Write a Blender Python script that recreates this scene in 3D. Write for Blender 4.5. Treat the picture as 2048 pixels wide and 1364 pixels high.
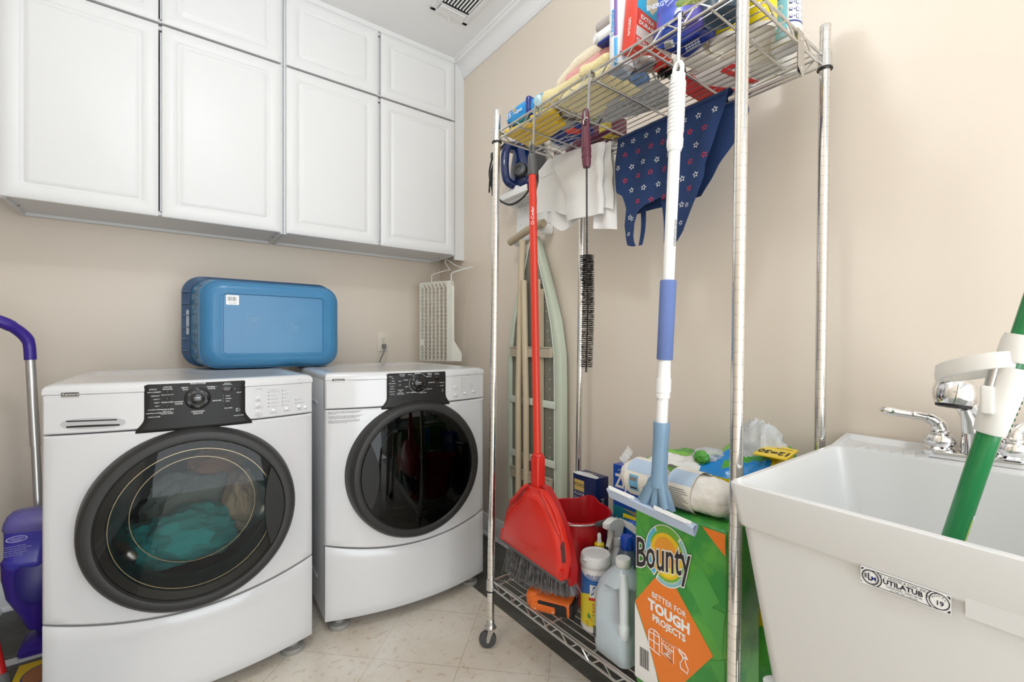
import bpy, math, random
from mathutils import Vector, Matrix, noise
random.seed(7)
R = math.radians
PI = math.pi
C = bpy.context.scene.collection
for o in list(bpy.data.objects):
    bpy.data.objects.remove(o)

# ------------------------------------------------------------ camera, light
scn = bpy.context.scene
cam_d = bpy.data.cameras.new('camera')
cam = bpy.data.objects.new('camera', cam_d); C.objects.link(cam)
cam.location = (0, 0, 1.10)
cam.rotation_euler = (R(90), 0, R(-37))
cam_d.sensor_width = 36.0
cam_d.lens = 912.0 / 2048.0 * 36.0
cam_d.shift_y = 3.0 / 2048.0
cam_d.clip_start = 0.02
scn.camera = cam
scn.view_settings.view_transform = 'Standard'
scn.view_settings.look = 'None'
scn.view_settings.gamma = 1.0
scn.view_settings.use_curve_mapping = False
scn.view_settings.exposure = 0.0

wd = bpy.data.worlds.new('world'); scn.world = wd
wd.use_nodes = True
wd.node_tree.nodes['Background'].inputs[0].default_value = (0.90, 0.96, 1.0, 1)
wd.node_tree.nodes['Background'].inputs[1].default_value = 1.0


def area_light(name, loc, target, size, power, color=(1, 1, 1), size_y=None, spread=180):
    d = bpy.data.lights.new(name, 'AREA')
    d.energy = power; d.color = color
    d.shape = 'RECTANGLE' if size_y else 'DISK'
    d.size = size
    if size_y: d.size_y = size_y
    d.spread = R(spread)
    o = bpy.data.objects.new(name, d); C.objects.link(o)
    o.location = loc
    o.rotation_euler = (Vector(target) - Vector(loc)).to_track_quat('-Z', 'Y').to_euler()
    return o


LAMP_TINT = (0.89, 0.955, 1.0)
ld = bpy.data.lights.new('ceiling_lamp', 'POINT'); ld.energy = 18; ld.color = LAMP_TINT; ld.shadow_soft_size = 0.09
lo_ = bpy.data.objects.new('ceiling_lamp', ld); C.objects.link(lo_); lo_.location = (0.08, 0.88, 2.60)
ld = bpy.data.lights.new('second_ceiling_lamp', 'POINT'); ld.energy = 5; ld.color = LAMP_TINT; ld.shadow_soft_size = 0.14
lo_ = bpy.data.objects.new('second_ceiling_lamp', ld); C.objects.link(lo_); lo_.location = (0.10, -1.0, 2.45)
area_light('front_opening_fill', (0.45, -1.66, 1.10), (0.40, 1.0, 0.85), 1.7, 46, (0.895, 0.955, 1.0), 2.3)  # large soft fill added across the open front to lower contrast

# ------------------------------------------------------------ materials
MATS = {}


def mat(name, col, rough=0.5, metal=0.0, spec=0.5, coat=0.0, bump=None, var=None, trans=0.0, alpha=1.0,
        sheen=0.0, sss=0.0, ior=None):
    if name in MATS: return MATS[name]
    m = bpy.data.materials.new(name); m.use_nodes = True
    nt = m.node_tree; b = nt.nodes['Principled BSDF']
    b.inputs['Base Color'].default_value = (*col, 1)
    b.inputs['Roughness'].default_value = rough
    b.inputs['Metallic'].default_value = metal
    b.inputs['Specular IOR Level'].default_value = spec
    b.inputs['Coat Weight'].default_value = coat
    b.inputs['Transmission Weight'].default_value = trans
    b.inputs['Alpha'].default_value = alpha
    b.inputs['Sheen Weight'].default_value = sheen
    if ior: b.inputs['IOR'].default_value = ior
    if sss:
        b.inputs['Subsurface Weight'].default_value = sss
        b.inputs['Subsurface Radius'].default_value = (0.01, 0.01, 0.01)
    tc = nt.nodes.new('ShaderNodeTexCoord')
    if bump:
        n = nt.nodes.new('ShaderNodeTexNoise'); n.inputs['Scale'].default_value = bump[0]
        n.inputs['Detail'].default_value = 5
        nt.links.new(tc.outputs['Object'], n.inputs['Vector'])
        bp = nt.nodes.new('ShaderNodeBump'); bp.inputs['Strength'].default_value = bump[1]
        bp.inputs['Distance'].default_value = bump[2] if len(bump) > 2 else 0.01
        nt.links.new(n.outputs['Fac'], bp.inputs['Height'])
        nt.links.new(bp.outputs['Normal'], b.inputs['Normal'])
    if var:   # (scale, colour2, low, high): a second colour in patches
        n = nt.nodes.new('ShaderNodeTexNoise'); n.inputs['Scale'].default_value = var[0]
        n.inputs['Detail'].default_value = 6
        nt.links.new(tc.outputs['Object'], n.inputs['Vector'])
        cr = nt.nodes.new('ShaderNodeValToRGB')
        cr.color_ramp.elements[0].position = var[2]; cr.color_ramp.elements[0].color = (*col, 1)
        cr.color_ramp.elements[1].position = var[3]; cr.color_ramp.elements[1].color = (*var[1], 1)
        nt.links.new(n.outputs['Fac'], cr.inputs['Fac'])
        nt.links.new(cr.outputs['Color'], b.inputs['Base Color'])
    MATS[name] = m
    return m


def smoked_glass(name, tint, gloss=0.9, rough=0.02):
    m = bpy.data.materials.new(name); m.use_nodes = True
    nt = m.node_tree; nt.nodes.clear()
    out = nt.nodes.new('ShaderNodeOutputMaterial')
    tr = nt.nodes.new('ShaderNodeBsdfTransparent'); tr.inputs[0].default_value = (*tint, 1)
    gl = nt.nodes.new('ShaderNodeBsdfGlossy'); gl.inputs['Roughness'].default_value = rough
    gl.inputs[0].default_value = (1, 1, 1, 1)
    fr = nt.nodes.new('ShaderNodeFresnel'); fr.inputs[0].default_value = 1.45
    mx = nt.nodes.new('ShaderNodeMixShader')
    ml = nt.nodes.new('ShaderNodeMath'); ml.operation = 'MULTIPLY'; ml.inputs[1].default_value = gloss
    nt.links.new(fr.outputs[0], ml.inputs[0]); nt.links.new(ml.outputs[0], mx.inputs[0])
    nt.links.new(tr.outputs[0], mx.inputs[1]); nt.links.new(gl.outputs[0], mx.inputs[2])
    nt.links.new(mx.outputs[0], out.inputs[0])
    MATS[name] = m
    return m


def tile_mat(name, size, rot, base, base2, grout, vein, rough, mortar=0.012, noise_scale=3.0, offs=(0, 0), bump=0.1):
    m = bpy.data.materials.new(name); m.use_nodes = True
    nt = m.node_tree; b = nt.nodes['Principled BSDF']; L = nt.links.new
    tc = nt.nodes.new('ShaderNodeTexCoord')
    mp = nt.nodes.new('ShaderNodeMapping')
    mp.inputs['Rotation'].default_value = (0, 0, rot); mp.inputs['Location'].default_value = (*offs, 0)
    L(tc.outputs['Object'], mp.inputs['Vector'])
    br = nt.nodes.new('ShaderNodeTexBrick')
    br.offset = 0.0; br.squash = 1.0
    br.inputs['Scale'].default_value = 1.0
    br.inputs['Brick Width'].default_value = size; br.inputs['Row Height'].default_value = size
    br.inputs['Mortar Size'].default_value = mortar * size
    br.inputs['Mortar Smooth'].default_value = 0.1
    br.inputs['Bias'].default_value = 0.0
    br.inputs['Color1'].default_value = (*base, 1); br.inputs['Color2'].default_value = (*base2, 1)
    br.inputs['Mortar'].default_value = (*grout, 1)
    L(mp.outputs[0], br.inputs['Vector'])
    n = nt.nodes.new('ShaderNodeTexNoise'); n.inputs['Scale'].default_value = noise_scale
    n.inputs['Detail'].default_value = 9; n.inputs['Roughness'].default_value = 0.65
    n.inputs['Distortion'].default_value = 0.8
    L(tc.outputs['Object'], n.inputs['Vector'])
    cr = nt.nodes.new('ShaderNodeValToRGB')
    cr.color_ramp.elements[0].position = 0.38; cr.color_ramp.elements[0].color = (0, 0, 0, 1)
    cr.color_ramp.elements[1].position = 0.68; cr.color_ramp.elements[1].color = (1, 1, 1, 1)
    L(n.outputs['Fac'], cr.inputs['Fac'])
    mx = nt.nodes.new('ShaderNodeMixRGB'); mx.inputs['Color2'].default_value = (*vein, 1)
    mul = nt.nodes.new('ShaderNodeMath'); mul.operation = 'MULTIPLY'; mul.inputs[1].default_value = 0.75
    L(cr.outputs['Color'], mul.inputs[0]); L(mul.outputs[0], mx.inputs['Fac'])
    L(br.outputs['Color'], mx.inputs['Color1'])
    n2 = nt.nodes.new('ShaderNodeTexNoise'); n2.inputs['Scale'].default_value = 38; n2.inputs['Detail'].default_value = 4
    L(tc.outputs['Object'], n2.inputs['Vector'])
    cr2 = nt.nodes.new('ShaderNodeValToRGB')
    cr2.color_ramp.elements[0].position = 0.58; cr2.color_ramp.elements[0].color = (1, 1, 1, 1)
    cr2.color_ramp.elements[1].position = 0.70; cr2.color_ramp.elements[1].color = (0.78, 0.68, 0.58, 1)
    L(n2.outputs['Fac'], cr2.inputs['Fac'])
    m2 = nt.nodes.new('ShaderNodeMixRGB'); m2.blend_type = 'MULTIPLY'; m2.inputs['Fac'].default_value = 0.8
    L(mx.outputs[0], m2.inputs['Color1']); L(cr2.outputs[0], m2.inputs['Color2'])
    L(m2.outputs[0], b.inputs['Base Color'])
    b.inputs['Roughness'].default_value = rough
    bp = nt.nodes.new('ShaderNodeBump'); bp.inputs['Strength'].default_value = bump; bp.inputs['Distance'].default_value = 0.002
    inv = nt.nodes.new('ShaderNodeMath'); inv.operation = 'SUBTRACT'; inv.inputs[0].default_value = 1.0
    L(br.outputs['Fac'], inv.inputs[1]); L(inv.outputs[0], bp.inputs['Height'])
    L(bp.outputs[0], b.inputs['Normal'])
    MATS[name] = m
    return m


M_WALL = mat('beige_wall_paint', (0.78, 0.69, 0.59), 0.38, spec=0.4, bump=(70, 0.05, 0.002))
M_CEIL = mat('ceiling_paint', (0.90, 0.90, 0.90), 0.7)
M_TRIM = mat('white_trim_paint', (0.86, 0.86, 0.86), 0.4)
M_CAB = mat('white_cabinet_foil', (0.80, 0.80, 0.80), 0.38, spec=0.4)
M_CABIN = mat('white_cabinet_board', (0.76, 0.76, 0.76), 0.55)
M_ENAMEL = mat('white_enamel', (0.69, 0.69, 0.70), 0.18, spec=0.5, coat=0.3)
M_SIDE = mat('grey_white_side_enamel', (0.62, 0.62, 0.63), 0.3)
M_CHAR = mat('charcoal_plastic', (0.016, 0.0155, 0.015), 0.42, spec=0.3)
M_CHAR2 = mat('charcoal_grey_plastic', (0.028, 0.027, 0.026), 0.42, spec=0.35)
M_BLACK = mat('black_plastic', (0.012, 0.012, 0.012), 0.35)
M_DARKGAP = mat('dark_gap', (0.01, 0.01, 0.01), 0.8)
M_WTXT = mat('white_print', (0.85, 0.85, 0.85), 0.5)
M_GTXT = mat('grey_print', (0.22, 0.22, 0.23), 0.5)
M_KTXT = mat('black_print', (0.012, 0.012, 0.013), 0.5)
M_CHROME = mat('chrome', (0.80, 0.80, 0.80), 0.07, 1.0)
M_POST = mat('chromed_steel_post', (0.80, 0.785, 0.76), 0.12, 1.0)
M_WIRE = mat('zinc_wire', (0.66, 0.655, 0.64), 0.28, 1.0)
M_STEEL = mat('brushed_steel', (0.55, 0.54, 0.53), 0.3, 1.0)
M_DRUM = mat('steel_drum', (0.16, 0.155, 0.15), 0.3, 1.0)
M_WPLAST = mat('white_plastic', (0.84, 0.84, 0.83), 0.32)
M_TUB = mat('white_tub_plastic', (0.70, 0.70, 0.695), 0.30, spec=0.45)
M_RUBBER = mat('grey_rubber', (0.06, 0.06, 0.06), 0.7)
M_SMOKE = smoked_glass('smoked_glass', (0.62, 0.60, 0.57), 0.55)
M_SMOKE2 = smoked_glass('dark_smoked_glass', (0.11, 0.10, 0.10), 0.7)
M_CLEAR = smoked_glass('clear_glass', (0.88, 0.89, 0.89), 0.12, 0.05)

# ------------------------------------------------------------ mesh builder


class MB:
    def __init__(s):
        s.v = []; s.f = []; s.m = []; s.M = Matrix(); s.mi = 0

    def add(s, vs, fs, mi=None):
        o = len(s.v); M = s.M
        s.v += [tuple(M @ Vector(p)) for p in vs]
        k = s.mi if mi is None else mi
        for f in fs:
            s.f.append([i + o for i in f]); s.m.append(k)

    def grid(s, fn, nu, nv, cu=False, cv=False, mi=None, skip=None):
        vs = [fn(i / (nu if cu else nu), j / nv) for i in range(nu + (0 if cu else 1)) for j in range(nv + (0 if cv else 1))]
        W = nv + (0 if cv else 1); H = nu + (0 if cu else 1); fs = []
        for i in range(nu):
            for j in range(nv):
                if skip and skip(i, j): continue
                a = i % H; b = (i + 1) % H; c = j % W; d = (j + 1) % W
                fs.append((a * W + c, b * W + c, b * W + d, a * W + d))
        s.add(vs, fs, mi)

    def box(s, c, d, mi=None):
        x, y, z = c; a, b, e = d[0] / 2, d[1] / 2, d[2] / 2
        vs = [(x + i * a, y + j * b, z + k * e) for i in (-1, 1) for j in (-1, 1) for k in (-1, 1)]
        s.add(vs, [(0, 1, 3, 2), (4, 6, 7, 5), (0, 4, 5, 1), (2, 3, 7, 6), (0, 2, 6, 4), (1, 5, 7, 3)], mi)

    def rbox(s, c, d, r=0.005, seg=3, mi=None, fn=None):
        h = [x / 2 for x in d]; r = min(r, min(h) * 0.999)
        def samples(H):
            a = [-H + r * (1 - math.cos(PI / 2 * k / seg)) for k in range(seg)] + [-(H - r)]
            n = 1 if fn is None else max(1, int(2 * (H - r) / 0.025))
            mid = [-(H - r) + 2 * (H - r) * k / n for k in range(1, n)]
            return a + mid + [-x for x in reversed(a)]
        S = [samples(H) for H in h]; idx = {}; vs = []; fs = []
        def vert(p):
            q = []
            for k in range(3): q.append(max(-(h[k] - r), min(h[k] - r, p[k])))
            n = Vector([p[k] - q[k] for k in range(3)])
            pos = Vector(q) + (n.normalized() * r if n.length > 1e-9 else n)
            key = tuple(round(t, 7) for t in p)
            if key not in idx:
                idx[key] = len(vs)
                P = fn(pos) if fn else pos
                vs.append((P[0] + c[0], P[1] + c[1], P[2] + c[2]))
            return idx[key]
        for ax in range(3):
            u, w = (ax + 1) % 3, (ax + 2) % 3
            for sg in (-1, 1):
                for i in range(len(S[u]) - 1):
                    for j in range(len(S[w]) - 1):
                        q = []
                        for (a, b) in ((i, j), (i + 1, j), (i + 1, j + 1), (i, j + 1)):
                            p = [0, 0, 0]; p[ax] = sg * h[ax]; p[u] = S[u][a]; p[w] = S[w][b]; q.append(vert(p))
                        fs.append(q if sg > 0 else q[::-1])
        s.add(vs, fs, mi)

    def tube(s, pts, r, n=10, mi=None, caps=True, closed=False):
        P = [Vector(p) for p in pts]; k = len(P)
        rr = r if isinstance(r, (list, tuple)) else [r] * k
        T = []
        for i in range(k):
            a = P[(i - 1) % k] if (closed or i > 0) else P[i]
            b = P[(i + 1) % k] if (closed or i < k - 1) else P[i]
            t = (b - a); T.append(t.normalized() if t.length > 1e-9 else Vector((0, 0, 1)))
        up = Vector((0, 0, 1)) if abs(T[0].z) < 0.9 else Vector((1, 0, 0))
        N = (up - T[0] * up.dot(T[0])).normalized()
        vs = []; fs = []
        for i in range(k):
            if i > 0:
                N = (N - T[i] * N.dot(T[i]))
                N = N.normalized() if N.length > 1e-6 else T[i].orthogonal().normalized()
            B = T[i].cross(N)
            for j in range(n):
                a = 2 * PI * j / n
                vs.append(tuple(P[i] + (N * math.cos(a) + B * math.sin(a)) * rr[i]))
        for i in range(k - 1 + (1 if closed else 0)):
            i2 = (i + 1) % k
            for j in range(n):
                j2 = (j + 1) % n
                fs.append((i * n + j, i * n + j2, i2 * n + j2, i2 * n + j))
        if caps and not closed:
            fs.append(list(range(n))[::-1]); fs.append([(k - 1) * n + j for j in range(n)])
        s.add(vs, fs, mi)

    def cyl(s, a, b, r, n=16, mi=None, r2=None):
        s.tube([a, b], [r, r if r2 is None else r2], n, mi)

    def lathe(s, prof, c=(0, 0, 0), ax=(0, 0, 1), n=32, mi=None, sx=1.0, sy=1.0):
        q = Vector((0, 0, 1)).rotation_difference(Vector(ax).normalized()).to_matrix(); c = Vector(c)
        vs = []; fs = []; rows = []
        for (r, h) in prof:
            if r < 1e-6:
                rows.append([len(vs)]); vs.append(tuple(c + q @ Vector((0, 0, h))))
            else:
                rows.append(list(range(len(vs), len(vs) + n)))
                for j in range(n):
                    a = 2 * PI * j / n
                    vs.append(tuple(c + q @ Vector((r * sx * math.cos(a), r * sy * math.sin(a), h))))
        for A, B in zip(rows, rows[1:]):
            if len(A) == 1 and len(B) == 1: continue
            for j in range(n):
                j2 = (j + 1) % n
                if len(A) == 1: fs.append((A[0], B[j2], B[j]))
                elif len(B) == 1: fs.append((A[j], A[j2], B[0]))
                else: fs.append((A[j], A[j2], B[j2], B[j]))
        s.add(vs, fs, mi)

    def loft(s, loops, closed=True, cap0=False, cap1=False, mi=None, skip=None):
        n = len(loops[0]); vs = [p for l in loops for p in l]; fs = []
        for i in range(len(loops) - 1):
            for j in range(n if closed else n - 1):
                if skip and skip(i, j): continue
                j2 = (j + 1) % n
                fs.append((i * n + j, i * n + j2, (i + 1) * n + j2, (i + 1) * n + j))
        if cap0: fs.append(list(range(n))[::-1])
        if cap1: fs.append([(len(loops) - 1) * n + j for j in range(n)])
        s.add(vs, fs, mi)

    def prism(s, poly, fn, h0, h1, mi=None):
        """poly: 2-D outline; fn(u, v, h) -> point; extruded from h0 to h1"""
        n = len(poly)
        vs = [fn(u, v, h0) for u, v in poly] + [fn(u, v, h1) for u, v in poly]
        fs = [list(range(n))[::-1], list(range(n, 2 * n))]
        for j in range(n):
            j2 = (j + 1) % n
            fs.append((j, j2, n + j2, n + j))
        s.add(vs, fs, mi)

    def poly(s, pts, mi=None):
        s.add(pts, [list(range(len(pts)))], mi)

    def text(s, t, size, fn, x=0.0, y=0.0, align='CENTER', bold=0.0, mi=None, sx=1.0, shear=0.0):
        """lettering laid through fn(u, v) -> point, u along the line, v up"""
        vs, fs = glyphs(t, align, bold, shear)
        s.add([fn(x + p[0] * size * sx, y + p[1] * size) for p in vs], fs, mi)

    def blob(s, c, r, seed=0, amp=0.25, freq=2.0, nu=24, nv=16, mi=None, flat=None):
        c = Vector(c)
        def fn(u, v):
            a = 2 * PI * u; b = PI * (v - 0.5) * 0.998
            d = Vector((math.cos(b) * math.cos(a), math.cos(b) * math.sin(a), math.sin(b)))
            k = 1 + amp * noise.noise(d * freq + Vector((seed, seed * 1.7, -seed)))
            k += amp * 0.4 * noise.noise(d * freq * 3 + Vector((seed, -seed, seed)))
            p = Vector((d.x * r[0], d.y * r[1], d.z * r[2])) * k + c
            if flat is not None and p.z < flat: p.z = flat
            return tuple(p)
        s.grid(fn, nu, nv, cu=True, mi=mi)


GL = {}


def glyphs(t, align, bold, shear):
    key = (t, align, bold, shear)
    if key not in GL:
        cu = bpy.data.curves.new('lettering', 'FONT'); cu.body = t; cu.size = 1.0
        cu.align_x = align; cu.align_y = 'CENTER'; cu.offset = bold; cu.shear = shear; cu.resolution_u = 2
        ob = bpy.data.objects.new('lettering', cu)
        me = bpy.data.meshes.new_from_object(ob)
        GL[key] = ([tuple(v.co) for v in me.vertices], [list(p.vertices) for p in me.polygons])
        bpy.data.objects.remove(ob); bpy.data.curves.remove(cu); bpy.data.meshes.remove(me)
    return GL[key]


ROOT = {}


def thing(name, label, cat, loc=(0, 0, 0), rotz=0.0, group=None):
    o = bpy.data.objects.new(name, None); C.objects.link(o)
    o.empty_display_size = 0.05
    o.location = loc; o.rotation_euler = (0, 0, rotz)
    o['label'] = label; o['category'] = cat
    if group: o['group'] = group
    ROOT[o.name] = Matrix.Translation(loc) @ Matrix.Rotation(rotz, 4, 'Z')
    return o


def root_of(o):
    while o.parent: o = o.parent
    return o


def obj(name, mb, mats, parent=None, local=False, origin=None, label=None, cat=None, group=None, kind=None, angle=40):
    """link the collected shapes as ONE mesh object; points are in the room's frame unless local"""
    me = bpy.data.meshes.new(name)
    vs = mb.v
    if parent is not None and not local:
        r = root_of(parent)
        inv = ROOT.get(r.name, Matrix()).inverted()
        vs = [tuple(inv @ Vector(p)) for p in vs]
    if parent is None and origin is not None:
        ov = Vector(origin); vs = [tuple(Vector(p) - ov) for p in vs]
    me.from_pydata(vs, [], mb.f)
    if not isinstance(mats, (list, tuple)): mats = [mats]
    for m in mats: me.materials.append(m)
    me.polygons.foreach_set('material_index', mb.m)
    me.update(); me.validate()
    me.shade_smooth(); me.set_sharp_from_angle(angle=R(angle))
    o = bpy.data.objects.new(name, me); C.objects.link(o)
    if parent is not None: o.parent = parent
    if parent is None:
        if origin is not None:
            o.location = origin; ROOT[o.name] = Matrix.Translation(origin)
        else: ROOT[o.name] = Matrix()
    if label: o['label'] = label
    if cat: o['category'] = cat
    if group: o['group'] = group
    if kind: o['kind'] = kind
    return o


def copy_tree(o, parent=None):
    c = o.copy(); C.objects.link(c)
    if parent is not None: c.parent = parent
    for ch in [x for x in C.objects if x.parent == o]: copy_tree(ch, c)
    return c


def lerp(a, b, t): return a + (b - a) * t


def smooth(t):
    t = max(0.0, min(1.0, t)); return t * t * (3 - 2 * t)


def spline(pts, n=8):
    P = [Vector(p) for p in pts]; out = []
    for i in range(len(P) - 1):
        p0 = P[max(0, i - 1)]; p1 = P[i]; p2 = P[i + 1]; p3 = P[min(len(P) - 1, i + 2)]
        for k in range(n):
            t = k / n
            out.append(0.5 * ((2 * p1) + (p2 - p0) * t + (2 * p0 - 5 * p1 + 4 * p2 - p3) * t * t + (3 * p1 - p0 - 3 * p2 + p3) * t ** 3))
    out.append(P[-1])
    return out


def rrect(cx, cy, hx, hy, r, k=5):
    """rounded rectangle outline as (u, v), counter-clockwise"""
    out = []; r = min(r, hx * 0.999, hy * 0.999)
    for (sx, sy, a0) in ((1, 1, 0), (-1, 1, 90), (-1, -1, 180), (1, -1, 270)):
        for i in range(k + 1):
            a = R(a0 + 90 * i / k)
            out.append((cx + sx * (hx - r) + r * math.cos(a), cy + sy * (hy - r) + r * math.sin(a)))
    return out


def interp(table, z):
    """piecewise-linear lookup in [(z, value), ...] sorted by z"""
    if z <= table[0][0]: return table[0][1]
    for (a, va), (b, vb) in zip(table, table[1:]):
        if z <= b: return va + (vb - va) * (z - a) / (b - a)
    return table[-1][1]


# ------------------------------------------------------------ the room
XL, XR, YB, YF, ZC = -0.56, 1.465, 2.75, -1.7, 2.83
BX0, BX1, BY1 = -0.19, 1.095, 2.31
M_MARBLE = tile_mat('cream_marble_tile', 0.305, R(45), (0.70, 0.63, 0.53), (0.66, 0.58, 0.48), (0.50, 0.41, 0.31), (0.80, 0.77, 0.71), 0.20, 0.006, 2.6, (0.09, 0.02))
M_SLATE = tile_mat('dark_slate_tile', 0.305, 0.0, (0.075, 0.066, 0.056), (0.060, 0.054, 0.048), (0.17, 0.15, 0.13), (0.15, 0.155, 0.14), 0.35, 0.008, 5.0, (0.125, 0.10))
f = MB(); f.add([(BX0, YF, 0), (BX1, YF, 0), (BX1, BY1, 0), (BX0, BY1, 0)], [(0, 1, 2, 3)])
obj('floor', f, M_MARBLE, kind='structure')
f = MB()
f.add([(XL, YF, 0), (BX0, YF, 0), (BX0, BY1, 0), (XL, BY1, 0)], [(0, 1, 2, 3)])
f.add([(BX1, YF, 0), (XR, YF, 0), (XR, BY1, 0), (BX1, BY1, 0)], [(0, 1, 2, 3)])
f.add([(XL, BY1, 0), (XR, BY1, 0), (XR, YB, 0), (XL, YB, 0)], [(0, 1, 2, 3)])
obj('floor_border', f, M_SLATE, kind='structure')


def wall(name, c, d, m=M_WALL):
    w = MB(); w.box(c, d); return obj(name, w, m, kind='structure')


wall('wall_back', ((XL + XR) / 2, YB + 0.05, ZC / 2), (XR - XL + 0.2, 0.1, ZC))
wall('wall_right', (XR + 0.05, (YB + YF) / 2, ZC / 2), (0.1, YB - YF, ZC))
wall('wall_left', (XL - 0.05, (YB + YF) / 2, ZC / 2), (0.1, YB - YF, ZC))
wall('ceiling', ((XL + XR) / 2, (YB + YF) / 2, ZC + 0.05), (XR - XL + 0.2, YB - YF + 0.2, 0.1), M_CEIL)


def run_profile(prof, p0, p1, out):
    """moulding: prof (distance out of the wall, height), swept from p0 to p1"""
    w = MB(); out = Vector(out)
    vs = []
    for p in (p0, p1):
        for (d, h) in prof: vs.append(tuple(Vector(p) + out * d + Vector((0, 0, h))))
    n = len(prof)
    fs = [(i, (i + 1) % n, n + (i + 1) % n, n + i) for i in range(n)]
    fs += [list(range(n)), list(range(n, 2 * n))[::-1]]
    w.add(vs, fs)
    return w


base_prof = [(0, 0), (0.022, 0), (0.022, 0.006), (0.018, 0.016), (0.013, 0.019), (0.013, 0.095), (0.010, 0.100), (0.010, 0.106), (0.005, 0.116), (0, 0.118)]
obj('baseboard_back', run_profile(base_prof, (XL, YB, 0), (XR, YB, 0), (0, -1, 0)), M_TRIM, kind='structure')
obj('baseboard_right', run_profile(base_prof, (XR, YF, 0), (XR, YB, 0), (-1, 0, 0)), M_TRIM, kind='structure')
obj('baseboard_left', run_profile(base_prof, (XL, YF, 0), (XL, YB, 0), (1, 0, 0)), M_TRIM, kind='structure')
cr = [(0, 0), (0, -0.100), (0.010, -0.100), (0.011, -0.092), (0.016, -0.088)]
for k in range(9):
    a = PI / 2 * k / 8
    cr.append((0.016 + 0.046 * (1 - math.cos(a)), -0.088 + 0.062 * math.sin(a)))
cr += [(0.066, -0.022), (0.068, -0.014), (0.076, -0.012), (0.078, 0)]
obj('trim_1', run_profile(cr, (XR, YF, ZC), (XR, 2.455, ZC), (-1, 0, 0)), M_TRIM, kind='structure')
obj('trim_2', run_profile(cr, (XL, YF, ZC), (XL, 2.455, ZC), (1, 0, 0)), M_TRIM, kind='structure')
f = MB(); f.box((1.4325, 2.447, 2.215), (0.065, 0.016, 1.215)); obj('trim_3', f, M_CAB, kind='structure')      # filler beside the cabinets
f = MB(); f.box((0.4525, 2.438, 2.816), (1.885, 0.02, 0.028)); obj('trim_4', f, M_CAB, kind='structure')       # strip above the cabinets
f = MB(); f.box((-0.415, 2.285, 0.003), (0.29, 0.034, 0.006))
for (x, w) in ((-0.392, 0.02), (-0.352, 0.012), (-0.405, 0.01)):
    f.box((x, 2.292, 0.0063), (w, 0.012, 0.0008), mi=1)
obj('trim_5', f, [M_TRIM, mat('blue_paint_smudge', (0.05, 0.25, 0.42), 0.6)], kind='structure')                # white strip on the floor
# ------------------------------------------------------------ wall cabinets


def door_mesh(x0, x1, z0, z1, y, ins=0.048):
    """thermofoil door with one raised panel, front face at y"""
    d = MB(); cx, cz = (x0 + x1) / 2, (z0 + z1) / 2; hx, hz = (x1 - x0) / 2, (z1 - z0) / 2
    def loop(i, dy, r): return [(u, y + dy, v) for u, v in rrect(cx, cz, hx - i, hz - i, max(r, 0.0005), 4)]
    loops = [loop(0, 0.020, .001), loop(0, 0.0035, .001), loop(0.0035, 0, .002)]
    loops += [loop(ins, 0, .014), loop(ins + .003, .0022, .013), loop(ins + .007, .0055, .011), loop(ins + .013, .0062, .008),
              loop(ins + .015, .0050, .002), loop(ins + .026, .0008, .002), loop(ins + .030, .0004, .002)]
    d.loft(loops, cap0=True, cap1=True)
    return d


def cabinet(name_label, x0, x1, z0, z1, doors, dz0, dz1):
    t = thing('wall_cabinet', name_label, 'cabinet', ((x0 + x1) / 2, 2.44, z0), 0, 'white wall cabinets')
    b = MB(); T = 0.016
    yf, yb = 2.442, 2.749
    b.box((x0 + T / 2, (yf + yb) / 2, (z0 + z1) / 2), (T, yb - yf, z1 - z0))
    b.box((x1 - T / 2, (yf + yb) / 2, (z0 + z1) / 2), (T, yb - yf, z1 - z0))
    b.box(((x0 + x1) / 2, (yf + yb) / 2, z0 + 0.020), (x1 - x0 - 2 * T, yb - yf, 0.016))
    b.box(((x0 + x1) / 2, (yf + yb) / 2, z1 - 0.008), (x1 - x0 - 2 * T, yb - yf, 0.016))
    b.box(((x0 + x1) / 2, yb - 0.004, (z0 + z1) / 2), (x1 - x0 - 2 * T, 0.008, z1 - z0))
    b.box(((x0 + x1) / 2, yb - 0.016, z0 + 0.006), (x1 - x0 - 2 * T, 0.016, 0.012))
    b.box(((x0 + x1) / 2, yf + 0.009, (z0 + z1) / 2), (0.012, 0.018, z1 - z0 - 0.05))
    for x in (x0 + T + 0.004, x1 - T - 0.004):
        b.cyl((x, 2.60, z0 + 0.0115), (x, 2.60, z0 + 0.0105), 0.004, 8, mi=1)
    obj('cabinet_body', b, [M_CABIN, M_DARKGAP], t)
    for (a, c) in doors:
        obj('door', door_mesh(a, c, dz0, dz1, 2.42), M_CAB, t)
    return t


DL = [(-0.487, -0.0335), (-0.0215, 0.4345)]
DR = [(0.4565, 0.9125), (0.9285, 1.3895)]
cabinet('white tall wall cabinet, the left one of the lower row, above the blue basket', -0.490, 0.4445, 1.628, 2.440, DL, 1.631, 2.4365)
cabinet('white tall wall cabinet of the lower row that ends at the corner filler', 0.4475, 1.397, 1.628, 2.440, DR, 1.631, 2.4365)
cabinet('short white top cabinet on the left, cut off by the upper edge of the photo', -0.490, 0.4445, 2.442, 2.802, DL, 2.4475, 2.798)
cabinet('short white top cabinet on the right under the ceiling beside the crown moulding', 0.4475, 1.397, 2.442, 2.802, DR, 2.4475, 2.798)

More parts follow.
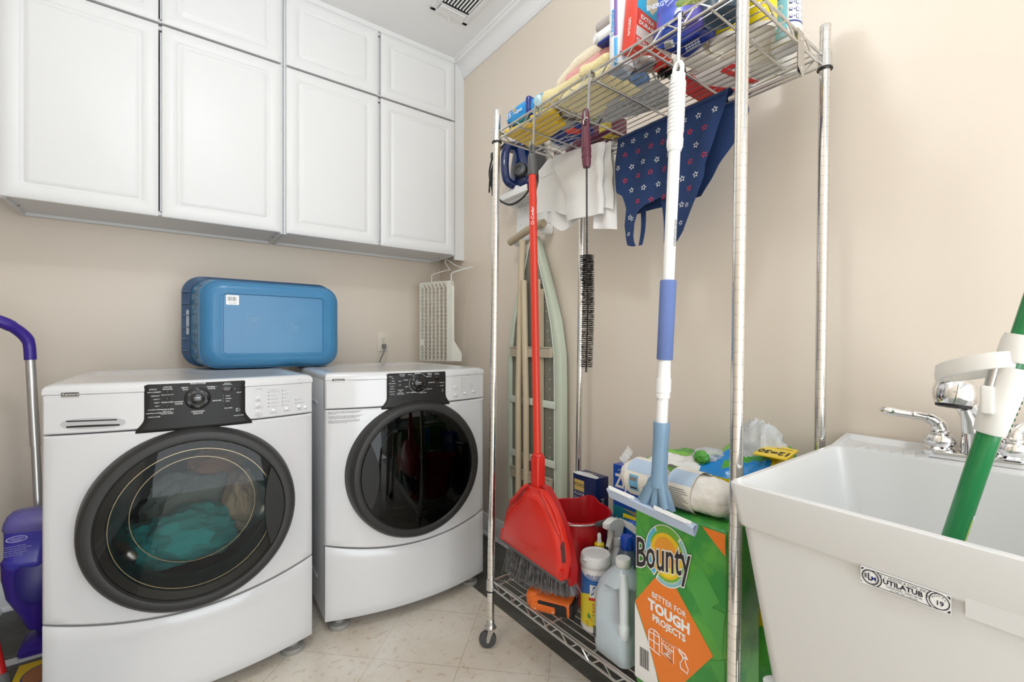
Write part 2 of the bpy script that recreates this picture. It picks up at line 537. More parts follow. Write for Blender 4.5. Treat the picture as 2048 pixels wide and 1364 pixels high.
# ------------------------------------------------------------ ceiling vent
t = thing('ceiling_vent', 'white louvred air vent set in the ceiling', 'vent', (1.19, 1.98, ZC))
VX0, VX1, VY0, VY1 = 1.075, 1.295, 1.78, 2.135
b = MB()
for (x0, x1, y0, y1) in ((VX0, VX0 + .032, VY0, VY1), (VX1 - .032, VX1, VY0, VY1), (VX0, VX1, VY1 - .022, VY1), (VX0, VX1, VY0, VY0 + .022), (VX0, VX1, 2.062, 2.069)):
    b.rbox(((x0 + x1) / 2, (y0 + y1) / 2, ZC - 0.004), (x1 - x0, y1 - y0, 0.008), 0.003, 2)
obj('vent_frame', b, M_TRIM, t)
b = MB(); b.box(((VX0 + VX1) / 2, (VY0 + VY1) / 2, ZC - 0.0006), (VX1 - VX0 - .01, VY1 - VY0 - .01, 0.001)); obj('vent_throat', b, M_DARKGAP, t)
for k in range(9):
    x = VX0 + 0.040 + k * (VX1 - VX0 - 0.08) / 8
    b = MB(); b.M = Matrix.Translation((x, (VY0 + 2.065) / 2, ZC - 0.0065)) @ Matrix.Rotation(R(35), 4, 'Y')
    b.box((0, 0, 0), (0.0075, 2.065 - VY0 - 0.04, 0.0012)); obj('vent_slat', b, M_TRIM, t)
for k in range(4):
    y = 2.076 + k * 0.0105
    b = MB(); b.M = Matrix.Translation(((VX0 + VX1) / 2, y, ZC - 0.0065)) @ Matrix.Rotation(R(-38), 4, 'X')
    b.box((0, 0, 0), (VX1 - VX0 - 0.07, 0.0095, 0.0014)); obj('vent_slat', b, M_TRIM, t)
b = MB(); b.tube([(1.185, 2.118, ZC - 0.008), (1.187, 2.126, ZC - 0.012), (1.192, 2.138, ZC - 0.014), (1.193, 2.152, ZC - 0.020)], 0.0016, 6); obj('vent_lever', b, M_TRIM, t)

# ------------------------------------------------------------ washer and dryer
HW = 0.3435


def bow(x): return -0.060 * (1 - min(1.0, (x / HW) ** 2))


def zsplit(x): return 0.334 - 0.046 * (1 - (x / HW) ** 2)


def skin_panel(xl, xr, zlo, zhi, dy=0.0, e=0.006, nx=24, nz=6, ybk=0.035):
    """bowed front panel with rounded edges between two height functions"""
    p = MB(); W = xr - xl
    S = [0, e / W] + [e / W + (1 - 2 * e / W) * k / nx for k in range(1, nx)] + [1 - e / W, 1]
    nS = len(S)
    def zz(x):
        a, b = zlo(x), zhi(x); h = b - a
        return [a, a + e] + [a + e + (h - 2 * e) * k / nz for k in range(1, nz)] + [b - e, b]
    rows = []
    for i, s_ in enumerate(S):
        x = xl + W * s_; Z = zz(x)
        rows.append([(x, bow(x) + dy + (0.006 if i in (0, nS - 1) or j in (0, len(Z) - 1) else 0), z) for j, z in enumerate(Z)])
    nZ = len(rows[0]); vs = [v for r in rows for v in r]
    fs = [(i * nZ + j, (i + 1) * nZ + j, (i + 1) * nZ + j + 1, i * nZ + j + 1) for i in range(nS - 1) for j in range(nZ - 1)]
    p.add(vs, fs)
    rim = [rows[i][0] for i in range(nS)] + [rows[-1][j] for j in range(1, nZ)] + [rows[i][-1] for i in range(nS - 2, -1, -1)] + [rows[0][j] for j in range(nZ - 2, 0, -1)]
    p.loft([rim, [(x, ybk, z) for x, y, z in rim]])
    return p


def hole_panel(zlo, zhi, zc, R0, e=0.006, ybk=0.035):
    p = MB(); B = []
    n = 24
    xs = [-HW + 2 * HW * k / n for k in range(n + 1)]
    B += [(x, zlo(x)) for x in xs]
    B += [(HW, lerp(zlo(HW), zhi(HW), k / 12)) for k in range(1, 13)]
    B += [(x, zhi(x)) for x in reversed(xs[:-1])]
    B += [(-HW, lerp(zhi(-HW), zlo(-HW), k / 12)) for k in range(1, 12)]
    def shrink(x, z, k): return (max(-HW + k, min(HW - k, x)), max(zlo(x) + k, min(zhi(x) - k, z)))
    inner = [shrink(x, z, e) for x, z in B]
    loops = [[(x, ybk, z) for x, z in B], [(x, bow(x) + 0.006, z) for x, z in B], [(x, bow(x), z) for x, z in inner]]
    for k in range(1, 7):
        t_ = k / 6; l = []
        for (x, z) in inner:
            a = math.atan2(z - zc, x); cx_, cz_ = R0 * math.cos(a), zc + R0 * math.sin(a)
            X, Z = lerp(x, cx_, t_), lerp(z, cz_, t_); l.append((X, bow(X), Z))
        loops.append(l)
    loops.append([(x, ybk, z) for (x, y, z) in loops[-1]])
    p.loft(loops)
    return p


WTEXT = [('STATUS', -0.107, 0.963, 5), ('ADD A GARMENT', -0.104, 0.955, 4), ('PREWASH', -0.102, 0.944, 4), ('WASH', -0.1, 0.934, 4), ('RINSE', -0.099, 0.924, 4), ('SPIN', -0.098, 0.914, 4), ('CLOTHES CLEAN', -0.104, 0.904, 4), ('CONTROL LOCKED', -0.105, 0.894, 4), ('DOOR LOCKED', -0.104, 0.883, 4), ('CUSTOM', -0.073, 0.9685, 5), ('PROGRAM', -0.073, 0.9625, 5), ('PRESS & HOLD 3 SEC', -0.073, 0.946, 3.2), ('RINSE & SPIN', -0.073, 0.924, 5), ('DRAIN & SPIN', -0.073, 0.903, 5), ('PRESS & HOLD', -0.074, 0.897, 3.2), ('3 SECONDS TO LOCK /', -0.074, 0.8935, 3.2), ('UNLOCK CONTROL', -0.074, 0.890, 3.2), ('HEAVY', -0.032, 0.9645, 5.4), ('DUTY', -0.030, 0.9585, 5.4), ('WASH CYCLES', 0.001, 0.9755, 6), ('NORMAL /', 0.036, 0.9635, 5.4), ('CASUAL', 0.036, 0.958, 5.4), ('WHITEST', -0.046, 0.923, 5.4), ('WHITES', -0.046, 0.917, 5.4), ('SANITARY', 0.050, 0.920, 5.4), ('HANDWASH/', 0.001, 0.891, 5.6), ('DELICATE', 0.001, 0.885, 5.6), ('ESTIMATED', 0.077, 0.972, 3.4), ('TIME REMAINING', 0.077, 0.968, 3.4), ('DELAY', 0.109, 0.941, 4.4), ('HEAVY', 0.079, 0.932, 4), ('NORMAL', 0.080, 0.924, 4), ('LIGHT', 0.078, 0.916, 4), ('SOIL LEVEL', 0.08, 0.894, 4.6), ('PAUSE', 0.106, 0.889, 4.6), ('CANCEL', 0.106, 0.883, 3.6), ('UNLOCK DOOR', 0.108, 0.868, 3.8), ('START', 0.0, 0.932, 6.0), ('PRESS & HOLD', 0.0, 0.9265, 2.8)]
DTEXT = [('STATUS', -0.114, 0.965, 4), ('WET', -0.105, 0.958, 4), ('DAMP', -0.104, 0.948, 4), ('COOL DOWN', -0.108, 0.938, 4), ('SENSING', -0.107, 0.927, 4), ('WRINKLE', -0.108, 0.917, 4), ('CHECK LINT', -0.108, 0.906, 4), ('CONTROL', -0.107, 0.896, 4), ('AUTO DRY', -0.067, 0.972, 5), ('CYCLES', -0.067, 0.9665, 4.6), ('MORE', -0.077, 0.946, 4), ('LESS', -0.077, 0.931, 4), ('AUTO DRY', -0.074, 0.911, 4.6), ('LEVEL', -0.074, 0.906, 4), ('PRESS & HOLD', -0.074, 0.901, 3), ('3 SECONDS TO LOCK /', -0.074, 0.8975, 3), ('UNLOCK CONTROL', -0.074, 0.894, 3), ('CASUAL', -0.036, 0.971, 5), ('DELICATE', -0.003, 0.975, 5), ('MANUAL', 0.050, 0.972, 5), ('CYCLES', 0.050, 0.967, 4.6), ('TIMED DRY', 0.045, 0.960, 5), ('NORMAL', -0.053, 0.950, 5), ('EXPRESS DRY', 0.058, 0.935, 5), ('JEANS', -0.049, 0.923, 5), ('TOUCH UP', 0.046, 0.909, 5), ('BULKY / BEDDING', -0.031, 0.899, 5), ('HEAVY DUTY', 0.021, 0.895, 5), ('MORE TIME', 0.106, 0.932, 4.4), ('LESS TIME', 0.106, 0.919, 4.4), ('PAUSE', 0.112, 0.902, 4.2), ('CANCEL', 0.112, 0.896, 3.4), ('START', 0.0, 0.938, 5.4), ('PRESS & HOLD', 0.0, 0.933, 2.8), ('ESTIMATED', 0.082, 0.972, 3.2), ('TIME REMAINING', 0.082, 0.968, 3.2)]


def appliance(name, label, loc, rotz, zc, Rd, washer):
    t = thing(name, label, 'washing machine' if washer else 'dryer', loc, rotz)
    L = dict(parent=t, local=True)
    sgn = 1 if washer else -1
    # carcase: sides, back and floor
    b = MB()
    for x in (-HW + 0.006, HW - 0.006): b.rbox((x, 0.41, 0.508), (0.012, 0.76, 0.926), 0.004, 2)
    b.box((0, 0.786, 0.508), (2 * HW - 0.01, 0.01, 0.926)); b.box((0, 0.41, 0.05), (2 * HW - 0.01, 0.75, 0.01))
    for z in (0.10, 0.80): b.rbox((-HW - 0.0005, 0.40, z + 0.06), (0.004, 0.50, 0.010), 0.0015, 2)
    obj('cabinet', b, M_ENAMEL, **L)
    # lid
    b = MB()
    def outline(i, z):
        n = 28; w = HW + 0.0006 - i
        l = [(-w + 2 * w * k / n, bow((-w + 2 * w * k / n) * HW / w) - 0.0009 + i, z) for k in range(n + 1)]
        return l + [(w, 0.03 + i, z), (w, 0.4, z), (w, 0.791 - i, z), (0.1, 0.791 - i, z), (-0.1, 0.791 - i, z), (-w, 0.791 - i, z), (-w, 0.4, z), (-w, 0.03 + i, z)]
    b.loft([outline(0.004, .958), outline(0, .958), outline(0, .966), outline(.0015, .973), outline(.006, .980), outline(.013, .984), outline(.022, .9855), outline(.055, .9855), outline(.060, .9838)], cap1=True)
    obj('lid', b, M_ENAMEL, **L)
    obj('console', skin_panel(-HW, HW, lambda x: 0.849, lambda x: 0.9595, e=0.004), M_ENAMEL, **L)
    obj('front_panel', hole_panel(lambda x: zsplit(x) + 0.003, lambda x: 0.8455, zc, 0.262), M_ENAMEL, **L)
    obj('toe_panel', skin_panel(-HW, HW, lambda x: 0.047 + 0.0 * x, lambda x: zsplit(x) - 0.003, e=0.009, nz=8), M_ENAMEL, **L)
    for (x, y) in ((-0.285, 0.035), (0.285, 0.035), (-0.285, 0.72), (0.285, 0.72)):
        b = MB(); b.lathe([(0, 0), (0.038, 0), (0.040, 0.006), (0.036, 0.016), (0.018, 0.020), (0.016, 0.048), (0, 0.048)], (x, y, 0), n=24)
        obj('foot', b, mat('grey_foot', (0.30, 0.29, 0.27), 0.6), **L)
    # black control panel
    def hw_(z): return 0.127 + 0.020 * smooth((0.885 - z) / 0.045) ** 1.5
    z0, z1 = 0.838, 0.9795
    def yy(x, z): return bow(x) - 0.005 + 0.022 * max(0, (z - 0.970) / 0.0095) ** 2 * 0.35
    b = MB()
    def fn(u, v):
        z = lerp(z0, z1, v); x = (2 * u - 1) * hw_(z)
        e = 0.0045 if u in (0, 1) or v in (0, 1) else 0
        return (x, yy(x, z) + e, z)
    b.grid(fn, 30, 26)
    rim = [fn(k / 30, 0) for k in range(31)] + [fn(1, k / 26) for k in range(1, 27)] + [fn(k / 30, 1) for k in range(29, -1, -1)] + [fn(0, k / 26) for k in range(25, 0, -1)]
    b.loft([rim, [(x, y + 0.02, z) for x, y, z in rim]])
    panel = obj('control_panel', b, M_CHAR, angle=60, **L)
    P = lambda u, v: (u, yy(u, v) - 0.0005, v)
    b = MB()
    for (s_, x, z, h) in (WTEXT if washer else DTEXT):
        if s_ in ('START',) or (s_ == 'PRESS & HOLD' and x == 0): continue
        b.text(s_, h / 1000 * 0.98, P, x, z, bold=0.010)
    if washer:
        for z in (0.955, 0.944, 0.934, 0.924, 0.914, 0.904, 0.894, 0.883): b.poly([P(-0.0915 + 0.0008 * math.cos(a), z + 0.001 + 0.0008 * math.sin(a)) for a in [PI / 3 * k for k in range(6)]])
        for z in (0.932, 0.924, 0.916): b.poly([P(0.066 + 0.0008 * math.cos(a), z + 0.001 + 0.0008 * math.sin(a)) for a in [PI / 3 * k for k in range(6)]])
        b.poly([P(0.0955, 0.9525), P(0.100, 0.9525), P(0.100, 0.9531), P(0.0955, 0.9531)])
    else:
        for k in range(56):
            a0, a1 = R(40 + 280 * k / 56), R(40 + 280 * (k + 1) / 56)
            if 18 < k < 22: continue
            b.poly([P(0.0385 * math.cos(a0), 0.936 + 0.0385 * math.sin(a0)), P(0.0385 * math.cos(a1), 0.936 + 0.0385 * math.sin(a1)), P(0.0392 * math.cos(a1), 0.936 + 0.0392 * math.sin(a1)), P(0.0392 * math.cos(a0), 0.936 + 0.0392 * math.sin(a0))])
    obj('lettering', b, M_WTXT, panel, True)
    # dial
    kz = 0.931 if washer else 0.936; kr = 0.0315 if washer else 0.033
    b = MB(); y0 = bow(0) - 0.004
    b.lathe([(kr + .002, 0), (kr + .002, .0015), (kr, .0035), (kr - .002, .0052), (kr * .62, .0058), (kr * .58, .0046), (kr * .54, .0048), (kr * .52, .0075), (kr * .47, .0085), (0, .0088)], (0, y0, kz), (0, -1, 0), 40)
    dial = obj('dial', b, mat('glossy_black_plastic', (0.012, 0.012, 0.012), 0.12), panel, True)
    b = MB(); Q = lambda u, v: (u, y0 - 0.0092, v)
    b.text('START', 0.0058, Q, 0, kz + 0.0015, bold=0.012); b.text('PRESS & HOLD', 0.0026, Q, 0, kz - 0.0045)
    obj('lettering', b, M_WTXT, panel, True)
    for k in range(6 if washer else 10):
        a = 2 * PI * (k + 0.5) / (6 if washer else 10)
        b = MB(); c_, s_ = math.cos(a), math.sin(a)
        b.M = Matrix.Translation((kr * .78 * c_, y0 - 0.0055, kz + kr * .78 * s_)) @ Matrix.Rotation(-a, 4, 'Y')
        b.rbox((0, 0, 0), (kr * .26, 0.003, kr * (.46 if washer else .30)), 0.0012, 2)
        obj('button', b, M_BLACK, panel, True)
    btn = [(-0.074, 0.955), (-0.074, 0.934), (-0.074, 0.913), (0.078, 0.905), (0.107, 0.952)] if washer else [(-0.074, 0.922), (0.085, 0.9325), (0.085, 0.9195)]
    for (x, z) in btn:
        b = MB(); b.lathe([(.0068, 0), (.0066, .002), (.005, .0035), (0, .004)], (x, yy(x, z), z), (0, -1, 0), 20, sx=1.0, sy=0.72)
        obj('button', b, M_CHAR2, panel, True)
    b = MB(); px, pz = (0.106, 0.886) if washer else (0.112, 0.899)
    b.lathe([(.0098, 0), (.0098, .001), (.0086, .0018), (.008, .0008), (0, .0004)], (px, yy(px, pz), pz), (0, -1, 0), 24); obj('button', b, M_BLACK, panel, True)
    b = MB(); dx, dz = (0.076, 0.953) if washer else (0.083, 0.953)
    b.lathe([(.0150, -.001), (.0150, .0006), (.0142, .0009), (0, .0009)], (dx, yy(dx, dz), dz), (0, -1, 0), 32, sy=0.62); obj('display', b, mat('dark_display', (0.018, 0.010, 0.008), 0.08), panel, True)
    # white side of the console
    P2 = lambda u, v: (u, bow(u) - 0.0006, v)
    b = MB(); k_ = MB()
    if washer:
        for (s_, x, z, h) in (('OPTIONS', 0.166, 0.947, 4.6), ('MONITORS', 0.230, 0.961, 4.6), ('PREWASH', 0.165, 0.908, 3.6), ('EXTENDED SPIN', 0.165, 0.885, 3.6), ('END OF CYCLE', 0.166, 0.862, 3.6), ('SIGNAL', 0.166, 0.8575, 3.6), ('AUTO TEMP CONTROL', 0.213, 0.941, 2.8), ('EXTRA HOT / COLD', 0.217, 0.934, 3.2), ('HOT / COLD', 0.212, 0.922, 3.2), ('WARM / WARM', 0.214, 0.910, 3.2), ('WARM / COLD', 0.214, 0.897, 3.2), ('COLD / COLD', 0.213, 0.885, 3.2), ('HIGH', 0.249, 0.936, 3.2), ('MEDIUM', 0.252, 0.9235, 3.2), ('LOW', 0.249, 0.911, 3.2), ('EXTRA LOW', 0.255, 0.8985, 3.2), ('NO SPIN', 0.253, 0.886, 3.2), ('2ND RINSE', 0.297, 0.900, 3.2), ('NORMAL RINSE', 0.299, 0.888, 3.2), ('WATER TEMP', 0.211, 0.863, 3.8), ('SPIN SPEED', 0.254, 0.865, 3.8), ('RINSE', 0.296, 0.868, 3.4), ('OPTIONS', 0.296, 0.864, 3.0), ('LIGHT', 0.318, 0.866, 3.0)):
            b.text(s_, h / 1000, P2, x, z)
        dots = [(0.196, 0.934 - 0.0122 * k) for k in range(5)] + [(0.240, 0.936 - 0.0125 * k) for k in range(5)] + [(0.284, 0.900), (0.284, 0.888)] + [(0.164, 0.917), (0.165, 0.894), (0.165, 0.872)]
        wb = [(0.164, 0.917), (0.165, 0.894), (0.165, 0.872), (0.210, 0.873), (0.253, 0.874), (0.295, 0.876), (0.317, 0.872)]
    else:
        for (s_, x, z, h) in (('OPTIONS', 0.172, 0.950, 3.6), ('MONITORS', 0.248, 0.955, 4.0), ('HIGH', 0.220, 0.945, 3.0), ('MEDIUM HIGH', 0.227, 0.934, 3.0), ('MEDIUM', 0.224, 0.923, 3.0), ('LOW', 0.220, 0.912, 3.0), ('EXTRA LOW', 0.227, 0.901, 3.0), ('AIR DRY', 0.224, 0.890, 3.0), ('HIGH', 0.273, 0.915, 3.0), ('LOW', 0.273, 0.904, 3.0), ('OFF', 0.273, 0.893, 3.0), ('END OF CYCLE SIGNAL', 0.175, 0.900, 3.0), ('WRINKLE GUARD', 0.178, 0.866, 3.4), ('TEMPERATURE', 0.227, 0.870, 3.4), ('CYCLE SIGNAL', 0.280, 0.874, 3.4)):
            b.text(s_, h / 1000, P2, x, z)
        dots = [(0.210, 0.945 - 0.011 * k) for k in range(6)] + [(0.263, 0.915 - 0.011 * k) for k in range(3)] + [(0.174, 0.909), (0.178, 0.876)]
        wb = [(0.174, 0.909), (0.178, 0.876), (0.227, 0.879), (0.277, 0.883)]
    obj('lettering', b, M_GTXT, **L)
    for (x, z) in wb:
        b = MB(); b.lathe([(.0066, 0), (.0064, .002), (.005, .0033), (0, .0038)], (x, bow(x), z), (0, -1, 0), 20, sy=0.75); obj('button', b, M_WPLAST, **L)
    for (x, z) in dots: k_.lathe([(0.0015, 0), (0.0015, .0008), (0, .0008)], (x, bow(x) - (0.0036 if (x, z) in wb else 0), z), (0, -1, 0), 10)
    k_.text('H', 0.0135, P2, 0.292, 0.9655, shear=0.35); k_.text('E', 0.0115, P2, 0.300, 0.9590, shear=0.35)
    if washer: k_.text('II', 0.006, P2, 0.312, 0.966, shear=0.35)
    obj('indicator_dots', k_, M_KTXT, **L)
    # maker's badge
    bx0, bx1 = (-0.305, -0.267) if washer else (-0.322, -0.278)
    b = MB(); bz = 0.957; bx = (bx0 + bx1) / 2
    def badge(u, v, h): return (u, bow(u) - h, v)
    b.prism(rrect(bx, bz, (bx1 - bx0) / 2, 0.0066, .001, 2), badge, -0.001, 0.0015)
    badge_o = obj('badge', b, M_STEEL, **L)
    b = MB(); b.prism(rrect(bx, bz + .0013, (bx1 - bx0) / 2 - .0015, 0.0040, .0005, 2), badge, 0.0012, 0.0017)
    b.text('Kenmore', 0.0088, lambda u, v: (u, bow(u) - 0.0020, v), bx, bz + .0014, mi=1, bold=0.01, shear=0.2)
    obj('badge_plate', b, [M_CHAR, M_WTXT], badge_o, True)
    b = MB()
    if washer: b.text('Quiet Pak', 0.0055, P2, -0.240, 0.957, shear=0.2)
    else: b.text('smartheat • quiet Pak', 0.006, P2, -0.222, 0.955)
    obj('lettering', b, mat('pale_grey_print', (0.45, 0.45, 0.46), 0.5), **L)
    if washer:    # dispenser drawer pull: oval recess with two slots
        b = MB()
        def strip(b, x0, x1, lo, hi, h, n=24):
            b.grid(lambda u, v: (lerp(x0, x1, u), bow(lerp(x0, x1, u)) - h, lerp(lo(u), hi(u), v)), n, 2)
        cap = lambda u: (max(0.0, 1 - abs(2 * u - 1) ** 3.2)) ** .5
        strip(b, -0.307, -0.167, lambda u: .8765 - .0155 * cap(u) - .003 * u, lambda u: .8765 + .0150 * cap(u) - .003 * u, .0006, 40)
        obj('dispenser_drawer', b, mat('pale_grey_plastic', (0.50, 0.50, 0.51), 0.3), **L)
        b = MB(); strip(b, -.294, -.187, lambda u: .8825 - .0025 * u, lambda u: .8860 - .0025 * u, .0011); obj('drawer_slot', b, M_BLACK, **L)
        b = MB(); strip(b, -.294, -.181, lambda u: .8665 - .002 * u, lambda u: .8710 - .002 * u + .0012 * math.sin(PI * u), .0011); obj('drawer_slot', b, M_BLACK, **L)
    else:
        b = MB(); N = MB()
        for r_, s_ in enumerate(('Due to the reflection of light on metallic paint and curved', 'surfaces, colors on products may look slightly different.', 'This is normal.', '', 'En raison du reflet de la lumiere sur la peinture metallisee et', 'les surfaces courbes, les couleurs des produits peuvent', 'sembler legerement differentes. Ceci est normal.', '', 'Debido al reflejo de la luz sobre la pintura metalica y las', 'superficies curvas, los colores de los productos pueden', 'verse diferentes. Esto es normal.')):
            if s_: b.text(s_, 0.0048, P2, -0.334, 0.8385 - 0.0042 * r_, align='LEFT')
        obj('notice', b, M_KTXT, **L)
    # door
    door = obj('door', (lambda b: (b.lathe([(Rd - .012, .045), (Rd + .010, .045), (Rd + .008, -.0), (Rd + .001, -.045 - .02), (Rd - .004, -.080), (Rd - .012, -.089), (Rd - .024, -.092), (Rd - .034, -.090), (Rd - .038, -.084), (Rd - .040, -.078), (Rd - .060, -.07), (Rd - .062, .03), (Rd - .012, .045)], (0, 0, zc), (0, 1, 0), 96), b)[1])(MB()), M_CHAR2, angle=30, **L)
    b = MB(); rg = Rd - .0375
    b.lathe([(0, -.0945), (.06, -.094), (.12, -.092), (.17, -.089), (.21, -.086), (rg, -.083)], (0, 0, zc), (0, 1, 0), 80)
    obj('glass', b, M_SMOKE if washer else M_SMOKE2, door, True)
    b = MB(); a0 = R(33 if washer else 32); n = 18; ri = rg - 0.0005
    arc = [(ri * math.cos(lerp(-a0, a0, k / n)), ri * math.sin(lerp(-a0, a0, k / n))) for k in range(n + 1)]
    cx0, cz0 = arc[-1]; m_ = 0.178 if washer else 0.172
    inn = [(lerp(m_, cx0, (1 - 2 * k / n) ** 2), lerp(cz0, -cz0, k / n)) for k in range(1, n)]
    if not washer: inn = [(2 * cx0 - x - 0.0, z) for x, z in inn]; inn = [(lerp(0.168, cx0, (1 - 2 * k / n) ** 2), lerp(cz0, -cz0, k / n)) for k in range(1, n)]
    out2 = [(sgn * x, z + zc) for x, z in arc + inn]
    b.prism(out2, lambda u, v, h: (u, h - 0.008 * (1 - (u * u + (v - zc) ** 2) / (ri * ri)), v), -0.0775, -0.0905)
    obj('door_handle', b, M_CHAR, door, True)
    # drum behind the glass
    b = MB(); rd = 0.235
    b.lathe([(0.262, .02), (0.225, .035), (0.215, .06), (rd, .07), (rd, .45), (0.18, .48), (0, .485)], (0, 0, zc), (0, 1, 0), 64)
    drum = obj('drum', b, M_DRUM if washer else mat('dark_drum', (0.05, 0.048, 0.046), 0.35, 0.6), **L)
    for k in range(3):
        a = R(100 + 120 * k); b = MB()
        b.M = Matrix.Translation((rd * .93 * math.cos(a), 0.26, zc + rd * .93 * math.sin(a))) @ Matrix.Rotation(-a, 4, 'Y')
        b.rbox((0, 0, 0), (0.05, 0.34, 0.06), 0.02, 3); obj('drum_fin', b, M_STEEL if washer else M_CHAR2, drum, True)
    if washer:
        b = MB()
        b.lathe([(0.205, -.060), (0.198, -.045), (0.182, -.02), (0.168, .02), (0.150, .06), (0.11, .075), (0, .080)], (0, 0, zc), (0, 1, 0), 64)
        obj('door_bowl', b, M_CLEAR, door, True)
        for (r_, y_) in ((0.207, -0.062), (0.165, 0.028)):
            b = MB(); b.tube([(r_ * math.cos(2 * PI * k / 64), y_, zc + r_ * math.sin(2 * PI * k / 64)) for k in range(64)], 0.0016, 6, closed=True)
            obj('bowl_rim', b, mat('brassy_rim', (0.75, 0.62, 0.40), 0.25, 1.0), door, True)
    else:
        b = MB(); b.tube([(x, -0.02, z + zc) for x, z in rrect(0.02, 0.0, 0.15, 0.16, 0.07, 8)], 0.0035, 6, closed=True)
        obj('inner_rim', b, M_STEEL, door, True)
    return t


appliance('washing_machine', 'white front-loading washing machine with black control panel and clothes behind its glass', (0.071, 1.745, 0), 0.0, 0.570, 0.2720, True)
appliance('tumble_dryer', 'white front-loading dryer with empty dark drum beside the metal shelf rack', (0.8135, 1.770, 0), R(-3.0), 0.590, 0.2730, False)

# clothes in the drum


def cloth_lump(name, label, c, r, col, seed, fold=34.0, col2=None):
    b = MB(); c_ = Vector(c)
    def fn(u, v):
        a = 2 * PI * u; e = PI * (v - 0.5) * 0.998
        d = Vector((math.cos(e) * math.cos(a), math.cos(e) * math.sin(a), math.sin(e)))
        k = 1 + 0.35 * noise.noise(d * 1.6 + Vector((seed, 0, 0))) + 0.16 * noise.ridged_multi_fractal(d * 2.3 + Vector((0, seed, 0)), 1.0, 2.0, 4, 1.0, 2.0)
        return tuple(c_ + Vector((d.x * r[0] * k, d.y * r[1] * k, d.z * r[2] * k)))
    b.grid(fn, 72, 48, cu=True)
    return obj(name, b, mat(name + '_cotton', col, 0.85, sheen=0.2, bump=(160, 0.4, 0.004)), origin=c, label=label, cat='clothes')


wx, wy, wz = 0.071, 1.745, 0.570
cloth_lump('teal_towel', 'teal cloth lying in the bottom of the washer drum', (wx - 0.03, wy + 0.16, wz - 0.120), (0.135, 0.085, 0.075), (0.05, 0.46, 0.48), 3)
cloth_lump('grey_green_cloth', 'dull grey-green cloth heaped at the back of the washer drum', (wx + 0.01, wy + 0.30, wz - 0.06), (0.130, 0.060, 0.10), (0.24, 0.34, 0.31), 9)
cloth_lump('beige_cloth', 'beige cloth at the right side of the washer drum', (wx + 0.145, wy + 0.21, wz - 0.045), (0.045, 0.07, 0.085), (0.66, 0.56, 0.42), 5)
cloth_lump('brown_cloth', 'tan brown cloth high in the washer drum', (wx + 0.085, wy + 0.33, wz + 0.075), (0.085, 0.050, 0.045), (0.46, 0.25, 0.13), 12)

# ------------------------------------------------------------ laundry basket on its side
t = thing('laundry_basket', 'blue plastic laundry basket lying on its side on the washer', 'basket', (0.36, 2.38, 0.989))
M_BLUE = mat('blue_plastic', (0.045, 0.205, 0.40), 0.28, spec=0.5, bump=(120, 0.03, 0.002), var=(2.2, (0.065, 0.26, 0.47), 0.45, 0.70))
M_BLUE2 = mat('shaded_blue_plastic', (0.014, 0.060, 0.14), 0.35)  # basket rim: same blue, darkened to paint in the shade on it
xb, zb = 0.3725, 1.1745
def bl(y, x0, x1, z0, z1, r): return [(u, y, v) for u, v in rrect((x0 + x1) / 2, (z0 + z1) / 2, (x1 - x0) / 2, (z1 - z0) / 2, r, 8)]
b = MB()
Y0 = 2.235
lp = [bl(Y0 + .005, .188, .572, 1.058, 1.300, .010), bl(Y0 + .005, .184, .576, 1.054, 1.304, .012), bl(Y0 - .001, .181, .579, 1.051, 1.307, .014), bl(Y0 - .001, .177, .583, 1.047, 1.311, .016), bl(Y0 + .001, .172, .588, 1.043, 1.315, .02), bl(Y0 + .001, .150, .606, 1.030, 1.326, .05), bl(Y0 + .006, .128, .628, 1.012, 1.342, .062),
      bl(Y0 + .020, .113, .644, 1.000, 1.354, .068), bl(Y0 + .045, .105, .653, .9925, 1.361, .070)]
b.loft(lp, cap0=True)
obj('basket_base', b, M_BLUE, t, angle=60)
n_ = 14; NS = 36
side = []
for k in range(n_ + 1):
    f_ = k / n_; y = lerp(Y0 + .045, 2.485, f_)
    L0 = bl(y, lerp(.105, .080, f_), lerp(.653, .672, f_), lerp(.9925, .9915, f_), lerp(1.361, 1.385, f_), .07)
    # resample the outline evenly
    pts = [Vector(p) for p in L0] + [Vector(L0[0])]; ln = [0]
    for a_, c_ in zip(pts, pts[1:]): ln.append(ln[-1] + (c_ - a_).length)
    row = []; j = 0; M_ = 168
    for q in range(M_):
        s_ = ln[-1] * q / M_
        while ln[j + 1] < s_: j += 1
        row.append(tuple(pts[j].lerp(pts[j + 1], (s_ - ln[j]) / max(1e-9, ln[j + 1] - ln[j]))))
    side.append(row)
def holes(i, j):
    return 3 <= i <= 11 and i % 3 != 2 and (j % 4) in (1, 2) and 0.10 < side[i][j][2] - 0.93 and side[i][j][0] > -1 and (1.02 < side[i][j][2] < 1.35)
b = MB(); b.loft(side, skip=holes)
o = obj('basket_wall', b, M_BLUE, t, angle=60)
sd = o.modifiers.new('thickness', 'SOLIDIFY'); sd.thickness = 0.003
b = MB()
b.loft([bl(2.478, .078, .674, .9910, 1.386, .07), bl(2.484, .048, .694, .9905, 1.398, .08), bl(2.515, .045, .697, .9905, 1.401, .08), bl(2.522, .049, .692, .992, 1.397, .08), bl(2.518, .070, .673, .997, 1.383, .07), bl(2.49, .074, .670, .998, 1.380, .07)])
for k in range(6):
    z = 1.065 + k * 0.052; b.box((0.060, 2.474, z), (0.026, 0.016, 0.004))
obj('basket_rim', b, M_BLUE2, t, angle=40)
b = MB(); b.prism(rrect(0.068, 1.19, 0.005, 0.055, 0.005, 3), lambda u, v, h: (u, h, v), 2.473, 2.480); obj('basket_handle', b, mat('grey_handle', (0.35, 0.38, 0.42), 0.4), t)
b = MB()
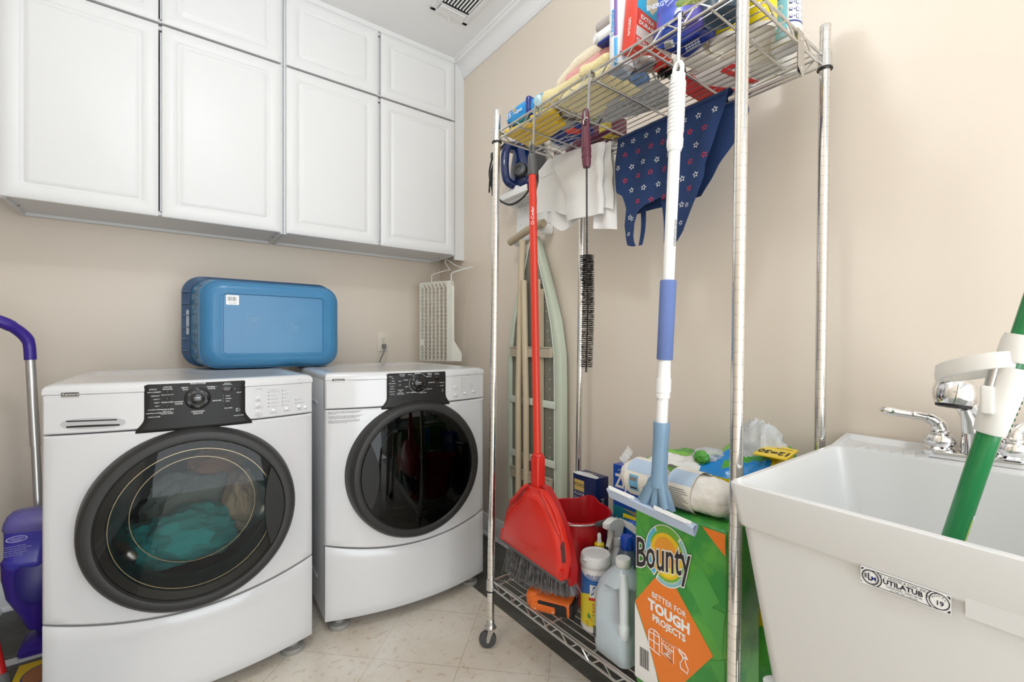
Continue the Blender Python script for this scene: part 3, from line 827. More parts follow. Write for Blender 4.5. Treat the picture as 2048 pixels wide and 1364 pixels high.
b.prism(rrect(.2155, 1.279, .0235, .0205, .003, 3), lambda u, v, h: (u, h, v), Y0 + .0055, Y0 + .0042)
for k, w_ in enumerate((2, 1, 3, 1, 2, 1, 1, 2, 3, 1, 2, 1)):
    b.box((.1995 + k * 0.0027, Y0 + .0040, 1.2835), (0.0006 * w_, 0.0004, 0.017), mi=1)
b.text('40.5 L / 1.15 BU', 0.0042, lambda u, v: (u, Y0 + .0039, v), .2155, 1.2670, mi=1); b.text('made in USA', 0.0038, lambda u, v: (u, Y0 + .0039, v), .2155, 1.2625, mi=1)
obj('sticker', b, [M_WPLAST, M_KTXT], t)
b = MB()
for (cx_, cz_, s_) in ((.292, 1.186, 1), (.448, 1.163, 2)):
    for k in range(150):
        rr_ = random.gauss(0, 1); r2_ = random.gauss(0, 1)
        x = cx_ + rr_ * .014; z = cz_ + r2_ * .022; l_ = random.uniform(.002, .007); w_ = random.uniform(.0002, .0005)
        b.box((x, Y0 + .00485, z), (l_, .0002, w_))
obj('scuff_marks', b, mat('scuffed_plastic', (0.34, 0.45, 0.56), 0.6), t)

# ------------------------------------------------------------ outlet and plug
t = thing('wall_outlet', 'cream electrical outlet on the back wall above the dryer', 'outlet', (1.064, YB, 1.10))
M_IVORY = mat('ivory_plastic', (0.80, 0.73, 0.62), 0.35)
b = MB(); b.rbox((1.064, YB - .003, 1.1015), (0.071, 0.006, 0.117), 0.003, 3); obj('cover_plate', b, M_IVORY, t)
for dz in (0.0195, -0.0195):
    b = MB(); b.rbox((1.064, YB - .0065, 1.1015 + dz), (0.034, 0.005, 0.029), 0.006, 3); s_ = obj('socket', b, M_IVORY, t)
    b = MB(); b.box((1.0575, YB - .0092, 1.1045 + dz), (0.0022, 0.001, 0.0085)); b.box((1.0705, YB - .0092, 1.1045 + dz), (0.0022, 0.001, 0.007)); b.cyl((1.064, YB - .009, 1.0945 + dz), (1.064, YB - .0096, 1.0945 + dz), 0.0025, 10)
    obj('slot', b, M_BLACK, s_)
b = MB(); b.cyl((1.064, YB - .006, 1.1015), (1.064, YB - .0085, 1.1015), 0.0028, 10); obj('screw', b, M_STEEL, t)
t = thing('power_cord', 'grey power cord plugged into the cream outlet, running down behind the dryer', 'cord', (1.066, YB - 0.01, 1.08))
M_CORD = mat('grey_cord', (0.20, 0.20, 0.20), 0.5)
b = MB(); b.rbox((1.066, YB - .023, 1.080), (0.024, 0.026, 0.024), 0.008, 3); b.cyl((1.066, YB - .036, 1.078), (1.060, YB - .048, 1.066), 0.006, 10); obj('plug', b, M_CORD, t)
b = MB(); b.tube(spline([(1.062, YB - .044, 1.068), (1.050, YB - .052, 1.035), (1.030, YB - .055, 0.995), (1.010, YB - .06, 0.90), (1.0, YB - .06, 0.70)]), 0.0042, 8); obj('cable', b, M_CORD, t)

# ------------------------------------------------------------ plastic grid shelf standing on the dryer
t = thing('grid_shelf', 'cream plastic grid shelf with wire arms standing on end on the dryer in the corner', 'shelf', (1.30, 2.5, 0.987))
M_CREAM = mat('cream_plastic', (0.80, 0.79, 0.70), 0.4)
A0 = Vector((1.246, 2.606, 0)); A1 = Vector((1.344, 2.390, 0)); E_ = (A1 - A0); LW = E_.length; E_ = E_ / LW
N_ = Vector((-E_.y, E_.x, 0)) * (-1)           # into the corner (away from the room)
if N_.x < 0: N_ = -N_
Z0, Z1 = 0.9885, 1.470
def G(u, w, z): return tuple(A0 + E_ * u + N_ * w + Vector((0, 0, z)))
def gbox(b, u0, u1, w0, w1, z0, z1):
    b.add([G(u, w, z) for u in (u0, u1) for w in (w0, w1) for z in (z0, z1)], [(0, 1, 3, 2), (4, 6, 7, 5), (0, 4, 5, 1), (2, 3, 7, 6), (0, 2, 6, 4), (1, 5, 7, 3)])
b = MB()
uR = LW - 0.030
gbox(b, uR, LW, 0, 0.030, Z0, Z1); gbox(b, 0, 0.006, 0, 0.030, Z0, Z1); gbox(b, 0, uR, 0, .012, Z1 - .004, Z1); gbox(b, 0, uR, .012, .030, Z1 - .004, Z1); gbox(b, 0, uR, 0, .030, Z0, Z0 + .004)
obj('shelf_frame', b, M_CREAM, t)
b = MB()
for k in range(1, 8): u = uR * k / 7.0; gbox(b, u - .0011, u + .0011, 0.002, .016, Z0, Z1 - .03)
for k in range(20): z = lerp(Z0 + .010, Z1 - .034, k / 19); gbox(b, .004, uR, 0.003, .015, z - .0010, z + .0010)
for k in range(7):
    u = uR * (k + .5) / 7; b.add([G(u - .015, .001, Z1 - .004), G(u + .015, .001, Z1 - .004), G(u + .012, .014, Z1 - .032), G(u - .0, .014, Z1 - .032)], [(0, 1, 2, 3)])
gbox(b, .004, .030, 0.001, .012, 1.082, 1.122)
obj('grid_panel', b, M_CREAM, t)
b = MB()
pl = [(1.349, Z0), (1.392, Z0), (1.394, 1.035), (1.359, 1.110), (1.359, 1.437), (1.349, 1.440)]
b.prism(pl, lambda u, v, h: (u, 2.385 + h + (u - 1.349) * -0.9, v), 0.0, 0.035)
obj('side_bracket', b, M_CREAM, t)
b = MB(); b.rbox((1.349, 2.40, 1.385), (0.02, 0.02, 0.012), 0.003, 2); obj('clip', b, M_CREAM, t)
M_WW = mat('white_coated_wire', (0.78, 0.77, 0.72), 0.35)
b = MB(); b.tube(spline([(1.352, 2.398, 1.30), (1.352, 2.398, 1.485), (1.353, 2.396, 1.510), (1.365, 2.375, 1.522), (1.436, 2.30, 1.548)], 6), 0.0042, 8); b.cyl((1.436, 2.30, 1.548), (1.438, 2.296, 1.5485), 0.003, 8); obj('wire_arm', b, M_WW, t)
b = MB(); b.tube(spline([(1.30, 2.55, 1.40), (1.30, 2.55, 1.50), (1.31, 2.54, 1.522), (1.38, 2.50, 1.548), (1.392, 2.49, 1.55), (1.375, 2.515, 1.60), (1.382, 2.50, 1.612), (1.40, 2.44, 1.575), (1.425, 2.38, 1.548)], 6), 0.0028, 8); obj('wire_arm', b, M_WW, t)
b = MB(); b.tube(spline([(1.438, 2.298, 1.545), (1.442, 2.30, 1.50), (1.425, 2.36, 1.28), (1.422, 2.37, 1.02)], 6), 0.0011, 6); obj('string', b, mat('pale_string', (0.62, 0.55, 0.46), 0.8), t)

# ------------------------------------------------------------ left of the washer
t = thing('spray_mop', 'purple spray mop with silver pole and cleaning bottle standing left of the washer', 'mop', (-0.385, 2.35, 0))
M_PURP = mat('purple_plastic', (0.045, 0.018, 0.28), 0.32)
M_PURP2 = mat('dark_purple_plastic', (0.022, 0.014, 0.20), 0.35)
M_LAV = mat('lavender_plastic', (0.15, 0.13, 0.42), 0.3)
b = MB(); b.tube([(-0.366, 2.345, 0.10), (-0.378, 2.375, 0.45), (-0.394, 2.415, 0.72)], 0.0125, 16); b.tube([(-0.394, 2.415, 0.715), (-0.414, 2.455, 1.045)], 0.0145, 16); obj('pole', b, mat('silver_pole', (0.62, 0.61, 0.60), 0.3, 0.8), t)
b = MB(); b.tube(spline([(-0.4135, 2.455, 1.035), (-0.418, 2.455, 1.10), (-0.435, 2.445, 1.135), (-0.465, 2.425, 1.165), (-0.505, 2.41, 1.185), (-0.535, 2.40, 1.190)], 6), [0.0175] * 7 + [0.019] * 10 + [0.021] * 10 + [0.017] * 4, 16); obj('handle', b, M_PURP, t)
b = MB(); b.M = Matrix.Translation((-0.432, 2.29, 0)) @ Matrix.Rotation(R(6), 4, 'Y')
b.loft([[(u, v, z) for u, v in rrect(0.0, 0, hx, hy, .03, 6)] for (z, hx, hy) in ((.315, .045, .03), (.33, .055, .037), (.352, .058, .038), (.356, .055, .036), (.42, .060, .038), (.455, .064, .04))], cap0=True)
obj('bottle', b, mat('violet_bottle', (0.06, 0.05, 0.44), 0.25), t)
b = MB(); b.M = Matrix.Translation((-0.432, 2.29, 0)) @ Matrix.Rotation(R(6), 4, 'Y')
b.loft([[(u, v, z + (0.10 * u if z > .48 else 0)) for u, v in rrect(0.0, 0, hx, hy, .03, 6)] for (z, hx, hy) in ((.452, .065, .041), (.458, .068, .043), (.485, .067, .042), (.505, .062, .038), (.519, .050, .03), (.523, .03, .015))], cap1=True)
obj('bottle_cap', b, M_LAV, t)
b = MB(); FB = lambda u, v: (-0.430 + u + 0.105 * v, 2.2505, 0.41 + v)
b.poly([FB(.016 + .026 * math.cos(2 * PI * k / 24), .022 + .011 * math.sin(2 * PI * k / 24)) for k in range(24)])
b.poly([(p[0], p[1] - .0003, p[2]) for p in [FB(.016 + .023 * math.cos(2 * PI * k / 24), .022 + .009 * math.sin(2 * PI * k / 24)) for k in range(24)]], mi=1)
F2 = lambda u, v: tuple(Vector(FB(u, v)) + Vector((0, -.0006, 0)))
for k, s_ in enumerate(('multi-surface', 'WOOD')): b.text(s_, .006, F2, .016, .024 - .007 * k, bold=.01)
for k, s_ in enumerate(('CAUTION: EYE IRRITANT', 'KEEP OUT OF REACH OF CHILDREN', 'SHAKE WELL BEFORE USE', 'DO NOT MIX WITH BLEACH', 'RINSE WITH WATER')): b.text(s_, .0052, FB, .012, -.002 - .0075 * k)
obj('bottle_label', b, [mat('pale_lilac_print', (0.62, 0.60, 0.80), 0.5), mat('violet_print', (0.10, 0.08, 0.50), 0.5)], t)
b = MB(); b.M = Matrix.Translation((-0.430, 2.30, 0)) @ Matrix.Rotation(R(6), 4, 'Y')
b.loft([[(u, v, z) for u, v in rrect(dx, 0, hx, hy, .03, 6)] for (z, hx, hy, dx) in ((.10, .018, .02, .045), (.16, .034, .034, .03), (.22, .050, .040, .012), (.29, .056, .042, .0), (.325, .060, .043, 0), (.345, .063, .045, 0), (.35, .060, .043, 0))], cap0=True, cap1=True)
obj('bottle_holder', b, M_PURP, t)
b = MB(); b.lathe([(0, -.02), (.08, -.018), (.115, -.004), (.118, .006), (.105, .014), (0, .02)], (-0.347, 2.275, 0.310), (0.25, -1, 0.25), 40, sx=0.62, sy=1.0); obj('mop_housing', b, M_PURP2, t)
b = MB(); b.tube(spline([(-0.352, 2.33, 0.22), (-0.36, 2.335, 0.13), (-0.366, 2.345, 0.06)]), 0.016, 12); obj('neck', b, M_PURP2, t)
b = MB()
b.loft([[(u - .365 + .0, v + 2.35, z) for u, v in rrect(0, 0, hx, hy, .018, 5)] for (z, hx, hy) in ((.006, .052, .070), (.014, .055, .073), (.030, .052, .070), (.040, .042, .055), (.052, .024, .026))], cap0=True, cap1=True)
obj('mop_head', b, M_PURP, t)
b = MB(); b.box((-.365, 2.35, .0035), (.10, .135, .006)); obj('mop_pad', b, mat('grey_mop_pad', (0.25, 0.24, 0.25), 0.9), t)

t = thing('red_pole_broom', 'red pole with a grey collar at the left edge of the photo', 'broom', (-0.41, 2.09, 0))
b = MB(); b.tube([(-0.412, 2.095, 0.035), (-0.432, 2.108, 0.143), (-0.486, 2.15, 0.50)], 0.013, 16); obj('pole', b, mat('red_lacquer', (0.50, 0.012, 0.012), 0.3), t)
b = MB(); b.tube([(-0.409, 2.092, 0.0), (-0.409, 2.092, 0.012), (-0.418, 2.098, 0.066)], [0.019, 0.021, 0.017], 16); obj('collar', b, mat('grey_collar', (0.12, 0.12, 0.12), 0.5), t)
t = thing('yellow_box', 'yellow flat box with a brown picture on the floor left of the washer', 'box', (-0.36, 2.06, 0))
b = MB(); b.rbox((-0.338, 2.03, 0.0205), (0.105, 0.27, 0.041), 0.002, 2); obj('carton', b, mat('yellow_card', (0.80, 0.55, 0.01), 0.5), t)
b = MB(); b.prism([(-0.330 + .042 * math.cos(2 * PI * k / 28), 2.075 + .055 * math.sin(2 * PI * k / 28)) for k in range(28)], lambda u, v, h: (u, v, h), .0405, .0414)
b.prism([(-0.330 + .038 * math.cos(2 * PI * k / 28), 2.075 + .050 * math.sin(2 * PI * k / 28)) for k in range(28)], lambda u, v, h: (u, v, h), .0412, .0418, mi=1)
obj('printed_picture', b, [mat('navy_print', (0.03, 0.06, 0.22), 0.5), mat('brown_print', (0.36, 0.15, 0.06), 0.5)], t)
# ------------------------------------------------------------ chrome wire shelf rack on castors
RX0, RX1, RY0, RY1 = 0.927, 1.365, 0.480, 1.362


def LN(x, y, z): return (x + 0.0105 * z, y - 0.0085 * z, z)     # the rack leans a little towards the wall


rack = thing('wire_shelf_rack', 'tall chromed wire shelf rack on castors against the right wall', 'shelf rack', (1.15, 0.92, 0), 0)
for (x, y) in ((RX0, RY1), (RX0, RY0), (RX1, RY0), (RX1, RY1)):
    b = MB(); prof = [(0.0, 0.100), (0.0128, 0.100)]
    z = 0.115; r = 0.0128
    while z < 1.925:
        prof += [(r, z - 0.0009), (r - 0.0011, z - 0.0004), (r - 0.0011, z + 0.0004), (r, z + 0.0009)]; z += 0.0254
    prof += [(r, 1.936), (r - 0.0015, 1.9375), (r - 0.003, 1.937), (0, 1.9365)]
    base = Vector(LN(x, y, 0)); top = Vector(LN(x, y, 1)); b.lathe(prof, base, top - base, 20)
    obj('post', b, M_POST, rack, angle=50)
    b = MB(); c = Vector(LN(x, y, 0.1))
    b.lathe([(0, .070), (.020, .070), (.021, .074), (.016, .080), (.0145, .086), (.0145, .098), (.0125, .104)], (c.x, c.y, 0), n=20)
    for s_ in (-1, 1):
        b.prism([(-.006, .074), (.016, .074), (.004, .050), (-.004, .025), (-.012, .025), (-.014, .040)], lambda u, v, h: (c.x + u * .8 + h * .6, c.y - u * .6 + h * .8, v), s_ * .0145, s_ * .0165)
    b.rbox((c.x, c.y, .0735), (.034, .034, .006), .002, 2)
    cas = obj('castor', b, M_STEEL, rack)
    b = MB(); w = Vector((c.x - .010 * .8, c.y + .010 * .6, 0.031)); ax = Vector((.6, .8, 0))
    b.lathe([(0, -.011), (.012, -.012), (.024, -.010), (.029, -.008), (.031, -.004), (.031, .004), (.029, .008), (.024, .010), (.012, .012), (0, .011)], w, ax, 28)
    obj('wheel', b, M_RUBBER, cas)
    b = MB(); b.cyl(w - ax * .019, w + ax * .019, .0042, 10); obj('axle', b, M_STEEL, cas)


def wire_shelf(zm, mats_):
    """one shelf: a doubled outer rail with zigzag, cross bars and long wires; zm = height of the long wires"""
    zt, zb_ = zm + 0.016, zm - 0.010
    sh = MB(); x0, x1, y0, y1 = RX0 + 0.002, RX1 - 0.002, RY0 + 0.004, RY1 - 0.004
    e = 0.0145
    sides = [((x0, y0 + e, 0), (x0, y1 - e, 0)), ((x1, y0 + e, 0), (x1, y1 - e, 0)), ((x0 + e, y0, 0), (x1 - e, y0, 0)), ((x0 + e, y1, 0), (x1 - e, y1, 0))]
    for a, c in sides:
        a, c = Vector(a), Vector(c)
        for z in (zt, zb_):
            sh.tube([LN(a.x, a.y, z), LN(c.x, c.y, z)], 0.0036, 8)
    o = obj('shelf', sh, M_WIRE, rack)
    for a, c in sides:
        a, c = Vector(a), Vector(c); n = max(4, int(round((c - a).length / 0.0432)) // 2 * 2); pts = []
        for k in range(n + 1):
            p = a.lerp(c, k / n); z = zt - 0.002 if k % 2 == 0 else zb_ + 0.002
            dv = (c - a).normalized() * 0.008
            if k > 0: pts.append(LN(p.x - dv.x, p.y - dv.y, z))
            if k < n: pts.append(LN(p.x + dv.x, p.y + dv.y, z))
        b = MB(); b.tube(pts, 0.0023, 6); obj('zigzag_wire', b, M_WIRE, o)
    for y in (1.242, 1.070, 0.898, 0.727, 0.555):
        b = MB(); b.tube([LN(x0, y, zm - 0.0055), LN(x1, y, zm - 0.0055)], 0.0032, 8); obj('cross_bar', b, M_WIRE, o)
    for k in range(1, 16):
        x = lerp(x0, x1, k / 16); b = MB(); b.tube([LN(x, y0, zm), LN(x, y1, zm)], 0.0018, 6); obj('long_wire', b, M_WIRE, o)
    for (x, y) in ((RX0, RY1), (RX0, RY0), (RX1, RY0), (RX1, RY1)):
        b = MB(); p0, p1 = Vector(LN(x, y, zm - .017)), Vector(LN(x, y, zm + .022)); b.lathe([(.0150, 0), (.0165, 0), (.0155, (p1 - p0).length), (.0132, (p1 - p0).length)], p0, p1 - p0, 24); obj('collar', b, M_WIRE, o)
        b = MB(); p2 = Vector(LN(x, y, zm - .022)); b.lathe([(.0130, 0), (.0180, 0), (.0185, .002), (.0172, .005), (.0130, .005)], p2, p1 - p0, 24); obj('collar_ring', b, M_BLACK, o)
    return o


ZT, ZS = 1.841, 0.226
wire_shelf(ZT, None); wire_shelf(ZS, None)

# rod under the top shelf
RODX, RODZ = 1.236, 1.770
t = thing('clothes_rod', 'chrome clothes rod in brackets under the top shelf of the rack', 'rod', (RODX, 0.9, RODZ))
b = MB(); b.cyl((RODX, 0.470, RODZ), (RODX, 1.340, RODZ + .004), 0.0125, 20); obj('rod', b, M_CHROME, t)
for y in (0.466, 1.342):
    b = MB()
    b.prism([(RODX - .019, 1.757)] + [(RODX + .019 * math.cos(R(a)), 1.770 - .019 * math.sin(R(-a))) for a in range(-180, 1, 15)] + [(RODX + .0175, 1.855), (RODX - .0175, 1.858)], lambda u, v, h: (u, y + h, v), -.0012, .0012)
    b.prism([(RODX - .017, 1.858), (RODX + .017, 1.855), (RODX + .017, 1.862), (RODX - .017, 1.864)], lambda u, v, h: (u, y + h, v), -.0012, .010)
    br = obj('bracket', b, M_STEEL, t)
    b = MB()
    for (z, r) in ((1.842, .0045), (1.770, .005)): b.cyl((RODX, y - .0022, z), (RODX, y + .0015, z), r, 12)
    obj('screw', b, M_CHROME, br)


def flat_hook(label, y, zb, x=0.9475):
    """strap hook hung over the front rail"""
    zt = ZT + .020; path = [(x + .010, zt - .030), (x + .010, zt - .004), (x + .007, zt + .0005), (x + .001, zt + .002), (x - .005, zt - .001), (x - .0065, zt - .008), (x - .012, zb + .012), (x - .014, zb + .003), (x - .019, zb), (x - .024, zb + .003), (x - .025, zb + .012), (x - .025, zb + .026)]
    b = MB(); w = .0042; th = .0010
    for (sgn) in (1,):
        loops = []
        for i, (px, pz) in enumerate(path):
            a = path[max(0, i - 1)]; c = path[min(len(path) - 1, i + 1)]
            d = Vector((c[0] - a[0], 0, c[1] - a[1])).normalized(); n = Vector((d.z, 0, -d.x)) * th
            loops.append([(px + n.x, y - w, pz + n.z), (px + n.x, y + w, pz + n.z), (px - n.x, y + w, pz - n.z), (px - n.x, y - w, pz - n.z)])
        b.loft(loops, cap0=True, cap1=True)
    obj('metal_hook', b, mat('grey_hook_metal', (0.50, 0.49, 0.47), 0.35, 0.9), origin=(x, y, zt), label=label, cat='hook', group='strap hooks on the front rail')


flat_hook('grey strap hook carrying the red broom', 1.128, 1.716)
flat_hook('grey strap hook carrying the long black brush', 0.888, 1.722)
flat_hook('grey strap hook carrying the white squeegee pole', 0.606, 1.728)

# ------------------------------------------------------------ red broom with dustpan
M_RED = mat('red_plastic', (0.60, 0.022, 0.012), 0.26, spec=0.5)
M_RED2 = mat('dark_red_plastic', (0.40, 0.010, 0.012), 0.3)
M_REDP = mat('red_pole_paint', (0.62, 0.035, 0.015), 0.3)
t = thing('broom', 'red angled broom hanging from the rack with its dustpan clipped on', 'broom', (0.93, 1.12, 0.40))
top = Vector((0.9235, 1.120, 1.715)); bot = Vector((0.936, 1.104, 0.60)); ax = (top - bot).normalized()
def bp(z): return bot + (top - bot) * ((z - bot.z) / (top.z - bot.z))
b = MB(); b.tube([bp(0.62), bp(1.64)], 0.0112, 14)
for k in range(8):
    a = 2 * PI * k / 8; dd = Vector((math.cos(a), math.sin(a), 0)) * 0.0112; b.tube([bp(0.74) + dd, bp(1.635) + dd], 0.0011, 4)
pole = obj('pole', b, M_REDP, t)
b = MB(); v_ = Vector((-.7, -.71, 0)); b.text('O-Cedar', 0.016, lambda u, v: tuple(bp(1.50 + u) + Vector((-.0118 + .0022, -.0085, 0)) + Vector((.6, -.8, 0)) * (-v * .8)), 0, 0)
obj('lettering', b, M_WTXT, pole)
b = MB(); b.tube([bp(1.632), bp(1.638), bp(1.690), bp(1.697)], [.0135, .0145, .0140, .0125], 18)
for s_ in (-1, 1): b.tube([bp(1.695) + Vector((0, s_ * .0095, 0)), bp(1.715) + Vector((0, s_ * .0085, 0)), bp(1.726) + Vector((0, s_ * .004, 0)), bp(1.729)], .0042, 8)
obj('hanging_cap', b, mat('dark_grey_cap', (0.085, 0.083, 0.083), 0.4), t)
b = MB(); b.M = Matrix.Translation(bp(0.665)) ; b.rbox((0, 0, 0), (0.034, 0.038, 0.155), 0.007, 3); b.lathe([(.019, 0), (.017, .006), (.012, .008)], (0, 0, .077), n=16)
obj('socket', b, M_RED, t)
# broom head behind the pan
hd = [(1.120, .655), (1.175, .620), (1.225, .580), (1.262, .520), (1.272, .440), (1.262, .412), (0.950, .395), (0.944, .440), (0.958, .500), (0.985, .562), (1.020, .612), (1.060, .650)]
b = MB(); b.prism(hd, lambda u, v, h: (h, u, v), 0.926, 0.952); obj('broom_head', b, M_RED2, t)
b = MB(); random.seed(11)
for k in range(620):
    f_ = random.random(); y = lerp(1.246, 0.962, f_); z = lerp(.412, .398, f_) + .02
    x = random.uniform(.929, .951); sp = (f_ - .5)
    tip = Vector((x + random.gauss(-.003, .008), y - sp * 0.045 + random.gauss(0, .004), lerp(.312, .372, f_ ** 1.0) - 0.018 + 0.02 * (2 * abs(f_ - .5)) ** 3 + random.gauss(0, .004)))
    b.tube([(x, y, z), tuple(Vector((x, y, z)).lerp(tip, .6) + Vector((random.gauss(0, .001), random.gauss(0, .001), 0))), tuple(tip)], [.0011, .0011, .0007], 4, caps=False)
br = obj('bristles', b, mat('dark_grey_bristle', (0.085, 0.083, 0.085), 0.6, var=(60, (0.20, 0.20, 0.21), 0.45, 0.60)), t)
br['kind'] = 'stuff'
# dustpan (clips onto the broom, lifts off)
t = thing('dustpan', 'red bell-shaped dustpan clipped on the front of the hanging red broom', 'dustpan', (0.91, 1.11, 0.42))
pan = [(1.118, .6475), (1.140, .632), (1.150, .610), (1.176, .592), (1.206, .567), (1.228, .542), (1.244, .512), (1.252, .480), (1.258, .436), (0.957, .416), (0.944, .470), (0.951, .512), (0.972, .562), (0.997, .602), (1.022, .628), (1.040, .640), (1.050, .6475)]
cen = Vector((1.10, .500))
def pan_loop(k, x):
    return [(x, cen.x + (u - cen.x) * k, cen.y + (v - cen.y) * k) for u, v in pan]
b = MB()
b.loft([pan_loop(1.0, .924), pan_loop(1.0, .912), pan_loop(.985, .907), pan_loop(.93, .905), pan_loop(.90, .8985), pan_loop(.86, .893), pan_loop(.80, .8905)], cap1=True)
shell = obj('pan', b, M_RED, t, angle=50)
b = MB()
b.prism([(1.258, .4365), (0.957, .4165), (0.953, .444), (1.2565, .470)], lambda u, v, h: (h + (v - .416) * .08, u, v), .8965, .906); obj('front_lip', b, M_RED, t)
b = MB(); b.prism([(1.262, .4365), (0.955, .4160), (0.956, .4085), (1.262, .4290)], lambda u, v, h: (h, u, v), .897, .912); obj('rubber_edge', b, mat('grey_rubber_lip', (0.10, 0.10, 0.10), 0.6), t)
b = MB()
b.prism([(.962, .515), (.955, .470), (.9475, .472), (.9475, .500), (.953, .530)], lambda u, v, h: (h, u, v), .899, .9052); obj('comb_teeth', b, mat('dark_comb', (0.10, 0.03, 0.03), 0.5), t)
b = MB(); b.tube(spline([(.905, 1.052, .652), (.898, 1.040, .640), (.895, 1.018, .622), (.898, .992, .585), (.905, .972, .545)], 5), [.004] * 11 + [.006] * 10, 8); obj('side_rib', b, M_RED, t)
b = MB(); b.tube(spline([(.905, 1.118, .652), (.898, 1.132, .642), (.900, 1.170, .606), (.908, 1.215, .57)], 5), .0045, 8); obj('side_rib', b, M_RED, t)
b = MB(); b.text('O-Cedar', .026, lambda u, v: (.8902, 1.10 - u, .475 + v - u * .06), 0, 0, shear=.15); obj('embossed_mark', b, M_RED, t)

# ------------------------------------------------------------ long brush
t = thing('vent_brush', 'long black bottle-style brush with maroon handle hanging from the rack', 'brush', (0.92, 0.885, 1.05))
M_MAR = mat('maroon_plastic', (0.11, 0.022, 0.040), 0.32)
P0 = Vector((.925, .889, 1.742)); P1 = Vector((.927, .886, 1.586)); P2_ = Vector((.930, .888, 1.345)); P3 = Vector((.942, .902, 1.030))
b = MB(); b.tube([P0.lerp(P1, .30), P0.lerp(P1, .45), P0.lerp(P1, .72), P0.lerp(P1, .94), P1], [.0112, .0125, .0132, .0118, .0100], 16)
for k in (.66, .70, .80): b.tube([P0.lerp(P1, k), P0.lerp(P1, k + .02)], .0138, 16)
for s_ in (-1, 1): b.tube([P0.lerp(P1, .42) + Vector((0, s_ * .0075, 0)), P0.lerp(P1, .10) + Vector((0, s_ * .0085, 0)), P0 + Vector((0, s_ * .005, .002)), P0 + Vector((0, 0, .005))], .0048, 10)
obj('handle', b, M_MAR, t)
b = MB(); M_SP = mat('dark_twisted_wire', (0.10, 0.10, 0.10), 0.4, 0.8)
for ph in (0, PI):
    pts = []
    for k in range(260):
        f_ = k / 259; p = P1.lerp(P2_, f_); a = ph + 2 * PI * 34 * f_; pts.append(p + Vector((math.cos(a), math.sin(a), 0)) * .0016)
    b.tube(pts, .0014, 5)
core = spline([tuple(P2_), tuple(P2_.lerp(P3, .5) + Vector((0, -.004, 0))), tuple(P3)], 30)
b.tube(core, .0024, 6); b.tube([P3, P3 + Vector((.0005, .001, -.014))], [.003, .0035], 6)
obj('twisted_rod', b, M_SP, t)
b = MB(); random.seed(5); n = 2100
for k in range(n):
    f_ = k / (n - 1); p = core[min(len(core) - 1, int(f_ * (len(core) - 1)))].lerp(core[min(len(core) - 1, int(f_ * (len(core) - 1)) + 1)], (f_ * (len(core) - 1)) % 1)
    a = 2 * PI * (k * 0.6180339) + random.gauss(0, .1); rr_ = lerp(.0195, .0175, f_) + random.gauss(0, .0008)
    lay = math.floor(f_ * 60) / 60; p = Vector((p.x, p.y, lerp(P2_.z, P3.z, lerp(f_, lay + .008, .75))))
    d = Vector((math.cos(a), math.sin(a), random.gauss(-.05, .05))) * rr_
    b.tube([p, p + d], [.00075, .0006], 3, caps=False)
o = obj('bristles', b, mat('black_bristle', (0.012, 0.012, 0.012), 0.55), t); o['kind'] = 'stuff'
b = MB(); b.tube([P0.lerp(P1, .2) + Vector((-.006, -.006 + .009 * math.cos(x), .009 * math.sin(x))) for x in [PI * k / 8 - .6 for k in range(9)]], .0012, 6); obj('white_loop', b, M_WPLAST, t)

# ------------------------------------------------------------ squeegee on a white pole
t = thing('squeegee', 'window squeegee with blue foam grip on a white pole, hanging from the rack', 'squeegee', (0.915, 0.62, 0.70))
S0 = Vector((.921, .597, 1.722)); S1 = Vector((.915, .648, .705))
def sp(z): return S0 + (S1 - S0) * ((S0.z - z) / (S0.z - S1.z))
def seg(b, z0, z1, r0, r1=None, n=24): b.tube([sp(z0), sp(z1)], [r0, r0 if r1 is None else r1], n)
b = MB(); seg(b, 1.55, 0.90, .0130); obj('pole', b, M_WPLAST, t)
b = MB(); prof = []
seg(b, 1.706, 1.560, .0158, .0172)
for k in range(13): z = 1.685 - k * .0088; b.tube([sp(z + .0036), sp(z + .0024), sp(z - .0024), sp(z - .0036)], [.0165, .0184, .0184, .0165], 24)
seg(b, 1.562, 1.548, .0182, .0180); seg(b, 1.548, 1.535, .0180, .0150)
for s_ in (-1, 1): b.tube([sp(1.706) + Vector((0, s_ * .010, 0)), sp(1.722) + Vector((0, s_ * .0095, 0)), sp(1.731) + Vector((0, s_ * .005, 0)), sp(1.733)], .0052, 10)
obj('hand_grip', b, M_WPLAST, t)
b = MB(); b.tube([sp(1.243), sp(1.240), sp(1.062), sp(1.060)], [.0170, .0182, .0180, .0168], 28); obj('foam_grip', b, mat('blue_foam', (0.14, 0.205, 0.46), 0.85, bump=(420, 0.6, 0.003)), t)
b = MB(); seg(b, 1.060, 1.035, .0140); seg(b, 1.035, 1.017, .0150); seg(b, 1.017, .985, .0172); seg(b, .985, .972, .0158); obj('lock_collar', b, M_WPLAST, t)
b = MB(); F = lambda u, v: tuple(sp(1.32 + v) + Vector((.6 * math.cos(2.0 - u / .0130) * 0, 0, 0)) + (Vector((-.602, -.799, 0)) * math.cos(u / .013) + Vector((.799, -.602, 0)) * math.sin(u / .013)) * .0133)
for (a, c) in (((.004, .0), (.004, .058)), ((.011, .0), (.011, .058)), ((.004, .0), (.011, .0)), ((.004, .058), (.011, .058))): b.tube([F(*a), F(*c)], .0003, 4)
b.text('SOMETHING NEW', .0072, lambda u, v: F(.0075 - v, .028 + u), 0, 0); obj('sticker_print', b, M_KTXT, t)
M_BPL = mat('translucent_blue_plastic', (0.20, 0.32, 0.45), 0.3, sss=0.3)
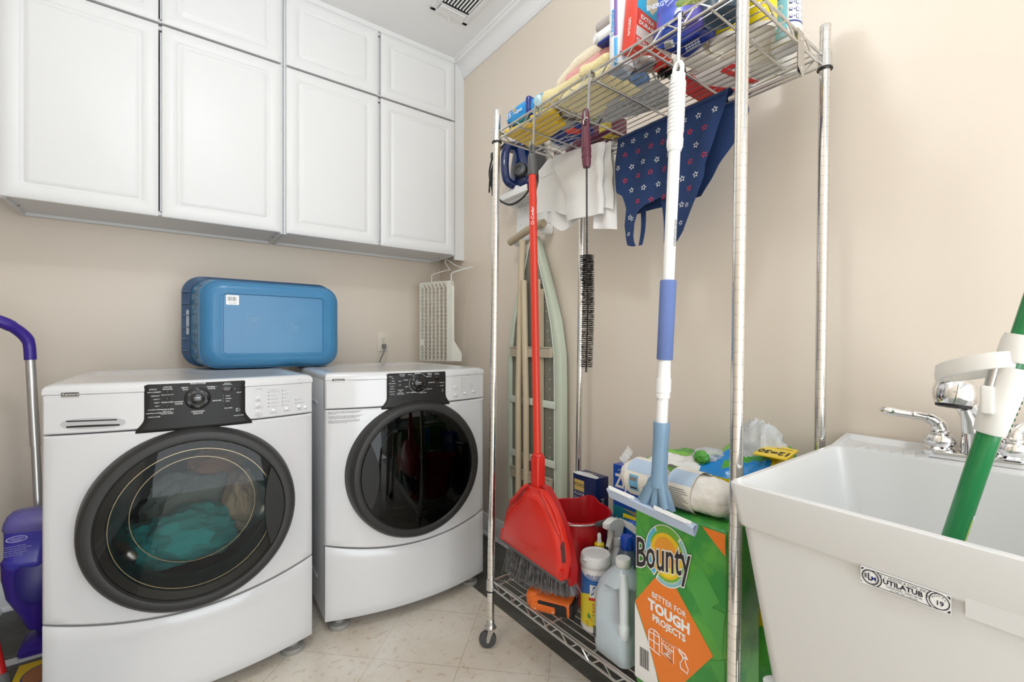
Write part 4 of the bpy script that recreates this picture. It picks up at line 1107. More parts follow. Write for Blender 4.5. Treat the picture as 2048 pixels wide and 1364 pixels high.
b = MB(); b.tube([sp(.915), sp(.912), sp(.880), sp(.868), sp(.80), sp(.765)], [.0185, .0190, .0178, .0175, .0180, .0205], 24)
hub = S1 + Vector((0, 0, .010))
for (dy, w) in ((-.026, .012), (.032, .015), (.004, .012)): b.tube([sp(.775) + Vector((-.004, dy * .3, 0)), (hub.x - .006, hub.y + dy, hub.z + .004)], [w, w * .75], 12)
b.prism([(-.045, .002), (-.030, .040), (-.013, .068), (.013, .068), (.034, .040), (.055, .002)], lambda u, v, h: (hub.x + h, hub.y + u, hub.z + v), -.006, .006)
obj('head', b, M_BPL, t)
yl, yr = .788, .546; zl, zr = .727, .706
def bl_(u, dz, dx): return (.905 + dx, lerp(yl, yr, u), lerp(zl, zr, u) + dz)
b = MB()
b.loft([[bl_(0, .0, -.006), bl_(1, .0, -.006)], [bl_(0, .0, .010), bl_(1, .0, .010)], [bl_(0, -.006, .012), bl_(1, -.006, .012)], [bl_(.01, -.026, .006), bl_(.985, -.026, .006)], [bl_(.01, -.026, .003), bl_(.985, -.026, .003)], [bl_(0, -.004, -.008), bl_(1, -.004, -.008)], [bl_(0, 0, -.006), bl_(1, 0, -.006)]], closed=False)
obj('blade_holder', b, mat('pale_blue_plastic', (0.48, 0.58, 0.76), 0.3), t)
for (u0, u1) in ((.02, .34), (.58, .97)):
    b = MB(); b.tube([bl_(u0, .003, -.003), bl_(u1, .003, -.003)], .0042, 8); b.tube([bl_(u0 + .03, .0025, -.010), bl_(u1 - .03, .0025, -.010)], .0026, 8)
    obj('white_channel', b, M_WPLAST, t)

# ------------------------------------------------------------ garments on the rod


def sheet(fn, nu, nv, b, th=0.0008, mi=0):
    """thin two-sided cloth from fn(u, v)"""
    f0 = lambda u, v: (lambda p: (p[0] - th, p[1], p[2]))(fn(u, v)); f1 = lambda u, v: (lambda p: (p[0] + th, p[1], p[2]))(fn(u, v))
    b.grid(f0, nu, nv, mi=mi); b.grid(f1, nu, nv, mi=mi)
    rim = [(k / nu, 0) for k in range(nu + 1)] + [(1, k / nv) for k in range(1, nv + 1)] + [(k / nu, 1) for k in range(nu - 1, -1, -1)] + [(0, k / nv) for k in range(nv - 1, 0, -1)]
    b.loft([[f0(*p) for p in rim], [f1(*p) for p in rim]], mi=mi)


M_NAVY = mat('navy_fabric', (0.006, 0.030, 0.115), 0.8, sheen=0.05, bump=(500, 0.25, 0.002))
M_SWHT = mat('white_star_print', (0.80, 0.80, 0.80), 0.7)
M_SRED = mat('red_star_print', (0.60, 0.03, 0.05), 0.7)
t = thing('star_garment', 'navy sleeveless garment with red and white stars draped over the rod', 'clothing', (RODX, .84, RODZ))
def gx(y, z):
    d = (1.788 - z); k = smooth(d / .10)
    return 1.2165 + .003 * (1 - k) - .006 * k + k * (.006 * math.sin((y - .6) * 26 + d * 5) + .004 * math.sin((y - .7) * 61 - d * 9)) - .012 * smooth((1.58 - z) / .18)
LE = [(1.408, .937), (1.415, .958), (1.435, .966), (1.485, .978), (1.542, .975), (1.587, .989), (1.600, 1.010), (1.611, 1.014), (1.66, 1.018), (1.707, 1.021), (1.80, 1.021)]
RE = [(1.399, .788), (1.426, .763), (1.473, .739), (1.519, .718), (1.571, .700), (1.606, .697), (1.657, .678), (1.707, .663), (1.757, .646), (1.80, .637)]
NL = [(1.408, .924), (1.42, .930), (1.44, .934), (1.484, .934), (1.522, .924), (1.538, .900), (1.550, .86)]
NR = [(1.399, .797), (1.426, .802), (1.473, .810), (1.537, .822), (1.548, .84), (1.550, .86)]
b = MB()
def over(u, v, base, sgn):   # top edge rolls over the rod
    return base
def body(u, v):
    z = lerp(1.550, 1.790, v); y = lerp(interp(LE, z), interp(RE, z), u); return (gx(y, z), y, z)
sheet(body, 40, 30, b)
def strapL(u, v):
    z = lerp(1.408, 1.550, v); y = lerp(interp(LE, z), interp(NL, z), u); return (gx(y, z), y, z)
sheet(strapL, 8, 22, b)
def strapR(u, v):
    z = lerp(1.399, 1.550, v); y = lerp(interp(NR, z), interp(RE, z), u); return (gx(y, z), y, z)
sheet(strapR, 10, 22, b)
bfront = b
b = MB()      # cloth passing over the rod and down behind
def overrod(u, v):
    a = lerp(-.15, PI + .1, v); y = lerp(1.021, .638, u); r_ = .0165 + .0008 * math.sin(u * 40)
    return (RODX - .002 - r_ * math.cos(a) * 1.15, y, 1.784 + r_ * math.sin(a) * .9)
sheet(overrod, 40, 10, b, .0005)
BL = [(1.50, 1.00), (1.60, 1.015), (1.80, 1.021)]; BR = [(1.50, .76), (1.575, .700), (1.610, .680), (1.654, .640), (1.690, .612), (1.73, .600), (1.80, .612)]
def back(u, v):
    z = lerp(1.53, 1.787, v); y = lerp(interp(BL, z), interp(BR, z), u); return (RODX + .018 + .005 * math.sin(y * 33 + z * 8), y, z)
sheet(back, 30, 24, b)
obj('back', b, M_NAVY, t, angle=70)
b = MB()
def strapb(y0, y1, zt_, zb_, w):
    def fn(u, v):
        z = lerp(zt_, zb_, v); y = lerp(y0, y1, v) + (u - .5) * w * (1 - .3 * v); return (1.226 + .008 * math.sin(v * 3) - .018 * v, y, z)
    sheet(fn, 4, 14, b)
strapb(.922, .920, 1.535, 1.412, .020); strapb(.845, .826, 1.552, 1.404, .022)
obj('shoulder_strap', b, M_NAVY, t, angle=70)
b = bfront
def star(y, z, r, rot, mi):
    pts = []; n = 10
    for q in range(2):
        for k in range(n):
            a = rot + PI / 2 + PI * k / 5; rad = (r if k % 2 == 0 else r * .46) * (1 if q == 0 else .62)
            yy, zz = y - rad * math.cos(a), z + rad * math.sin(a); pts.append((gx(yy, zz) - .0016, yy, zz))
    b.add(pts, [(k, (k + 1) % n, n + (k + 1) % n, n + k) for k in range(n)], mi + 1)
random.seed(3); row = 0
for i in range(9):
    z = 1.762 - i * .0415
    for j in range(9):
        y = 1.000 - j * .046 - (.023 if i % 2 else 0) + random.uniform(-.004, .004); zz = z + random.uniform(-.004, .004) - (j * .002)
        if zz > 1.545: a_, c_ = interp(RE, zz), interp(LE, zz)
        elif y > .88: a_, c_ = interp(NL, zz), interp(LE, zz)
        else: a_, c_ = interp(RE, zz), interp(NR, zz)
        if zz < 1.405 or not (a_ + .008 < y < c_ - .008): continue
        star(y, zz, .0102, random.uniform(-.4, .4), 0 if i % 2 == 0 else 1)
for (y, z) in ((.955, 1.452), (.945, 1.500), (.772, 1.452), (.752, 1.50)): star(y, z, .0085, .2, 0)
obj('front', b, [M_NAVY, M_SWHT, M_SRED], t, angle=70)

M_WCLOTH = mat('white_cotton', (0.83, 0.82, 0.80), 0.85, sheen=0.2, bump=(300, 0.2, 0.002))
t = thing('white_garment', 'small white cotton garment folded over the rod behind the red broom', 'clothing', (RODX, 1.25, RODZ))
def wx_(y, z, s): return 1.214 - s + .007 * math.sin(y * 38 + s * 300) * smooth((1.80 - z) / .12) + .003 * math.sin(z * 70 + y * 20)
def topz(y): return lerp(1.800, 1.838, smooth((y - 1.07) / .26)) - .03 * smooth((y - 1.36) / .08)
b = MB()
def w1(u, v):   # wide lower layer
    y = lerp(1.432, 1.052, u); zb = 1.628 - .075 * u + .012 * math.sin(u * 9); z = lerp(zb, topz(y) - .004, v); return (wx_(y, z, .0) + .004, y + .02 * (1 - v) * (.5 - u), z)
sheet(w1, 40, 24, b, .001); obj('wide_layer', b, M_WCLOTH, t, angle=70)
b = MB()
def w2(u, v):   # folded upper leg
    y = lerp(1.262, 1.072, u); zb = 1.560 - .012 * u; z = lerp(zb, topz(y) - .001, v); return (wx_(y, z, .010) - .008 * math.sin(PI * v) - .010 * smooth((u - .02) / .06) * (1 - smooth((u - .90) / .1)) + .006, y + (.075 * (1 - u)) * (1 - smooth((1.80 - z) / .16)) + .0, z)
sheet(w2, 36, 26, b, .0015); obj('folded_leg', b, M_WCLOTH, t, angle=70)
b = MB()
def w3(u, v):   # hem hanging lower in the middle
    y = lerp(1.400, 1.150, u); z = lerp(1.548 + .05 * (2 * u - 1) ** 2 - .014 * math.exp(-((u - .35) / .12) ** 2), 1.66, v); return (1.232 + .006 * math.sin(y * 50), y, z)
sheet(w3, 30, 10, b, .001); obj('hem', b, M_WCLOTH, t, angle=70)
b = MB()
def w4(u, v):   # long piece on the right behind
    y = lerp(1.135, 1.050, u); z = lerp(1.490 + .02 * (1 - u), topz(y) - .006, v); return (1.222 + .005 * math.sin(u * 7 + v * 3) + .010 * u, y - .012 * (1 - v) * u, z)
sheet(w4, 14, 26, b, .001); obj('hanging_end', b, M_WCLOTH, t, angle=70)
b = MB()
def wr(u, v):
    a = lerp(0, PI, v); y = lerp(1.420, 1.052, u); h = topz(y) - 1.770; return (RODX + .002 - .020 * math.cos(a), y, 1.770 + .002 + max(.014, h - .002) * math.sin(a))
sheet(wr, 30, 10, b, .0006); obj('fold_over_rod', b, M_WCLOTH, t, angle=70)

# ------------------------------------------------------------ iron on its wall holder, ironing board
t = thing('wall_holder', 'white plastic iron and ironing board holder screwed to the right wall', 'holder', (XR, 1.80, 1.72))
b = MB(); b.rbox((XR - .012, 1.825, 1.715), (.024, .10, .20), .008, 3); b.rbox((XR - .03, 1.84, 1.615), (.06, .04, .05), .014, 3); b.rbox((XR - .03, 1.63, 1.64), (.06, .04, .05), .014, 3); b.rbox((XR - .012, 1.73, 1.70), (.022, .22, .06), .008, 3)
obj('back_plate', b, M_WPLAST, t)
b = MB(); b.rbox((XR - .068, 1.77, 1.812), (.136, .235, .010), .004, 2); b.rbox((XR - .132, 1.77, 1.824), (.006, .235, .030), .003, 2); b.rbox((XR - .068, 1.885, 1.824), (.13, .006, .030), .003, 2)
for k in range(4): b.rbox((XR - .03 - .025 * k, 1.77, 1.802), (.004, .22, .014), .0015, 2)
obj('tray', b, M_WPLAST, t)
b = MB(); b.rbox((XR - .10, 1.80, 1.848), (.03, .09, .04), .01, 3); obj('heel_stop', b, M_WPLAST, t)
b = MB()
for (y, z) in ((1.80, 1.77), (1.835, 1.70), (1.70, 1.70)): b.cyl((XR - .0225, y, z), (XR - .0255, y, z), .003, 8)
obj('screw', b, M_STEEL, t)

t = thing('clothes_iron', 'dark blue clothes iron with its black cord in the white wall holder', 'iron', (1.40, 1.79, 1.90))
IM = Matrix.Translation((1.445, 1.785, 1.848)) @ Matrix.Scale(1.22, 4) @ Matrix.Translation((-1.445, -1.725, -1.845))
M_IRON = mat('dark_blue_gloss', (0.006, 0.022, 0.11), 0.10, coat=0.4)
def iloop(x, k, zs):   # tear-drop outline, nose up, in the wall plane
    pts = []
    for j in range(28):
        a = 2 * PI * j / 28; w_ = .058 * k; yy = w_ * math.sin(a); zz = math.cos(a)
        z_ = (.155 * zs * max(0, zz) ** 1.2 if zz > 0 else .085 * zs * -(-zz) ** .5)
        taper = 1 - .55 * max(0, zz) ** 1.5
        pts.append((x, 1.725 + yy * taper, 1.930 + z_))
    return pts
b = MB(); b.M = IM; b.loft([iloop(1.452, .96, 1.0), iloop(1.446, 1.02, 1.03)], cap0=True, cap1=True); obj('soleplate', b, M_STEEL, t)
b = MB(); b.M = IM; b.loft([iloop(1.446, 1.0, 1.0), iloop(1.425, 1.02, 1.0), iloop(1.402, .93, .93), iloop(1.385, .74, .82), iloop(1.378, .45, .6)], cap1=True); obj('body', b, M_IRON, t, angle=60)
b = MB(); b.M = IM; b.tube(spline([(1.390, 1.725, 1.862), (1.345, 1.725, 1.872), (1.330, 1.725, 1.90), (1.328, 1.725, 1.96), (1.340, 1.725, 2.01), (1.385, 1.725, 2.03)], 6), .0165, 14); obj('handle', b, M_IRON, t)
b = MB(); b.M = IM; b.lathe([(0, 0), (.030, 0), (.030, .010), (.026, .016), (0, .016)], (1.378, 1.690, 1.915), (-.8, -.6, .1), 24); b.lathe([(.020, .016), (.022, .018), (.010, .019)], (1.378, 1.690, 1.915), (-.8, -.6, .1), 20); obj('dial', b, M_BLACK, t)
b = MB(); b.M = IM; b.prism([(1.80, 2.03), (1.77, 2.055), (1.70, 2.07), (1.62, 2.03), (1.60, 1.90), (1.64, 1.89), (1.66, 2.00), (1.74, 2.02)], lambda u, v, h: (h, u, v), 1.400, 1.440); obj('heel_rest', b, mat('grey_black_plastic', (0.05, 0.05, 0.055), 0.4), t)
b = MB(); b.M = IM; b.tube(spline([(1.335, 1.730, 2.02), (1.31, 1.765, 2.00), (1.305, 1.80, 1.93), (1.31, 1.79, 1.86), (1.31, 1.74, 1.80), (1.32, 1.67, 1.765), (1.335, 1.60, 1.79), (1.35, 1.575, 1.85)], 8), .0038, 8)
b.tube(spline([(1.31, 1.70, 2.01), (1.30, 1.745, 1.97), (1.30, 1.785, 1.91), (1.30, 1.795, 1.84)], 8), .0036, 8)
obj('cord', b, M_BLACK, t)
b = MB(); b.M = IM; b.rbox((1.31, 1.770, 1.985), (.02, .035, .026), .004, 2); b.prism([(1.770, 1.975), (1.755, 1.975), (1.765, 1.90), (1.785, 1.825), (1.795, 1.90)], lambda u, v, h: (h, u, v), 1.306, 1.312); obj('plug_and_strap', b, M_CHAR2, t)

t = thing('ironing_board', 'folded ironing board with pale green cover hanging on the right wall', 'ironing board', (1.41, 1.70, 0.2))
HB = [(0.245, .198), (0.30, .203), (0.45, .204), (0.90, .204), (1.05, .200), (1.20, .172), (1.35, .122), (1.45, .084), (1.53, .052), (1.585, .030), (1.612, .012), (1.618, .001)]
def bo(k):
    l = [(1.700 + interp(HB, z) * k, z) for z in (.245, .30, .45, .90, 1.05, 1.20, 1.35, 1.45, 1.53, 1.585, 1.612, 1.618)]
    r = [(1.700 - (u - 1.700), z) for u, z in reversed(l)]
    return l + r
def bl2(x, k, dz=0.0): return [(x, 1.700 + (u - 1.700) * k, .93 + (z - .93) * (1 - dz)) for u, z in bo(1)]
M_MINT = mat('pale_green_cover', (0.58, 0.64, 0.52), 0.8, bump=(60, 0.15, 0.004))
M_MESH = mat('grey_green_steel', (0.27, 0.27, 0.22), 0.5, 0.3)
M_BGE = mat('beige_tube', (0.56, 0.46, 0.32), 0.35)
b = MB(); b.loft([bl2(1.443, .97, .01), bl2(1.440, 1.0, .0), bl2(1.412, 1.0, .0), bl2(1.404, .985, .004), bl2(1.4005, .95, .010), bl2(1.4005, .80, .035), bl2(1.404, .775, .04)], cap0=True); obj('cover', b, M_MINT, t, angle=60)
b = MB(); b.loft([bl2(1.4075, .80, .035), bl2(1.406, .80, .035)], cap1=True)
brd = obj('board', b, M_MESH, t)
b = MB(); b.tube([(1.400, y, z) for (x, y, z) in bl2(1.4, .79, .038)], .0022, 6); obj('cover_hem', b, mat('white_hem', (0.78, 0.80, 0.76), 0.7), t)
b = MB()
for k in range(26):
    z = .30 + k * .045
    for s_ in (-1, 1):
        yy = s_ * min(.125, interp(HB, z) * .62); b.cyl((1.4058, 1.70 + yy, z), (1.4052, 1.70 + yy, z), .0032, 8)
obj('vent_holes', b, mat('pale_hole', (0.70, 0.68, 0.62), 0.7), t)
for (y0, y1, x, r) in ((1.765, 1.785, 1.370, .0165), (1.712, 1.740, 1.376, .0155)):
    b = MB(); b.tube([(x, y0, .26), (x, y0, .85), (x + .01, y1 - .03, 1.44), (x + .01, y1 - .04, 1.60)] if r == .0165 else [(x, y0, .26), (x, y0 + .002, .8), (x, y0 + .018, 1.40)], r, 14); obj('leg', b, M_BGE, t)
b = MB(); b.box((1.395, 1.628, .80), (.012, .034, 1.10)); obj('rail', b, M_BGE, t)
for z in (1.055, .455):
    b = MB(); b.rbox((1.392, 1.70, z), (.018, .31, .050), .004, 2); b.rbox((1.384, 1.70, z + .022), (.012, .31, .006), .002, 2); b.rbox((1.384, 1.70, z - .022), (.012, .31, .006), .002, 2); obj('cross_brace', b, mat('pale_beige_steel', (0.50, 0.44, 0.34), 0.4), t)
for z in (.815, .545):
    b = MB(); b.rbox((1.396, 1.70, z), (.004, .345, .034), .0015, 2); obj('elastic_strap', b, mat('mint_elastic', (0.66, 0.72, 0.62), 0.8), t)
b = MB(); b.rbox((1.39, 1.642, 1.36), (.004, .035, .075), .002, 2); b.rbox((1.388, 1.735, .53), (.006, .04, .05), .003, 2); obj('latch_plate', b, M_BGE, t)
b = MB(); b.tube([(1.378, 1.845, 1.605), (1.378, 1.70, 1.640), (1.378, 1.585, 1.650)], .0185, 16); obj('foot_bar', b, mat('tan_tube', (0.42, 0.34, 0.23), 0.35), t)
# ------------------------------------------------------------ things on the top shelf
ZI = 1.8432


def soft_pack(b, c, d, r=0.02, amp=0.006, freq=14, seed=0, rz=0.0, mi=0, fn2=None):
    """a soft bag: rounded block with a crumpled skin"""
    Mr = Matrix.Rotation(rz, 4, 'Z')
    def fn(p):
        n = Vector(p).normalized()
        k = amp * (noise.noise(Vector(p) * freq + Vector((seed, seed, 0))) + .5 * noise.noise(Vector(p) * freq * 2.7 + Vector((0, seed, seed))))
        q = Vector(p) + n * k
        q.z = max(q.z, -d[2] / 2)
        if fn2: q = fn2(q)
        return Mr @ q
    b.rbox(c, d, r, 4, mi=mi, fn=fn)


def fold_towel(b, c, d, layers, seed, rz=0.0, mi=0, droop=0.0):
    """folded terry towel: layers with rounded folds"""
    h = d[2] / layers
    for k in range(layers):
        soft_pack(b, (c[0] + random.uniform(-.006, .006), c[1] + random.uniform(-.008, .008), c[2] - d[2] / 2 + h * (k + .5)), (d[0] * random.uniform(.94, 1.0), d[1] * random.uniform(.93, 1.0), h * 1.06), h * .48, .006, 16, seed + k, rz, mi)


M_YEL = mat('bright_yellow_cloth', (0.80, 0.52, 0.02), 0.9, sheen=0.3, bump=(240, 0.5, 0.004))
M_PALEY = mat('pale_yellow_terry', (0.82, 0.70, 0.36), 0.95, sheen=0.4, bump=(260, 0.8, 0.006))
M_CREAMT = mat('cream_terry', (0.86, 0.76, 0.58), 0.95, sheen=0.4, bump=(260, 0.7, 0.005))
M_PINKT = mat('pink_terry', (0.80, 0.36, 0.34), 0.95, sheen=0.4, bump=(260, 0.8, 0.006))
M_LEMON = mat('lemon_terry', (0.84, 0.80, 0.50), 0.95, sheen=0.4, bump=(260, 0.6, 0.005))
M_SKY = mat('sky_blue_film', (0.02, 0.28, 0.66), 0.22)
M_NAVYF = mat('navy_film', (0.008, 0.025, 0.20), 0.22, bump=(60, 0.25, 0.004))
M_CLRF = mat('clear_wrinkled_film', (0.72, 0.74, 0.76), 0.12, alpha=0.55, bump=(45, 0.6, 0.006))

b = MB(); soft_pack(b, (1.045, 1.285, ZI + .010), (.150, .115, .020), .009, .005, 20, 2, R(10)); soft_pack(b, (1.055, 1.205, ZI + .016), (.11, .12, .030), .013, .006, 18, 4, R(-14)); soft_pack(b, (1.010, 1.150, ZI + .012), (.07, .10, .022), .010, .005, 22, 6, R(8))
obj('cleaning_cloth', b, M_YEL, origin=(1.05, 1.25, ZI), label='bright yellow cleaning cloth crumpled on the top shelf near its left end', cat='cloth')

t = thing('wipes_pack', 'shiny blue soft pack lying on the bright yellow cloth on the top shelf', 'pack', (1.03, 1.25, ZI + .03))
b = MB(); soft_pack(b, (1.040, 1.240, ZI + .066), (.115, .205, .066), .025, .008, 16, 8, R(4)); obj('pouch', b, M_SKY, t, angle=60)
b = MB(); soft_pack(b, (1.040, 1.318, ZI + .062), (.121, .05, .068), .024, .007, 16, 8, R(4)); obj('navy_band', b, M_NAVYF, t, angle=60)
b = MB(); soft_pack(b, (1.040, 1.218, ZI + .066), (.121, .022, .070), .010, .005, 16, 8, R(4)); obj('navy_stripe', b, M_NAVYF, t, angle=60)
b = MB(); soft_pack(b, (1.022, 1.165, ZI + .052), (.10, .05, .055), .022, .012, 26, 3, R(4)); obj('clear_end', b, mat('pale_blue_film', (0.42, 0.60, 0.68), 0.2), t, angle=60)
b = MB()
for (y, z, s_, h, mi) in ((1.300, .066, '15', .026, 0), (1.268, .060, '*', .05, 1)):
    b.text(s_, h, lambda u, v: (.9745 - (u * .0), y + .012 - u, ZI + z + v), 0, 0, bold=.02, mi=mi)
b.text('wipes', .02, lambda u, v: (.9745, 1.258 - u, ZI + .066 + v), 0, 0, bold=.01); obj('lettering', b, [M_WTXT, M_YEL], t)

t = thing('pale_yellow_towel', 'pale yellow terry towel at the bottom of the towel heap on top', 'towel', (1.06, .97, ZI))
random.seed(21); b = MB(); fold_towel(b, (1.055, .945, ZI + .032), (.165, .235, .064), 2, 1, R(-4)); soft_pack(b, (1.030, 1.085, ZI + .050), (.115, .13, .056), .025, .010, 15, 17, R(12)); soft_pack(b, (.995, .900, ZI + .046), (.07, .10, .036), .016, .008, 18, 23, R(5))
obj('towel_body', b, M_PALEY, t, angle=70)
b = MB(); b.tube(spline([(1.010, 1.085, ZI + .010), (1.045, 1.105, ZI + .004), (1.090, 1.090, ZI + .003), (1.110, 1.055, ZI + .003), (1.135, 1.085, ZI + .002), (1.165, 1.065, ZI + .002), (1.150, 1.030, ZI + .002)], 6), .0045, 8); obj('dark_binding', b, mat('dark_brown_binding', (0.10, 0.08, 0.07), 0.9), t)
b = MB(); b.prism([(1.085, 1.10), (1.150, 1.085), (1.170, 1.045), (1.140, 1.02), (1.09, 1.03)], lambda u, v, h: (u, v, h), ZI + .001, ZI + .006); obj('towel_corner', b, M_PALEY, t)
random.seed(22); b = MB(); soft_pack(b, (1.060, .955, ZI + .085), (.135, .20, .042), .020, .008, 17, 31, R(-3)); obj('pink_towel', b, M_PINKT, origin=(1.06, .955, ZI + .065), label='pink terry towel sandwiched in the towel heap on the top shelf', cat='towel', angle=70)
b = MB(); soft_pack(b, (1.070, .985, ZI + .126), (.130, .25, .045), .021, .010, 12, 37, R(-2), fn2=lambda q: Vector((q.x, q.y, q.z - .030 * smooth((q.y) / .13)))); obj('cream_towel', b, M_CREAMT, origin=(1.07, .985, ZI + .10), label='cream towel lying over the pink towel on the top shelf', cat='towel', angle=70)
b = MB(); soft_pack(b, (1.110, .950, ZI + .162), (.110, .24, .036), .017, .009, 12, 43, R(-2), fn2=lambda q: Vector((q.x, q.y, q.z - .036 * smooth((q.y) / .12)))); obj('lemon_towel', b, M_LEMON, origin=(1.11, .95, ZI + .145), label='light lemon towel on the very top of the towel heap', cat='towel', angle=70)
t = thing('handheld_steamer', 'small white hand-held appliance lying on the towels behind the spray can', 'appliance', (1.02, .865, ZI + .11))
b = MB(); b.rbox((.985, .850, ZI + .116), (.05, .10, .036), .017, 5); b.cyl((.9605, .885, ZI + .112), (.958, .886, ZI + .112), .010, 16); obj('housing', b, M_WPLAST, t)
b = MB(); b.rbox((.986, .845, ZI + .096), (.045, .075, .010), .004, 3); obj('navy_base', b, M_NAVYF, t)
b = MB(); b.rbox((.990, .848, ZI + .152), (.045, .10, .030), .014, 5); obj('grey_window', b, mat('grey_tinted_plastic', (0.42, 0.38, 0.36), 0.15), t)

# spray can
t = thing('spray_can', 'tall white and purple aerosol spray can standing on the front edge of the top shelf', 'spray can', (.992, .812, ZI))
CC = Vector((.990, .816, ZI)); rc = .0325
def canp(u, v, k=0.0): a = R(233) + u / rc; return (CC.x + (rc + .0005 + k) * math.cos(a), CC.y + (rc + .0005 + k) * math.sin(a), CC.z + v)
b = MB(); b.lathe([(0, .006), (rc - .004, .006), (rc - .002, 0), (rc, .003), (rc, .190), (rc - .004, .200), (rc - .010, .215), (rc - .013, .222), (.016, .226)], CC, n=32); obj('can', b, mat('white_lacquered_tin', (0.80, 0.80, 0.82), 0.22), t)
b = MB(); b.lathe([(.0190, .216), (.0195, .222), (.0190, .255), (.012, .262), (0, .263)], CC, n=24); obj('cap', b, mat('dark_violet_cap', (0.10, 0.05, 0.11), 0.3), t)
def cband(b, a0, a1, z0, z1, mi=0, k=0.0):
    n = 12; b.grid(lambda u, v: canp(lerp(a0, a1, u), lerp(z0, z1, v), k), n, 1, mi=mi)
b = MB(); cband(b, -.028, -.018, .08, .195, 0); cband(b, -.028, -.018, .0, .075, 1); cband(b, -.012, .060, .030, .034, 0); cband(b, .014, .024, .150, .168, 0)
for k in range(20): z = .140 - k * .0052; cband(b, .002 + .001 * (k % 3), .054 - .004 * (k % 4), z, z + .0016, 2)
for k in range(9): cband(b, -.006 + k * .0016, -.0052 + k * .0016, .010, .026, 2)
b.text('Ultimate', .020, lambda u, v: canp(-.033 - v, .120 + u, .0003), 0, 0, bold=.02, mi=1)
obj('can_print', b, [mat('purple_print', (0.14, 0.03, 0.26), 0.4), mat('cyan_print', (0.02, 0.33, 0.72), 0.4), mat('grey_blue_print', (0.28, 0.30, 0.42), 0.5)], t)

# red box
t = thing('red_box', 'red and blue cardboard box with white lettering standing next to the spray can', 'box', (.98, .735, ZI))
M_REDC = mat('red_card', (0.72, 0.055, 0.028), 0.35)
bm_ = Matrix.Translation((.948, .741, ZT + .0210)) @ Matrix.Rotation(R(-9), 4, 'Z') @ Matrix.Rotation(R(6), 4, 'Y')
b = MB(); b.M = bm_; b.rbox((.066, .024, .115), (.132, .048, .230), .0015, 2); obj('carton', b, M_REDC, t)
def rb(u, v, k=0.0): return tuple(bm_ @ Vector((u, -.0006 - k, v)))
b = MB(); b.poly([rb(.001, .098), rb(.131, .074), rb(.131, .229), rb(.001, .229)]); b.poly([rb(.003, .026), rb(.129, .010), rb(.129, .040), rb(.003, .052)], mi=1)
b.poly([rb(.030, .110, .0002), rb(.052, .098, .0002), (rb(.075, .13, .0002)), rb(.070, .229, .0002), rb(.026, .229, .0002)], mi=2)
for (s_, u, v) in (('EXTRA', .014, .079), ('DURABLE', .010, .063)): b.text(s_, .0150, lambda a, c: rb(u + a, v + c - a * .12, .0003), 0, 0, align='LEFT', bold=.03, mi=3)
for (s_, v) in (('REUSABLE', .0175), ('CLOTHS', .0105)): b.text(s_, .0080, lambda a, c: rb(.006 + a, v + c - a * .10, .0003), 0, 0, align='LEFT', bold=.02, mi=3)
b.text('DUSTERS', .012, lambda a, c: tuple(bm_ @ Vector((-.0006, .024 - c, .060 + a))), 0, 0, bold=.02, mi=3)
b.text('6 refills', .010, lambda a, c: tuple(bm_ @ Vector((.03 + a, .018 - c, -.0006))), 0, 0, bold=.01, mi=3)
obj('front_print', b, [mat('cyan_card', (0.01, 0.42, 0.72), 0.35), mat('beige_print', (0.70, 0.60, 0.55), 0.5), mat('cream_print', (0.80, 0.70, 0.48), 0.5), M_WTXT], t)

# purple-blue pouch standing
t = thing('detergent_pouch', 'glossy translucent blue and violet refill pouch standing on the front of the top shelf', 'pouch', (.955, .635, ZI))
b = MB()
def pouch(u, v):
    a = 2 * PI * u; z = .235 * v; w = .062 * (1 - .12 * v); d = lerp(.032, .008, v ** 1.2)
    n_ = .003 * noise.noise(Vector((u * 9, v * 7, 3)))
    return (.985 + (d + n_) * math.cos(a), .636 + (w + n_) * math.sin(a), ZI + .001 + z)
b.grid(pouch, 40, 20, cu=True); b.poly([pouch(k / 40, 0) for k in range(40)][::-1]); obj('film', b, mat('violet_blue_film', (0.045, 0.11, 0.55), 0.15, var=(7, (0.16, 0.13, 0.55), 0.42, 0.62)), t, angle=60)
b = MB()
for k in range(9): b.grid(lambda u, v: (.9525 - .002, .640 - .03 + u * (.045 - .004 * (k % 3)), ZI + .150 - k * .010 + v * .002 - u * .012), 3, 1)
b.text('ENERGY', .016, lambda u, v: (.9515 - .001, .675 - u, ZI + .078 + v - u * .3), 0, 0, bold=.02)
obj('print', b, mat('pale_blue_print', (0.62, 0.68, 0.86), 0.4), t)

t = thing('blue_refill_bag', 'shiny royal blue plastic bag lying flat under the pouch on the top shelf', 'bag', (1.02, .645, ZI))
b = MB(); soft_pack(b, (1.022, .648, ZI + .021), (.125, .105, .040), .018, .006, 20, 51, R(-12)); obj('bag', b, M_NAVYF, t, angle=60)
b = MB(); F = lambda u, v: (.985 + u, .672 + v, ZI + .0002)
b.poly([(.978, .675, ZI - .0004), (1.008, .690, ZI - .0004), (1.016, .668, ZI - .0004), (.986, .655, ZI - .0004)])
for k in range(10): x = .985 + .0025 * k; b.poly([(x, .678 + k * .0011, ZI - .0007), (x + .0012, .6785 + k * .0011, ZI - .0007), (x + .0072, .6645 + k * .0011, ZI - .0007), (x + .006, .664 + k * .0011, ZI - .0007)], mi=1)
for k in range(5):
    for q in range(3): c_ = Vector((1.035 + q * .010, .650 - k * .008 + q * .004, ZI - .0006)); b.tube([c_ + Vector((.0028 * math.cos(a), .0028 * math.sin(a), 0)) for a in [PI / 4 * j for j in range(8)]], .0006, 4, closed=True)
obj('label', b, [M_WTXT, M_KTXT], t)
